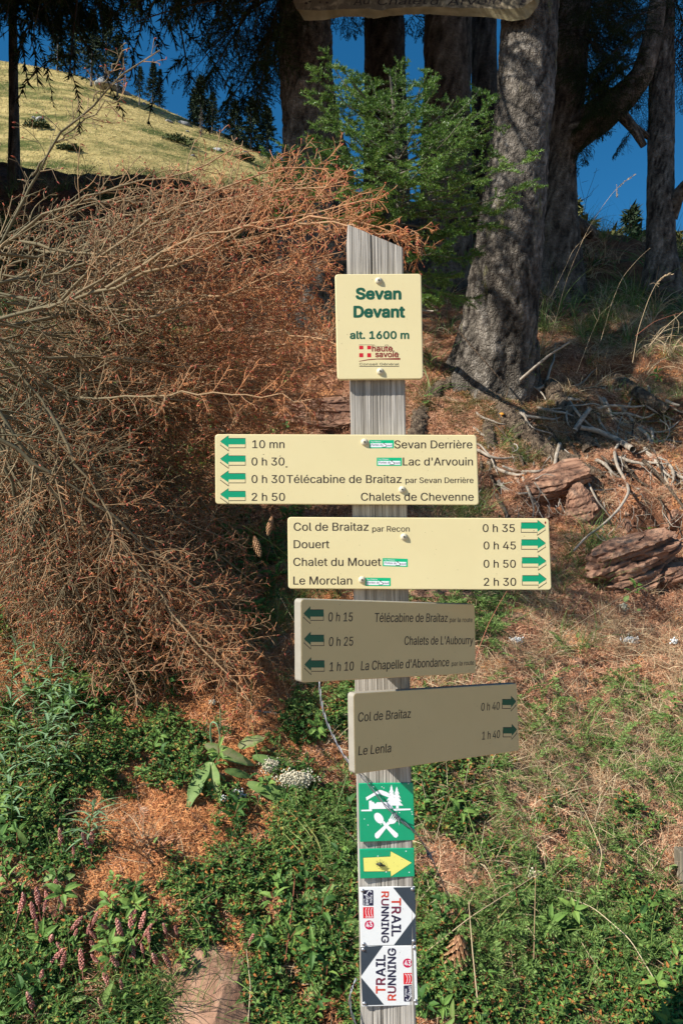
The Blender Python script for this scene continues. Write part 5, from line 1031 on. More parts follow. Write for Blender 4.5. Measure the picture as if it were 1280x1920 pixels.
# ------------------------------------------------------------------ young fir behind the post
MT['fir_needle'] = mk('fir_needle', [(0, (.022, .065, .012)), (.5, (.095, .195, .028)), (1, (.29, .42, .085))], rough=.45, spec=.4, trans=.2)
MT['fir_stem'] = mk('young_fir_bark', [(0, (.09, .075, .055)), (1, (.22, .20, .16))], nscale=30, namt=.4, rough=.9)
fb = hit(750, 640)[0]; fb[2] -= .03; fir = empty('young_fir', fb, 'bright green young fir with flat sprays growing behind the post top', 'tree'); rf = np.random.default_rng(31)
tp = np.array([fb, P(750, 520, 3.4), P(748, 400, 3.36), P(745, 300, 3.34), (P(738, 200, 3.32)), P(730, 130, 3.3)]); g = G(); log_mesh(g, tp - fb, [.018, .017, .015, .012, .009, .005], 14, 50, 5, .06); g.build('trunk', MT['fir_stem'], fir)
FB = [((745, 330), (582, 262), 3.1), ((742, 280), (575, 178), 3.2), ((740, 250), (582, 132), 3.3), ((735, 240), (618, 116), 3.35), ((740, 220), (640, 128), 3.1), ((735, 215), (690, 140), 3.4), ((740, 300), (600, 230), 3.0), ((745, 350), (600, 300), 3.2), ((745, 380), (640, 355), 3.1), ((745, 400), (665, 395), 3.2),
      ((738, 230), (742, 128), 3.2), ((738, 240), (800, 140), 3.4), ((742, 270), (812, 168), 3.2), ((742, 290), (900, 168), 3.3), ((745, 310), (925, 182), 3.1), ((745, 320), (925, 232), 3.2), ((745, 330), (870, 220), 3.0), ((745, 350), (930, 290), 3.25), ((745, 360), (850, 280), 3.0), ((745, 370), (1000, 292), 3.1), ((746, 380), (880, 340), 3.05), ((746, 395), (1010, 345), 3.15),
      ((746, 400), (960, 385), 3.2), ((746, 360), (700, 300), 2.95), ((745, 330), (660, 250), 3.0), ((742, 280), (720, 190), 3.0), ((744, 300), (780, 220), 2.95), ((746, 340), (800, 300), 2.9), ((746, 390), (700, 360), 2.95), ((740, 250), (660, 170), 3.4), ((746, 400), (760, 340), 2.95), ((742, 260), (850, 190), 3.5), ((745, 330), (900, 260), 3.5), ((744, 300), (620, 190), 3.5), ((742, 250), (760, 150), 3.5),
      ((748, 430), (860, 430), 3.2), ((748, 450), (900, 480), 3.35), ((750, 480), (850, 520), 3.4), ((750, 470), (830, 460), 3.1), ((750, 500), (880, 560), 3.5), ((748, 430), (690, 380), 3.3), ((746, 420), (930, 420), 3.4), ((750, 520), (820, 560), 3.3)]
def leafy_branch(a, b, r2, lift=.04, per=11, n1=70, n2=44, dens=1.0, l1=.42):
    v = b - a; K = 10; t = np.linspace(0, 1, K)[:, None]; m = a + v * t; m[:, 2] += np.sin(t[:, 0] * np.pi) * -lift + r2.normal(0, .004, K); m = m[None] - fb; Rm = np.linspace(.006, .0015, K)[None]
    nv = nrm(np.array([0.05, -.45, .9]) + r2.normal(0, .15, 3)); L0 = np.linalg.norm(v)
    g0 = G(); tubes(g0, m, Rm, 5); g = G()
    c1, q1, _ = children(m, Rm, per, .12, 1.0, 52, lambda t, L: (.06 + .36 * L * (1 - t) ** .8) * min(1, 1), 6, nv, r2, grav=.05, curl=.2, rscale=.5, jit=.25)
    c2, q2, _ = children(c1, q1, 4, .2, .9, 45, lambda t, L: .03 + .38 * L * (1 - .6 * t), 4, nv, r2, grav=.1, curl=.25, jit=.3)
    tubes(g, c1, np.maximum(q1, .0009), 3, 1, .3); b0_ = r2.uniform(-.15, .15); tt = (.15 + b0_, .85 + b0_)
    needles(g, c1, n1, .0145, .0036, r2, 0, fwd=.55, tint=tt, up=.45); needles(g, c2, n2, .014, .0036, r2, 0, fwd=.6, tint=tt, up=.45); needles(g, m[:, K // 2:], 110, .0145, .0036, r2, 0, fwd=.6, tint=tt, up=.4)
    return g0, g
for a, b, d in FB:
    g0, g = leafy_branch(P(a[0], a[1], 3.34), P(b[0], b[1], d), rf); br = g0.build('branch', MT['fir_stem'], fir); g.build('needles', [MT['fir_needle'], MT['fir_stem']], br, kind='stuff')
# small fir sprays at the foot of the left trunk
fir2b = P(560, 400, 3.9); save = fb; fb = fir2b; fir2 = empty('young_fir', fir2b, 'low dark green young fir at the foot of the left trunk behind dead twigs', 'tree')
for a, b, d in [((560, 400), (505, 285), 3.8), ((560, 400), (540, 270), 3.9), ((560, 390), (620, 330), 3.8), ((560, 400), (600, 290), 4.0), ((560, 400), (480, 340), 3.8), ((570, 410), (660, 400), 3.7), ((560, 410), (520, 360), 3.7), ((560, 400), (570, 320), 3.7)]:
    g0, g = leafy_branch(P(a[0], a[1], 3.9), P(b[0], b[1], d), rf); br = g0.build('branch', MT['fir_stem'], fir2); g.build('needles', [MT['fir_needle'], MT['fir_stem']], br, kind='stuff')
g = G(); q = hit(560, 470)[0]; log_mesh(g, np.array([q - fb + [0, 0, -.05], (q - fb) * .5, [0, 0, 0], P(548, 330, 3.9) - fb]), [.014, .012, .010, .005], 10, 20, 4, .05); g.build('trunk', MT['fir_stem'], fir2); fb = save

# ------------------------------------------------------------------ rocks in the bank
def brock(px, py, w, h, label, rot=(0, 0, 0), layers=7, sink=.25, dep=.9, seed=1, jag=.10, res=26, group='sandstone rocks in the bank'):
    q = hit(px, py)[0]; d = np.dot(q - CAM, AF); W = w / FPX * d; Hh = h / FPX * d; rock('sandstone_rock', q + np.array([0, 1, -.2]) * (Hh * sink), (W * 1.42, W * dep * 1.15, Hh * 1.6), rot, seed, label, layers, 'sandstone', group, res, jag)
brock(1050, 900, 128, 50, 'broad flat sandstone slab under the mossy root', (R(14), R(-9), R(-8)), 7, .1, .8, 3, res=34)
brock(1099, 968, 82, 86, 'blocky sandstone rock behind the long bleached root', (R(10), R(-14), R(15)), 9, .15, .9, 5, res=32)
brock(1178, 1062, 150, 92, 'large layered sandstone block cracked into many thin beds', (R(10), R(-20), R(12)), 13, .1, .8, 7, .12, 46)
brock(1262, 1088, 90, 46, 'long sandstone slab at the right edge beside the large layered block', (R(5), R(-26), 0), 6, .1, .9, 8, res=28)
brock(1172, 992, 22, 36, 'small upright reddish stone above the large layered block', (0, R(8), .3), 3, .1, .8, 9, res=14)
brock(1215, 1002, 26, 14, 'small flat stone lying above the large layered block', (0, 0, 0), 3, .1, .8, 10, res=12)
brock(1262, 980, 40, 34, 'sandstone lump at the right edge under the dark roots', (0, .2, .3), 4, .2, .9, 11, res=16)
brock(800, 1116, 84, 26, 'grey pink stone showing just right of the post under the second cream sign', (0, 0, .2), 4, .1, .9, 12, res=20); brock(868, 1118, 58, 20, 'flat stone under the lower edge of the second cream sign', (0, .1, 0), 4, .1, .9, 13, res=16)
brock(950, 1170, 60, 34, 'flat dusty stone right of the upper khaki sign', (.2, 0, .4), 4, .3, .9, 14, res=18); brock(1085, 1250, 30, 20, 'pinkish stone lying on the straw slope', (0, .3, .3), 3, .1, .9, 15, res=12)
brock(402, 1875, 150, 95, 'big pinkish sandstone boulder embedded at the foot of the bank', (R(38), R(4), .2), 0, .30, 1.3, 16, .03, 44)
brock(372, 1568, 70, 62, 'flat sandstone showing through the orange needle litter', (R(35), 0, .3), 3, .5, .9, 17, .05, 24); brock(497, 1697, 30, 24, 'small pink stone in the green plants left of the post', (0, 0, .3), 3, .1, .9, 18, res=12)
brock(932, 1645, 40, 30, 'small flat pink stone on the slope right of the yellow arrow', (R(20), 0, .3), 3, .1, .9, 19, res=14); brock(36, 1806, 24, 18, 'small pale stone at the lower left edge', (0, 0, .3), 3, .1, .9, 20, res=12)
brock(600, 780, 150, 60, 'dark rock ledge above the left end of the upper cream sign', (R(10), 0, .1), 6, .35, .7, 22, res=26); brock(1000, 1000, 60, 40, 'reddish broken stone right above the second cream sign', (R(15), .1, .4), 6, .2, .9, 23, res=20)
rb = np.random.default_rng(77)
g = G()
def pebbles(n, zone):
    th = np.linspace(0, np.pi, 5); phh = np.linspace(0, 2 * np.pi, 7); A, B = np.meshgrid(th, phh, indexing='ij'); U = np.stack([np.sin(A) * np.cos(B), np.sin(A) * np.sin(B), np.cos(A)], -1).reshape(-1, 3); F = gridfaces(5, 7)
    for i in range(n):
        q = hit(rb.uniform(*zone[0]), rb.uniform(*zone[1]))[0]; s = rb.uniform(.006, .022) * np.array([1, rb.uniform(.6, 1), rb.uniform(.35, .7)]); V = U * s * (1 + .25 * perlin(U[:, :1] * 1.7 + i, U[:, 1:2] * 1.7, U[:, 2:3] * 1.7)); g.add(V + q, F, 0, rb.uniform(.2, .9), False)
pebbles(90, ((780, 1280), (740, 1110))); pebbles(70, ((780, 1280), (1110, 1900))); pebbles(40, ((20, 640), (1250, 1900)))
g.build('gravel', MT['sandstone'], kind='stuff', label='small broken reddish stones scattered over the bank', category='gravel')

# ------------------------------------------------------------------ exposed roots and sticks
def root_(ctl, r0, r1, label, mat='root_bark', lift=.0, seed=1, sides=14, K=60, amp=.14, name='exposed_root', cat='root', grp='exposed roots of the thickest spruce'):
    pts = []
    for c in ctl:
        if len(c) == 3: pts.append(P(*c))
        else:
            q = hit(c[0], c[1])[0]; pts.append(q - AF * lift)
    pts = np.array(pts); b = pts[0].copy(); g = G(); log_mesh(g, pts - b, np.linspace(r0, r1, len(pts)), sides, K, seed, amp); o = g.build(name, MT[mat]); o.location = tuple(b); o['label'] = label; o['category'] = cat
    if grp: o['group'] = grp
root_([(900, 735), (955, 790), (1000, 832), (1050, 862), (1100, 884), (1135, 905)], .075, .035, 'thick mossy root running down right from the thickest spruce', lift=-.02, seed=2, sides=30, K=150, amp=.36)
root_([(1030, 725), (1060, 770), (1085, 810), (1110, 850)], .06, .045, 'short stout mossy root beside the bleached one', lift=-.01, seed=3, sides=24, K=80, amp=.32)
root_([(860, 720), (820, 735), (790, 780), (780, 830)], .07, .05, 'root hump going down just right of the post under the name sign', lift=-.04, seed=4, sides=28, K=90, amp=.38)
root_([(930, 760), (915, 800), (920, 850)], .05, .03, 'short root going straight down below the thickest spruce', lift=-.015, seed=5, sides=22, K=60, amp=.34)
root_([(1150, 715), (1195, 745), (1242, 775)], .045, .038, 'broken dark root stub at the right under the grass', lift=.05, seed=6, sides=20, K=50, amp=.16)
root_([(1236, 755), (1252, 762), (1262, 764)], .012, .006, 'pale splintered tip sticking out of the dark root stub', 'pale_wood', .08, 7, 8, 14)
root_([(1074, 806), (1105, 812), (1140, 828), (1168, 846)], .013, .016, 'bleached flat root lying on top of the mossy one', 'pale_wood', .13, 8, 12, 40, .2)
root_([(1146, 832), (1134, 850), (1140, 880), (1156, 905), (1160, 925), (1142, 955), (1110, 985), (1080, 1005), (1058, 1030)], .009, .004, 'long pale root snaking down in front of the blocky rock', 'pale_wood', .13, 9, 10, 70, .10)
root_([(1150, 852), (1162, 880), (1185, 905), (1212, 918), (1228, 950), (1240, 985)], .009, .003, 'brown forked root hanging right of the long pale one', 'root_bark', .09, 10, 10, 60)
root_([(1092, 772), (1078, 790), (1064, 812)], .012, .014, 'short grey root piece leaning on the mossy root', 'pale_wood', .12, 11, 10, 24)
root_([(1040, 835), (1033, 860), (1030, 880), (1000, 886), (960, 886), (935, 876)], .011, .006, 'grey brown root bent like an elbow above the flat slab', 'pale_wood', .09, 12, 10, 50)
root_([(955, 835), (972, 860), (982, 885)], .010, .006, 'short mossy root stump left of the elbow shaped one', 'root_bark', .04, 13, 10, 24)
root_([(990, 725), (1012, 740), (1022, 762), (1030, 778)], .006, .003, 'small pale twisted root under the tan stick', 'pale_wood', .06, 14, 8, 24)
root_([(995, 905), (1010, 925), (1024, 945), (1022, 970)], .004, .002, 'thin pale rootlet hanging below the flat slab', 'pale_wood', .06, 15, 6, 20)
root_([(1190, 865), (1225, 900), (1262, 950), (1290, 1010)], .010, .004, 'dark root slanting down to the right edge', 'root_bark', .10, 16, 10, 50)
root_([(1170, 1010), (1215, 1040), (1250, 1085), (1285, 1110)], .006, .004, 'brown root crossing the right side of the layered block', 'root_bark', .07, 17, 8, 40)
root_([(1225, 790), (1240, 800), (1244, 815), (1232, 832)], .004, .002, 'curled pale rootlet under the dark root stub', 'pale_wood', .08, 18, 6, 20)
root_([(975, 712, 3.85), (1000, 690, 3.8), (1030, 665, 3.78), (1068, 641, 3.76)], .009, .006, 'tan broken stick leaning at the foot of the thickest spruce', 'pale_wood', 0, 19, 10, 30, .08, 'stick', 'stick', None)
root_([(850, 610, 3.75), (880, 645, 3.72), (915, 685, 3.7), (952, 728, 3.7)], .006, .003, 'dark thin stick leaning against the bark of the thickest spruce', 'root_bark', 0, 20, 8, 24, .08, 'stick', 'stick', None)
root_([(790, 582, 3.6), (806, 584, 3.55), (822, 582, 3.5)], .006, .005, 'short pale stick showing right of the name sign', 'pale_wood', 0, 21, 8, 14, .08, 'stick', 'stick', None)
root_([(430, 1212), (480, 1206), (520, 1212)], .005, .003, 'grey stick lying in needle litter left of the khaki sign', 'pale_wood', .03, 22, 8, 24, .08, 'stick', 'stick', None)
root_([(470, 1330), (520, 1335), (570, 1342)], .005, .004, 'pale pinkish stick lying above the broad-leaved plant', 'pale_wood', .02, 23, 8, 24, .08, 'stick', 'stick', None)
# broken bed of slabs and a tangle of roots around the named ones
ob = hit(1150, 940)[0]; outc = empty('rock_outcrop', ob, 'broken bed of small reddish slabs and chips between the roots on the right', 'rock outcrop')
ro = np.random.default_rng(8)
for i in range(50):
    px, py = (ro.uniform(985, 1285), ro.uniform(868, 1120)) if i < 40 else (ro.uniform(830, 1000), ro.uniform(900, 1120)); q = hit(px, py)[0]; s_ = ro.uniform(.035, .10); rock('slab', q - ob + [0, .01, -.01], (s_ * ro.uniform(1, 1.8), s_, s_ * ro.uniform(.3, .7)), (R(ro.uniform(5, 25)), R(ro.uniform(-25, 5)), ro.uniform(-.5, .5)), 30 + i, '', int(ro.integers(3, 7)), 'sandstone', None, 13, .12, parent=outc)
t4, t4b = TREES['T4']
for i in range(88):
    x0, y0 = (ro.uniform(960, 1270), ro.uniform(720, 900)) if i < 68 else (ro.uniform(800, 960), ro.uniform(740, 930)); an = ro.uniform(.15, 1.5); q = hit(x0, y0)[0]; px, py = x0, y0; pts = []; Ln = ro.uniform(50, 170); nn = 8; lift = ro.uniform(.01, .07)
    for k in range(nn): pts.append(hit(px, py)[0] - AF * lift * math.sin(math.pi * (k + .5) / nn)); an += ro.normal(0, .35); px += Ln / nn * math.cos(an); py += Ln / nn * math.sin(an)
    pts = np.array(pts) - t4b; r0 = ro.uniform(.004, .013); g = G(); log_mesh(g, pts, np.linspace(r0, r0 * .35, nn), 8, 34, i + 40, .2); o = g.build('root', MT['pale_wood' if ro.random() < .55 else 'root_bark'], t4)
# fine rootlets, uncountable
g = G(); rr = []
for i in range(150):
    x, y = (rb.uniform(1090, 1290), rb.uniform(840, 1010)) if i < 80 else (rb.uniform(860, 1060), rb.uniform(830, 960)); q = hit(x, y)[0] - AF * rb.uniform(.02, .12); L_ = rb.uniform(.05, .22); p = [q]; dv = np.array([rb.normal(0, .5), rb.normal(0, .2), -1.0])
    for k in range(7): dv = nrm(dv + rb.normal(0, .45, 3)); q = q + dv * L_ / 7; p.append(q)
    rr.append(p)
rr = np.array(rr); tubes(g, rr, np.linspace(1, .4, 8)[None] * rb.uniform(.001, .0028, len(rr))[:, None], 5, 0, rb.uniform(0, .9, len(rr))); g.build('rootlets', MT['pale_wood'], kind='stuff', label='fine dangling rootlets over the eroded bank', category='roots')
# weathered stake at the right edge
MT['stake'] = wood_material('stake_wood', (.12, .10, .07), (.27, .23, .17), (.38, .34, .26), 120, 6)
q = hit(1282, 1640)[0]; st = empty('wooden_stake', q, 'short weathered wooden stake at the right edge of the slope', 'stake'); g = G(); V, F = plate_mesh([(-.028, -.12), (.028, -.12), (.028, .075), (-.028, .078)], .004, .05, .002); V = V[:, [0, 2, 1]]; g.polys(V, [f[::-1] for f in F], 0, .3); g.build('stake_timber', MT['stake'], st)

# ------------------------------------------------------------------ ground vegetation and litter
MT['litter_o'] = mk('orange_needle_litter', [(0, (.20, .06, .022)), (.5, (.50, .185, .06)), (1, (.70, .35, .14))], rough=.8)
MT['litter_b'] = mk('brown_needle_litter', [(0, (.15, .055, .028)), (.5, (.42, .185, .095)), (1, (.68, .40, .24))], rough=.85)
MT['herb'] = mk('herb_leaf', [(0, (.026, .075, .018)), (.5, (.085, .18, .035)), (.9, (.21, .31, .065)), (1, (.40, .16, .045))], rough=.6, spec=.25, trans=.18)
MT['herb2'] = mk('feathery_leaf', [(0, (.06, .13, .025)), (1, (.21, .31, .08))], rough=.6, trans=.2)
MT['grass_g'] = mk('green_grass', [(0, (.05, .11, .025)), (.7, (.16, .25, .06)), (1, (.36, .37, .12))], rough=.55, trans=.2)
MT['grass_d'] = mk('dry_grass', [(0, (.22, .125, .07)), (.5, (.47, .32, .18)), (1, (.70, .57, .36))], rough=.75, trans=.1)
MT['stem_r'] = mk('red_stem', [(0, (.18, .05, .03)), (1, (.34, .12, .07))], rough=.6)
MT['moss'] = mk('moss', [(0, (.05, .05, .015)), (1, (.20, .18, .05))], rough=.9)
rv = np.random.default_rng(91)
def proto(fn, seeds, mats):
    out = []
    for sd in seeds:
        g = G(); fn(g, np.random.default_rng(sd)); o = g.build('plant_piece', mats); COL.objects.unlink(o); out.append(o)
    return out
def instancer(name, pts, nr, scl, protos, label, category, tilt=.25, zoff=0.0):
    n = len(pts); z = nrm(nr + rv.normal(0, tilt, (n, 3))); a = nrm(np.cross(z, nrm(rv.normal(0, 1, (n, 3))))); b = np.cross(z, a)
    M = np.stack([a, b, z], -1); ey = np.arcsin(np.clip(-M[:, 2, 0], -1, 1)); ex = np.arctan2(M[:, 2, 1], M[:, 2, 2]); ez = np.arctan2(M[:, 1, 0], M[:, 0, 0])
    col = bpy.data.collections.new(name + '_pieces')
    for p in protos: col.objects.link(p)
    me = bpy.data.meshes.new(name); me.vertices.add(n); me.vertices.foreach_set('co', (pts + z * zoff).astype(np.float32).ravel())
    at = me.attributes.new('rot', 'FLOAT_VECTOR', 'POINT'); at.data.foreach_set('vector', np.stack([ex, ey, ez], 1).astype(np.float32).ravel())
    at = me.attributes.new('scl', 'FLOAT', 'POINT'); at.data.foreach_set('value', scl.astype(np.float32))
    at = me.attributes.new('pick', 'INT', 'POINT'); at.data.foreach_set('value', rv.integers(0, len(protos), n).astype(np.int32))
    o = bpy.data.objects.new(name, me); COL.objects.link(o); o['kind'] = 'stuff'; o['label'] = label; o['category'] = category
    ng = bpy.data.node_groups.new(name, 'GeometryNodeTree'); ng.interface.new_socket('Geometry', in_out='INPUT', socket_type='NodeSocketGeometry'); ng.interface.new_socket('Geometry', in_out='OUTPUT', socket_type='NodeSocketGeometry')
    N = ng.nodes; L = ng.links; gi = N.new('NodeGroupInput'); go = N.new('NodeGroupOutput'); ip = N.new('GeometryNodeInstanceOnPoints'); ci = N.new('GeometryNodeCollectionInfo'); ci.inputs['Collection'].default_value = col
    ci.inputs['Separate Children'].default_value = True; ci.inputs['Reset Children'].default_value = True
    def attr(nm, t): q = N.new('GeometryNodeInputNamedAttribute'); q.data_type = t; q.inputs['Name'].default_value = nm; return q.outputs['Attribute']
    er = N.new('FunctionNodeEulerToRotation'); L.new(attr('rot', 'FLOAT_VECTOR'), er.inputs[0])
    L.new(gi.outputs[0], ip.inputs['Points']); L.new(ci.outputs[0], ip.inputs['Instance']); ip.inputs['Pick Instance'].default_value = True
    L.new(attr('pick', 'INT'), ip.inputs['Instance Index']); L.new(er.outputs[0], ip.inputs['Rotation']); L.new(attr('scl', 'FLOAT'), ip.inputs['Scale']); L.new(ip.outputs[0], go.inputs[0])
    md = o.modifiers.new('scatter', 'NODES'); md.node_group = ng; return o
def field(blobs):
    C_ = []
    for b in blobs:
        px, py, rx, ry = b[:4]; w = b[4] if len(b) > 4 else 1.0; q = hit([px, px, px], [py, py - ry, py + ry]); d = np.dot(q[0] - CAM, AF); C_.append((q[0][0], q[0][1], rx / FPX * d, max(abs(q[1][1] - q[2][1]) / 2, .05), w))
    def f(x, y):
        v = np.zeros_like(x)
        for cx, cy, rx, ry, w in C_: v = np.maximum(v, w * np.exp(-(((x - cx) / rx) ** 2 + ((y - cy) / ry) ** 2) ** 1.5 * .8))
        return v
    return f
def sample(n, f, X=(-2.5, 2.8), Y=(1.5, 5.6), pw=1.2, clump=0.0, cs=6.0, base=0.0):
    out = []; tot = 0
    while tot < n:
        m = n * 6; x = rv.uniform(*X, m); y = rv.uniform(*Y, m); p = (f(x, y) + base) * (1.9 / y) ** pw
        p *= (np.abs(x) < .60 * y + .2)
        if clump: p = p * np.clip(.5 + clump * perlin(x * cs + 31, y * cs, 6.6) * 2, 0, 1)
        k = rv.random(m) < p * .9; out.append(np.stack([x[k], y[k]], 1)); tot += k.sum()
        if k.sum() < m * .002: break
    q = np.concatenate(out)[:n]; return q[:, 0], q[:, 1]
post_clear = lambda x, y: (np.hypot(x - .1, y - 1.5) > .12)
# protos
def p_litter(g, r):
    n = 90; p = np.column_stack([r.uniform(-.04, .04, (n, 2)), r.uniform(-.001, .008, n)]); d = nrm(np.column_stack([r.normal(0, 1, (n, 2)), r.normal(0, .18, n)])); L = r.uniform(.011, .024, n)[:, None]; w = nrm(np.cross(d, [0, 0, 1.])) * .0008
    mid = p + d * L * .5 + nrm(np.cross(d, [0, 0, 1.])) * r.normal(0, .0016, (n, 1)) + [0, 0, .001]
    V = np.stack([p - w, p + w, mid + w, mid - w, p + d * L], 1); i = np.arange(n)[:, None] * 5; g.add(V, i + [0, 1, 2, 3], 0, np.repeat(r.uniform(0, 1, n), 5)); 
    g.L.append((i + [3, 2, 4]).ravel()); g.S.append(np.full(n, 3)); g.M.append(np.zeros(n, int)); g.SM.append(np.full(n, False))
def p_herb(g, r):
    b0 = r.uniform(.1, .8); ns = 6; th = r.uniform(0, 6.28, ns); t = np.linspace(0, 1, 6)
    for a in th:
        L = r.uniform(.03, .06); lean = r.uniform(.2, .9); m = np.stack([np.cos(a) * lean * L * t, np.sin(a) * lean * L * t, L * t * (1 - .25 * t)], 1); tubes(g, m[None], np.full((1, 6), .0006), 3, 1, .3)
        k = 10; tt = r.uniform(.25, 1, k); p = np.stack([np.interp(tt, t, m[:, i]) for i in range(3)], 1); ph = np.arange(k) * 2.4 + a; d = np.stack([np.cos(ph), np.sin(ph), r.uniform(.1, .9, k)], 1)
        leaves(g, p, d, np.tile([0, 0, 1.], (k, 1)) + r.normal(0, .3, (k, 3)), r.uniform(.006, .015, k), r.uniform(.003, .0065, k), r, 0, tint=np.where(r.random(k) < .07, 1.0, np.clip(b0 + r.uniform(-.35, .35, k), 0, .92)))
def p_bigherb(g, r):
    k = 9; ph = np.arange(k) * 2.4 + r.uniform(0, 6); t = r.uniform(.3, 1, k); L = r.uniform(.05, .10); p = np.stack([.004 * np.cos(ph), .004 * np.sin(ph), L * t], 1); tubes(g, np.array([[[0, 0, 0], [.002, 0, L * .5], [0, 0, L]]]), np.full((1, 3), .0011), 4, 1, .5)
    leaves(g, p, np.stack([np.cos(ph), np.sin(ph), r.uniform(.2, 1.0, k)], 1), np.tile([0, 0, 1.], (k, 1)), r.uniform(.022, .042, k), r.uniform(.009, .017, k), r, 0, tint=np.clip(r.uniform(.2, .75) + r.uniform(-.2, .2, k), 0, .95), fold=.2, droop=.35)
def p_yarrow(g, r):
    for a in r.uniform(0, 6.28, 5):
        L = r.uniform(.06, .13); t = np.linspace(0, 1, 8); m = np.stack([np.cos(a) * L * t * .8, np.sin(a) * L * t * .8, L * (.55 * t - .35 * t * t) * r.uniform(.6, 1.8)], 1); tubes(g, m[None], np.full((1, 8), .0006), 3, 0, .4)
        k = 44; tt = np.linspace(.12, 1, k); p = np.stack([np.interp(tt, t, m[:, i]) for i in range(3)], 1); s = np.where(np.arange(k) % 2, 1, -1); side = np.array([-np.sin(a), np.cos(a), 0.]); d = nrm(side[None] * s[:, None] + np.array([np.cos(a), np.sin(a), .2]) * .5 + r.normal(0, .25, (k, 3))); ll = .014 * np.sin(np.pi * np.clip(tt * .9 + .05, 0, 1)) ** .6
        w = nrm(np.cross(d, r.normal(0, 1, (k, 3)))) * .0011; V = np.stack([p - w * .6, p + d * ll[:, None] * .6 + w * 1.4, p + d * ll[:, None], p + d * ll[:, None] * .6 - w * 1.4], 1); g.add(V, np.arange(k * 4).reshape(k, 4), 0, np.repeat(r.uniform(.2, 1, k), 4))
def p_grass(n, L0, L1, W, spread, bendz, tl, th_):
    def f(g, r):
        p = np.column_stack([r.normal(0, .010, (n, 2)), np.zeros(n)]); d = nrm(np.column_stack([r.normal(0, spread, (n, 2)), np.ones(n)])); h = np.column_stack([d[:, :2], np.zeros((n, 1))]); blades(g, p, d, h * 1.6 + np.column_stack([r.normal(0, .5, (n, 2)), np.full(n, -bendz)]), r.uniform(L0, L1, n), r.uniform(.6, 1.3, n) * W, r, 6, 0, r.uniform(tl, th_, n))
    return f
def p_straw(g, r):
    n = 26; p = np.column_stack([r.uniform(-.04, .04, (n, 2)), r.uniform(0, .006, n)]); d = nrm(np.column_stack([r.normal(0, 1, (n, 2)), r.uniform(.05, .5, n)])); blades(g, p, d, np.column_stack([r.normal(0, .8, (n, 2)), np.full(n, -.9)]), r.uniform(.03, .10, n), r.uniform(.0008, .0018, n), r, 5)
def p_moss(g, r):
    n = 160; p = np.column_stack([r.normal(0, .022, (n, 2)), r.uniform(0, .012, n)]); d = nrm(r.normal(0, .6, (n, 3)) + [0, 0, 1]); w = nrm(np.cross(d, r.normal(0, 1, (n, 3)))) * .0012; V = np.stack([p - w, p + w, p + d * .007], 1); g.add(V, np.arange(n * 3).reshape(n, 3), 0, np.repeat(r.uniform(0, 1, n), 3))
PL = proto(p_litter, range(6), MT['litter_o']); PB = proto(p_litter, range(10, 16), MT['litter_b']); PH = proto(p_herb, range(20, 28), [MT['herb'], MT['stem_r']]); PW = proto(p_bigherb, range(80, 86), [MT['herb'], MT['stem_r']]); PY = proto(p_yarrow, range(30, 36), MT['herb2'])
PG = proto(p_grass(16, .07, .17, .0024, .45, .9, 0, .8), range(40, 45), MT['grass_g']); PD = proto(p_straw, range(50, 56), MT['grass_d']); PS = proto(p_grass(18, .06, .15, .0017, .5, 1.2, .2, 1), range(60, 65), MT['grass_d']); PM = proto(p_moss, range(70, 74), MT['moss'])

f_lit = field([(340, 1540, 170, 110), (450, 1290, 190, 120), (540, 1170, 130, 80), (300, 1230, 200, 90), (240, 1610, 90, 60), (600, 1260, 90, 70), (200, 1180, 200, 90, .7), (470, 1450, 60, 60, .8), (330, 1450, 120, 80, .8), (340, 1700, 130, 60, .4)])
x, y = sample(10500, f_lit, base=.03); k = post_clear(x, y); x, y = x[k], y[k]; instancer('needle_litter', gp(x, y), Nrm(x, y), rv.uniform(.7, 1.2, len(x)), PL, 'orange dead spruce needles lying thick on the ground', 'needle litter', .12)
f_br = field([(1050, 1300, 330, 300), (950, 1500, 260, 160), (1150, 1120, 200, 90), (850, 780, 160, 110, .8), (1050, 830, 200, 80, .6), (1000, 950, 200, 150, .7), (870, 1650, 130, 130), (1200, 1550, 180, 120), (850, 1200, 120, 200), (700, 1100, 200, 200, .8)])
x, y = sample(11000, f_br, base=.10); k = post_clear(x, y); x, y = x[k], y[k]; instancer('brown_litter', gp(x, y), Nrm(x, y), rv.uniform(.7, 1.3, len(x)), PB, 'brown needles and crumbs covering the slope', 'needle litter', .15)
f_st = field([(1080, 1250, 280, 150), (900, 1250, 150, 130), (1150, 1450, 240, 130), (880, 1580, 140, 100), (1000, 1500, 250, 100), (1150, 1130, 180, 70, .7), (830, 1020, 60, 90, .6), (960, 1130, 120, 60), (1180, 1640, 120, 80, .6), (1100, 800, 120, 60, .5), (1180, 620, 160, 120, .4)])
x, y = sample(6000, f_st, base=.10, clump=.8); instancer('dry_straw', gp(x, y), Nrm(x, y), rv.uniform(.7, 1.4, len(x)), PD, 'dry curled grass straw lying over the slope', 'dry grass', .2)
x, y = sample(520, f_st, base=.02, clump=1.0, cs=3.0); instancer('dry_grass_tufts', gp(x, y), Nrm(x, y) * .5 + [0, -.35, .5], rv.uniform(.6, 1.2, len(x)), PS, 'tufts of pale dead grass bending down the slope', 'dry grass', .3)
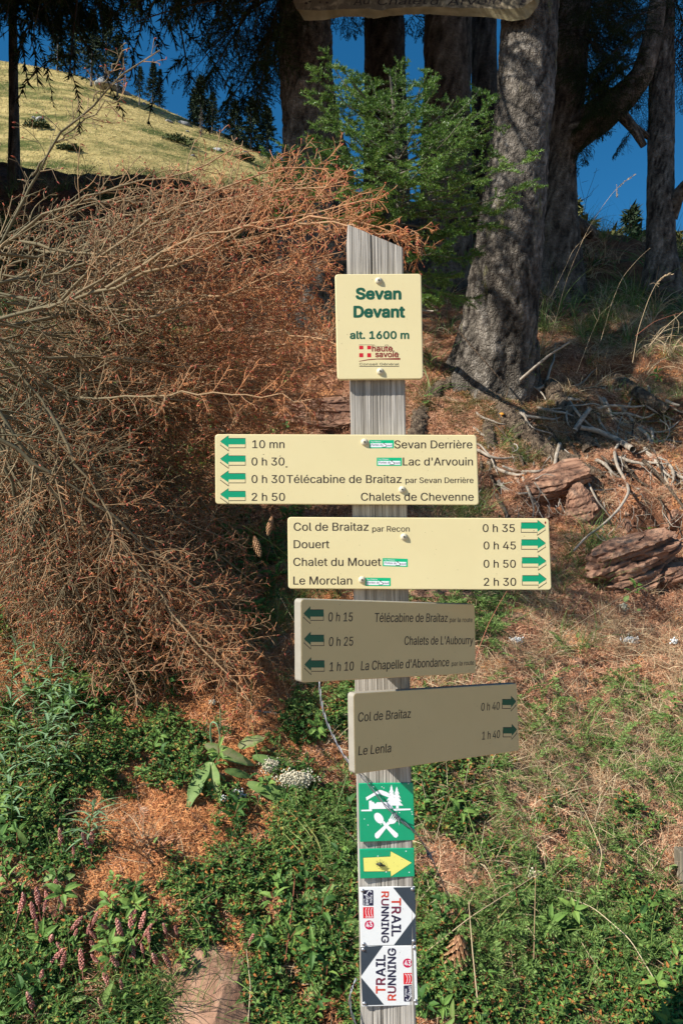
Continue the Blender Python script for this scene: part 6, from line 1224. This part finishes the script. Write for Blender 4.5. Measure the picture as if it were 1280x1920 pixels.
f_h = field([(60, 1520, 160, 190), (200, 1400, 110, 60, .8), (340, 1430, 100, 45, .7), (90, 1720, 180, 180), (560, 1600, 130, 130), (570, 1790, 110, 150), (340, 1680, 130, 40, .8), (230, 1760, 150, 100), (500, 1650, 100, 60), (600, 1340, 70, 50, .8), (820, 1500, 60, 120), (840, 1720, 60, 200), (1000, 1900, 340, 60, .85), (1060, 1780, 180, 45, .5), (970, 1650, 90, 50, .3), (1240, 1830, 110, 130), (870, 1440, 60, 40, .6), (470, 1540, 90, 50, .7), (60, 1880, 120, 80), (250, 1860, 70, 60), (700, 1880, 120, 60), (150, 1330, 120, 80, .7), (1100, 1560, 120, 30, .2)])
f_clr = field([(330, 1550, 130, 85), (455, 1300, 150, 80), (250, 1620, 70, 50), (430, 1430, 60, 50, .8), (530, 1180, 120, 60), (60, 1320, 110, 120, .75), (1050, 1560, 200, 60, .6), (880, 1640, 60, 60, .6)]); f_h2 = lambda x, y: f_h(x, y) * np.clip(1 - 1.15 * f_clr(x, y), 0, 1)
x, y = sample(5600, f_h2, clump=1.3, cs=9); k = post_clear(x, y) & (np.hypot(x - hit(398, 1850)[0][0], y - hit(398, 1850)[0][1]) > .085); x, y = x[k], y[k]; instancer('ground_cover', gp(x, y), Nrm(x, y) * .4 + [0, -.25, .6], rv.uniform(.7, 1.35, len(x)), PH, 'small-leaved dark green creeping plants covering the ground', 'ground cover', .3)
x, y = sample(300, lambda x, y: f_h(x, y), clump=.9, cs=5, base=.03); k = post_clear(x, y); x, y = x[k], y[k]; instancer('leafy_herbs', gp(x, y), Nrm(x, y) * .4 + [0, -.25, .6], rv.uniform(.6, 1.25, len(x)), PW, 'taller leafy green herbs rising from the ground cover', 'herbs', .35)
x, y = sample(900, field([(200, 1100, 250, 200), (420, 1000, 160, 160), (240, 850, 250, 150), (150, 700, 200, 150)]), clump=.8, cs=6); instancer('undergrowth', gp(x, y), Nrm(x, y) * .4 + [0, -.25, .6], rv.uniform(.8, 1.7, len(x)), PH + PG + PW, 'dim green plants growing under the dead spruce twigs', 'undergrowth', .4)
f_y = field([(1030, 1400, 280, 130, .28), (1000, 1560, 250, 110, .35), (1050, 1800, 280, 110, .8), (860, 1180, 60, 90, .8), (620, 1700, 70, 130, .7), (900, 1290, 90, 70, .7), (620, 1500, 70, 60, .8), (1200, 1380, 100, 130, .5), (600, 1330, 60, 60, .4)])
x, y = sample(620, f_y, clump=.6, cs=7); k = post_clear(x, y); x, y = x[k], y[k]; instancer('feathery_leaves', gp(x, y), Nrm(x, y) * .5 + [0, -.2, .5], rv.uniform(.7, 1.3, len(x)), PY, 'feathery green yarrow leaves spread over the slope', 'ground cover', .35)
f_g = field([(1110, 1060, 70, 50), (560, 1110, 90, 90, .7), (1090, 1400, 120, 70, .35), (1250, 1420, 80, 60, .4), (400, 1120, 220, 110, .4), (850, 960, 60, 60, .7), (40, 1850, 90, 80), (600, 1580, 70, 50), (1000, 1180, 140, 70, .25), (820, 1300, 70, 80, .35), (960, 840, 60, 30, .3), (1200, 780, 80, 30, .4), (300, 1880, 120, 60, .6), (1000, 1750, 300, 120, .2), (1180, 600, 160, 130, .35)])
x, y = sample(720, f_g, Y=(1.5, 7), clump=.6, cs=4); k = post_clear(x, y); x, y = x[k], y[k]; instancer('grass_tufts', gp(x, y), Nrm(x, y) * .4 + [0, -.3, .6], rv.uniform(.5, 1.25, len(x)), PG, 'green grass tufts growing between litter and herbs', 'grass', .3)
x, y = sample(900, field([(1130, 540, 260, 160), (1000, 480, 200, 120), (750, 500, 300, 120), (300, 420, 500, 130)]), X=(-4.2, 3.4), Y=(4.3, 9.6), pw=.4, clump=.5, cs=2); instancer('forest_floor_grass', gp(x, y), Nrm(x, y) * .3 + [0, -.3, .7], rv.uniform(1.2, 2.6, len(x)), PG + PS, 'rough shaded grass on the bank under the spruces', 'grass', .3)
x, y = sample(700, field([(880, 760, 120, 60), (960, 840, 90, 60), (1060, 790, 50, 60), (900, 900, 60, 60, .6)]), clump=.5, cs=5); instancer('moss', gp(x, y, .004), Nrm(x, y), rv.uniform(.6, 1.3, len(x)), PM, 'yellowish moss on soil and roots under the thickest spruce', 'moss', .3)

# ------------------------------------------------------------------ plants that can be told apart
def curve_pts(px_pts, K=14): return resample([P(*c) for c in px_pts], K)
def stalk(ctl, r0, r1, mat, parent, b, name='stem', sides=5, K=16, tint=.6):
    q = curve_pts(ctl, K) - b; g = G(); tubes(g, q[None], np.linspace(r0, r1, K)[None], sides, 0, tint); return g.build(name, MT[mat], parent), q
def leaf_part(parent, b, p, d, nv, L, W, mat, r, tint=None, fold=.18, droop=.3, name='leaf', seg=8, wav=.03):
    """one large leaf: a folded, drooping blade with a midrib and wavy edge"""
    d = nrm(d); s = nrm(np.cross(d, nv)); u = np.cross(s, d); t = np.linspace(0, 1, seg); w = W * (np.clip(t * .96 + .03, 0, 1) ** .62 * (1 - np.clip(t * .98 + .01, 0, 1)) ** .85) / .53 * .5
    mid = p - b + d * L * t[:, None] - u * (L * droop * t[:, None] ** 2); e = (wav * W * np.sin(t * 17 + r.uniform(0, 6)))[:, None] * u
    V = np.concatenate([mid, mid + s * w[:, None] + u * (w * fold * 2)[:, None] + e, mid - s * w[:, None] + u * (w * fold * 2)[:, None] - e]); i = np.arange(seg - 1)
    g = G(); t0 = r.uniform(.3, .9) if tint is None else tint; tv_ = np.concatenate([np.full(seg, min(t0 + .25, 1)), t0 - .12 + .16 * (np.arange(seg) % 2), t0 - .06 + .16 * (np.arange(seg) % 2)]); g.add(V, np.concatenate([np.stack([i, i + 1, i + seg + 1, i + seg], 1), np.stack([i, i + 2 * seg, i + 2 * seg + 1, i + 1], 1)]), 0, np.clip(tv_, 0, 1), True); return g.build(name, MT[mat], parent)
MT['willow_leaf'] = mk('narrow_leaf', [(0, (.09, .19, .09)), (1, (.26, .40, .21))], nscale=30, namt=.15, rough=.5, spec=.4, trans=.2)
MT['broad_leaf'] = mk('broad_leaf', [(0, (.09, .17, .045)), (.6, (.20, .30, .08)), (1, (.40, .34, .20))], nscale=22, namt=.22, rough=.6, trans=.25, bump=.001, bscale=60)
rp = np.random.default_rng(55)
nl = [(20, 1330, 1195), (70, 1350, 1205), (115, 1330, 1200), (30, 1460, 1300), (85, 1480, 1340), (125, 1440, 1290), (165, 1590, 1500), (20, 1570, 1420), (95, 1400, 1240)]
nlab = ['narrow-leaved green plant highest at the left edge', 'narrow-leaved plant second from the left edge in the upper group', 'narrow-leaved plant nearest the needle litter in the upper group', 'narrow-leaved plant at the left edge in the middle of the clump', 'drooping narrow-leaved plant low in the middle of the clump', 'narrow-leaved plant beside the yellowing broad leaf', 'small narrow-leaved sprig lowest right in the clump', 'narrow-leaved plant lowest at the left edge', 'tallest narrow-leaved plant in the centre of the clump']
for (px, py, pt), lb in zip(nl, nlab):
    q = hit(px, py)[0]; d = gdr(q); b = q.copy(); root = empty('narrow_leaved_plant', b, lb, 'plant', 'narrow-leaved plants at the left edge')
    top = d - .10; _, m = stalk([(px, py, d), (px + 4, (py + pt) / 2, d - .06), (px + rp.uniform(-15, 15), pt + 10, top)], .0022, .0012, 'grass_g', root, b, K=14, tint=.5)
    n = 26
    for i in range(n):
        t = .22 + .78 * (i / (n - 1)); p = np.array([np.interp(t, np.linspace(0, 1, len(m)), m[:, k]) for k in range(3)]) + b; ph = i * 2.4 + px; dv = np.array([math.cos(ph), math.sin(ph) * .9 - .15, .55 - .2 * (1 - t) + .5 * (t > .9)]); leaf_part(root, b, p, dv, np.array([0, 0, 1.]), rp.uniform(.055, .085) * (1 - .35 * max(t - .7, 0)), rp.uniform(.009, .0125), 'willow_leaf', rp, droop=rp.uniform(.25, .7), seg=6)
# broad-leaved plant with drooping head
def gpos(px, py, off=0): q = hit(px, py)[0]; return q - AF * off
b = gpos(435, 1400); root = empty('broad_leaved_plant', b, 'plant with big pale green leaves and a nodding dry stem on orange litter', 'plant'); 
for (x0, y0, x1, y1, W, lift, ti) in [(398, 1415, 358, 1488, .040, .03, .25), (402, 1412, 412, 1484, .042, .04, .45), (395, 1378, 478, 1415, .032, .06, .62), (455, 1385, 498, 1365, .036, .05, .6), (430, 1425, 478, 1440, .02, .05, .3), (470, 1450, 560, 1490, .03, .04, .3), (500, 1455, 555, 1470, .022, .05, .3), (480, 1400, 560, 1425, .024, .05, .2), (380, 1402, 362, 1385, .015, .05, .3)]:
    a, e = gpos(x0, y0, lift + .05), gpos(x1, y1, lift * .6 + .05); v = e - a; leaf_part(root, b, a, v, nrm(-AF * .8 + np.array([-.3, 0, .6]) + rp.normal(0, .12, 3)), np.linalg.norm(v) * 1.08, W * 1.7, 'broad_leaf', rp, tint=ti, droop=.18, seg=16, wav=.05, fold=.10)
d0 = gdr(b) - .05; stalk([(398, 1400, d0), (394, 1375, d0 - .01), (396, 1352, d0 - .02), (408, 1356, d0 - .03), (413, 1385, d0 - .03)], .0035, .002, 'willow_leaf', root, b, K=20, tint=.8); stalk([(410, 1400, d0), (414, 1360, d0 - .01), (412, 1320, d0 - .02)], .0022, .0012, 'willow_leaf', root, b, tint=.8)
# single leaves scattered about (dock, coltsfoot)
for px, py, ang, L, W, lb, ti in [(122, 1378, -10, .045, .022, 'oval yellow green leaf lying by the narrow-leaved clump', .7), (70, 1560, 120, .05, .026, 'pale round-tipped leaf low at the left edge', .4), (120, 1618, 200, .034, .024, 'left one of two small rounded leaves at the lower left', .4), (140, 1622, 20, .030, .022, 'right one of two small rounded leaves at the lower left', .4),
        (1157, 1124, 60, .030, .028, 'round green coltsfoot leaf under the layered block', .45), (1180, 1140, 20, .018, .014, 'tiny round leaf right of the coltsfoot leaf', .5), (600, 1650, 30, .06, .02, 'long pointed leaf left of the yellow arrow plate', .5), (618, 1660, 80, .05, .018, 'upright pointed leaf left of the upper white plate', .5), (585, 1680, 240, .045, .02, 'drooping pointed leaf left of the upper white plate', .3),
        (605, 1545, 10, .03, .016, 'small bright leaf left of the green chalet plate', .6), (500, 1440, -35, .05, .018, 'grey green leaf above the cream flower head', .5), (640, 1330, 20, .028, .014, 'small green leaf by the hanging wire', .6), (590, 1325, 200, .026, .014, 'small green leaf left of the hanging wire', .6), (1070, 1190, 80, .022, .018, 'small upright leaf left of the white flower head on the straw', .5), (1087, 1204, 30, .018, .016, 'small round leaf left of the white flower head on the straw', .6),
        (1225, 1610, 30, .045, .018, 'pointed leaf beside the wooden stake', .6), (230, 1700, 300, .03, .015, 'small leaf among the pink seed spikes', .5), (210, 1850, 70, .07, .025, 'largest pointed leaf at the lower left bottom', .4), (240, 1840, 110, .06, .02, 'narrower pointed leaf beside the largest one at the lower left', .4), (155, 1840, 20, .04, .02, 'folded leaf left of the large pointed leaves', .5), (840, 1880, 95, .06, .022, 'tall pointed leaf right of the lowest plate', .5), (820, 1900, 60, .05, .02, 'pointed leaf low beside the lowest plate', .4), (300, 1560, 60, .022, .012, 'tiny leaf on the orange needle litter', .4), (870, 1300, 90, .02, .012, 'tiny upright leaf right of the two-line khaki sign', .3)]:
    a = gpos(px, py, .075); an = R(ang); v = AX * math.cos(an) + AU * math.sin(an) - AF * .25; o = leaf_part(None, a, a, v, nrm(-AF + np.array([-.4, 0, .5]) + rp.normal(0, .2, 3)), L, W, 'broad_leaf', rp, tint=ti, seg=10, droop=.15, name='broad_leaf'); o.location = tuple(a); o['label'] = lb; o['category'] = 'leaf'; o['group'] = 'single broad leaves'
# flower heads
MT['floret_w'] = mk('white_floret', [(0, (.55, .55, .52)), (1, (.86, .86, .84))], rough=.7, trans=.15); MT['floret_c'] = mk('cream_floret', [(0, (.36, .31, .20)), (1, (.74, .68, .52))], rough=.8); MT['pink'] = mk('pink_seed', [(0, (.28, .09, .07)), (.5, (.56, .22, .17)), (1, (.74, .40, .32))], rough=.8, trans=.15)
def ball(g, c, r, ti, mat=0):
    th = np.linspace(0, np.pi, 4); ph = np.linspace(0, 2 * np.pi, 6); A, B = np.meshgrid(th, ph, indexing='ij'); g.add(np.stack([np.sin(A) * np.cos(B), np.sin(A) * np.sin(B), np.cos(A)], -1).reshape(-1, 3) * r + c, gridfaces(4, 6), mat, ti, True)
def flower(px, py, w, h, n, mat, lb, foot, r=.0034, off=.05, stem='grass_g', group='flat white and cream flower heads'):
    c = gpos(px, py, off); d = np.dot(c - CAM, AF); root = empty('flower_head', c, lb, 'flower', group); g = G(); W, Hh = w / FPX * d / 2, h / FPX * d / 2; rays = []
    for i in range(n):
        a = i * 2.39996; rr = math.sqrt((i + .5) / n) * (1 + .22 * math.sin(3 * (i * .61 + px))); p = AX * W * rr * math.cos(a) + AU * Hh * rr * math.sin(a) - AF * (.010 * (1 - rr * rr)) + rp.normal(0, .0012, 3); ball(g, p, r * rp.uniform(.75, 1.2), rp.uniform(0, 1))
        if i % 5 == 0: rays.append([p, p * .55 + np.array([0, 0, -.008]), np.array([0, .004, -.022])])
    th = np.linspace(0, np.pi / 2, 5); ph = np.linspace(0, 2 * np.pi, 15); A_c, B_c = np.meshgrid(th, ph, indexing='ij'); g.add((AX * W * .78)[None] * (np.sin(A_c) * np.cos(B_c)).reshape(-1, 1) + (AU * Hh * .78)[None] * (np.sin(A_c) * np.sin(B_c)).reshape(-1, 1) - AF * (.0075 * np.cos(A_c)).reshape(-1, 1), gridfaces(5, 15), 0, .25, True)
    g.build('florets', MT[mat], root); g = G(); tubes(g, np.array(rays), np.full((len(rays), 3), .0005), 3); f = gpos(*foot) - c; m = resample([np.array([0, .004, -.022]), np.array([0, .004, -.022]) * .5 + f * .5 - AF * .01, f], 10); tubes(g, m[None], np.full((1, 10), .0011), 5); g.build('stem', MT[stem], root)
flower(558, 1440, 82, 36, 170, 'floret_c', 'large cream seed head on a red stem left of the lowest khaki sign', (560, 1600), .0027, .10, 'stem_r'); flower(512, 1420, 40, 34, 70, 'floret_c', 'smaller cream seed head touching the large one', (530, 1560), .0026, .09, 'stem_r')
flower(447, 1480, 36, 24, 60, 'floret_w', 'pure white flat flower head right below the broad-leaved plant', (470, 1560)); flower(425, 1487, 16, 12, 20, 'floret_w', 'little white flower cluster left of the pure white head', (450, 1560))
flower(961, 1196, 26, 12, 30, 'floret_w', 'small white flower head just right of the upper khaki sign', (960, 1260)); flower(1172, 1197, 36, 18, 44, 'floret_w', 'white flower head on the straw slope under the layered block', (1150, 1260)); flower(1252, 1198, 14, 14, 14, 'floret_w', 'tiny white flower head near the right edge', (1250, 1260)); flower(1226, 1453, 24, 12, 26, 'floret_w', 'greyish white flower head on the slope near the right edge', (1210, 1520)); flower(1160, 1135, 14, 20, 14, 'floret_c', 'fading cream flower head below the layered block', (1158, 1180)); flower(990, 1630, 24, 34, 30, 'floret_c', 'pale withered flower head in the middle of the lower right slope', (1000, 1760)); flower(405, 1307, 18, 10, 14, 'floret_c', 'small dry daisy-like head above the broad-leaved plant', (412, 1345), off=.07)
# pink seed spikes
SPK = []
for sd in range(4):
    r = np.random.default_rng(sd); g = G(); n = 46
    for i in range(n):
        t = i / n; a = i * 2.4; rr = .0042 * math.sin(math.pi * min(t * .9 + .12, 1)) ** .5; ball(g, np.array([rr * math.cos(a), rr * math.sin(a), .035 * t]), .0021 * r.uniform(.7, 1.2), r.uniform(0, 1))
    tubes(g, np.array([[[0, 0, -.06], [.002, 0, -.03], [0, 0, 0], [0, 0, .03]]]), np.full((1, 4), .0009), 4, 0, .2); o = g.build('seed_spike', MT['pink']); SPK.append(o.data); bpy.data.objects.remove(o)
sp = [(95, 1655), (105, 1668), (112, 1650), (88, 1680), (92, 1700), (135, 1665), (137, 1655), (155, 1700), (160, 1712), (118, 1758), (138, 1765), (100, 1790), (200, 1715), (207, 1738), (205, 1760), (240, 1720), (245, 1712), (265, 1735), (268, 1748), (278, 1698), (285, 1712), (284, 1740), (240, 1765), (325, 1705), (310, 1760), (333, 1765), (345, 1706), (232, 1808), (248, 1805), (212, 1838), (134, 1545), (183, 1555), (190, 1548), (157, 1566), (88, 1838), (265, 1690), (222, 1700), (193, 1690), (60, 1670), (300, 1690), (475, 1725), (175, 1770), (118, 1720), (146, 1742), (225, 1755), (262, 1700), (295, 1722), (70, 1655), (183, 1708), (125, 1640)]
sp.sort(key=lambda p: p[1]); ORD = ['leftmost', 'second', 'third', 'fourth', 'fifth', 'sixth', 'seventh', 'eighth', 'ninth', 'rightmost']; BAND = ['highest', 'second highest', 'middle', 'second lowest', 'lowest']; sp = [(p, b_, r_) for b_ in range(5) for r_, p in enumerate(sorted(sp[b_ * 10:b_ * 10 + 10]))]
for i, ((px, py), b_, r_) in enumerate(sp):
    q = gpos(px, py + 12, .085); o = bpy.data.objects.new('seed_spike', SPK[i % 4]); COL.objects.link(o); o.location = tuple(q); s = rp.uniform(.7, 1.4); o.scale = (s, s, s); o.rotation_euler = (rp.normal(.15, .35), rp.normal(0, .35), rp.uniform(0, 6)); o['label'] = ('rightmost' if r_ == 9 else 'leftmost' if r_ == 0 else ORD[r_] + ' from the left') + ' among the ' + BAND[b_] + ' band of pink seed spikes'; o['category'] = 'flower'; o['group'] = 'pink seed spikes at the lower left'
# long stalks of grass and weeds
def weed(ctl, lb, mat='grass_d', r=.0012, ear=None, tint=.7, name='grass_stalk', group='long dry grass stalks', branches=()):
    b = P(*ctl[0]); root = empty(name, b, lb, 'grass', group); _, m = stalk(ctl, r, r * .5, mat, root, b, K=24, tint=tint)
    if ear:
        t0, sz = ear; i0 = int(t0 * 23); g = G(); seg = m[i0:]; k = 26; ii = rp.uniform(0, len(seg) - 1.01, k); p = np.array([seg[int(u)] * (1 - u % 1) + seg[int(u) + 1] * (u % 1) for u in ii]); dd = nrm(seg[-1] - seg[0]); leaves(g, p, dd + rp.normal(0, .25, (k, 3)), rp.normal(0, 1, (k, 3)), sz, sz * .3, rp, 0, tint=rp.uniform(.5, 1, k)); g.build('ear', MT[mat], root)
    for br in branches: stalk(br, r * .7, r * .35, mat, root, b, K=12, tint=tint, name='side_stem')
weed([(1030, 640, 3.6), (1062, 520, 3.55), (1100, 430, 3.5), (1140, 370, 3.5), (1170, 336, 3.5), (1190, 328, 3.5)], 'tallest grass stalk with its ripe ear against the blue sky', ear=(.88, .016), r=.0016)
weed([(1155, 345, 3.5), (1156, 358, 3.5), (1155, 368, 3.5)], 'small hanging ear beside the tallest grass stalk', ear=(.3, .014))
weed([(1185, 680, 3.3), (1195, 620, 3.28), (1215, 560, 3.25), (1232, 525, 3.25), (1245, 514, 3.25), (1260, 515, 3.25)], 'sunlit bending grass stalk left of the slim trunk foot', ear=(.80, .018), r=.0016, branches=[[(1234, 538, 3.25), (1225, 530, 3.25), (1217, 533, 3.25)]])
weed([(1125, 640, 3.4), (1145, 570, 3.4), (1165, 520, 3.4), (1200, 480, 3.4), (1218, 465, 3.4)], 'dim thin grass stalk in the shade left of the sunlit one', r=.0011)
weed([(1190, 630, 3.2), (1225, 603, 3.2), (1262, 590, 3.2), (1290, 583, 3.2)], 'reddish bent stalk reaching in at the right edge', mat='stem_r', r=.0014); weed([(1215, 650, 3.2), (1250, 610, 3.2), (1290, 575, 3.2)], 'pale stalk crossing the reddish one at the right edge', r=.0018, branches=[[(1225, 640, 3.2), (1238, 615, 3.2), (1250, 612, 3.2)], [(1262, 590, 3.2), (1272, 605, 3.2), (1270, 625, 3.2)]])
weed([(1080, 700, 3.5), (1110, 620, 3.5), (1125, 590, 3.5), (1122, 575, 3.5)], 'short forked dry stalk in the shade of the bank', r=.0013, branches=[[(1125, 590, 3.5), (1135, 580, 3.5), (1150, 565, 3.5)], [(1118, 600, 3.5), (1110, 585, 3.5), (1112, 578, 3.5)]]); weed([(1030, 560, 3.5), (1060, 500, 3.5), (1072, 470, 3.5), (1110, 430, 3.5)], 'leaning stalk in front of the dark bank', r=.0012)
MT['silh'] = flat('dark_dry_stem', (.03, .022, .02), .8)
weed([(1095, 470, 4.3), (1094, 400, 4.3), (1100, 365, 4.3), (1110, 340, 4.3), (1118, 315, 4.3)], 'dark branching dry weed standing out against the sky', mat='silh', r=.0018, name='dry_weed', group=None, branches=[[(1096, 380, 4.3), (1088, 350, 4.3), (1085, 330, 4.3)], [(1097, 375, 4.3), (1110, 358, 4.3), (1122, 346, 4.3)], [(1112, 325, 4.3), (1118, 320, 4.3), (1122, 318, 4.3)], [(1094, 400, 4.3), (1082, 385, 4.3), (1080, 372, 4.3)], [(1096, 372, 4.3), (1108, 366, 4.3), (1112, 352, 4.3)], [(1090, 342, 4.3), (1098, 340, 4.3), (1102, 338, 4.3)]])
S_ = lambda px, py, o: (px, py, gd(px, py) - o)
weed([S_(960, 1700, .02), S_(900, 1600, .12), (870, 1500, 1.9), (840, 1430, 1.8)], 'long green grass blade curving right of the post', mat='grass_g', r=.0014, tint=.8); weed([S_(900, 1760, .03), S_(990, 1660, .08), S_(1065, 1595, .06)], 'long bright green blade crossing the lower right slope', mat='grass_g', r=.0016, tint=.9); weed([S_(780, 1800, .03), S_(880, 1720, .08), S_(975, 1660, .06), S_(1020, 1630, .04)], 'long tan stalk parallel to the bright green blade', r=.0015, mat='grass_d')
weed([S_(1240, 1860, .03), S_(1180, 1760, .08), S_(1110, 1700, .06), S_(1055, 1680, .04)], 'pale stalk lying from the lower right edge towards the centre', r=.0016, tint=.9); weed([S_(1120, 1640, .03), S_(1130, 1600, .08), S_(1100, 1530, .08), S_(1080, 1490, .04)], 'thin tan stalk standing in the middle of the right slope', r=.0014); weed([S_(895, 1880, .04), S_(885, 1780, .10), S_(878, 1690, .08)], 'upright tan stalk beside the big cone', r=.0018)
weed([S_(1000, 1800, .04), S_(1002, 1700, .10), S_(1004, 1620, .08)], 'upright brown stalk right of the big cone', r=.0014, tint=.3); weed([S_(980, 1250, .02), S_(1080, 1170, .08), S_(1180, 1110, .10), S_(1290, 1060, .12)], 'long arching straw on the slope under the layered block', r=.0014); weed([S_(1010, 1360, .03), S_(1090, 1260, .05), S_(1130, 1235, .04), S_(1160, 1245, .03)], 'arched straw in the middle of the straw slope', r=.0012)
weed([(880, 1295, 1.95), (892, 1230, 2.0), (915, 1170, 2.05), (942, 1120, 2.1), (950, 1108, 2.1)], 'bright red thin stem right of the khaki signs', mat='red_line' if 'red_line' in MT else 'stem_r', r=.0016, tint=1.0, name='red_stem', group=None)
weed([S_(555, 1620, .03), S_(548, 1700, .06), S_(535, 1800, .04)], 'dark red stem in the green plants left of the white plates', mat='stem_r', r=.0016, name='red_stem', group=None); weed([S_(465, 1920, .03), S_(470, 1850, .05), S_(462, 1780, .04)], 'white thin stalk beside the big boulder', r=.0012, tint=1.0)
weed([S_(530, 1480, .03), S_(480, 1420, .10), S_(470, 1340, .12), (472, 1270, 1.95)], 'thin green stalk rising above the broad-leaved plant', mat='grass_g', r=.0012, tint=.7); weed([S_(640, 1200, .03), S_(560, 1060, .12), (500, 1010, 2.2), (455, 985, 2.2)], 'long green grass blade arching left under the upper cream sign', mat='grass_g', r=.0014, tint=.8); weed([S_(640, 1270, .02), S_(560, 1180, .10), S_(520, 1110, .12)], 'tan stalk leaning behind the upper khaki sign', r=.0012)
for i, (x0, y0, x1, y1) in enumerate([(600, 1620, 535, 1510), (610, 1630, 555, 1520), (590, 1615, 520, 1540), (620, 1625, 590, 1530), (575, 1640, 530, 1560), (605, 1640, 570, 1540)]): weed([S_(x0, y0, .02), S_((x0 + x1) / 2 + 14, (y0 + y1) / 2, .08), S_(x1, y1, .05)], ['outermost', 'longest', 'lowest', 'steepest', 'shortest', 'middle'][i] + ' yellow green blade of the tuft left of the green chalet plate', mat='grass_g', r=.0013, tint=1.0, name='grass_stalk', group='yellow green blades left of the post')
# orange bracket fungus under the spruce
MT['fungus'] = mk('orange_fungus', [(0, (.60, .22, .02)), (1, (.75, .38, .06))], rough=.5, trans=.2)
for px, py, s, lb in ((937, 778, .014, 'larger orange mushroom on the mossy root'), (912, 740, .009, 'small orange fungus above the larger one')):
    q = gpos(px, py, .05); g = G(); th = np.linspace(0, 2 * np.pi, 14); rg = np.linspace(0, 1, 5); A, B = np.meshgrid(rg, th, indexing='ij'); V = np.stack([A * np.cos(B) * s * (1 + .15 * np.sin(3 * B)), A * np.sin(B) * s, s * .5 * (1 - A ** 2)], -1).reshape(-1, 3); g.add(V, gridfaces(5, 14), 0, .5, True); tubes(g, np.array([[[0, 0, -s * 1.4], [0, 0, s * .3]]]), np.array([[s * .35, s * .25]]), 8); o = g.build('mushroom', MT['fungus']); o.location = tuple(q); o.rotation_euler = (.5, 0, 0); o['label'] = lb; o['category'] = 'mushroom'
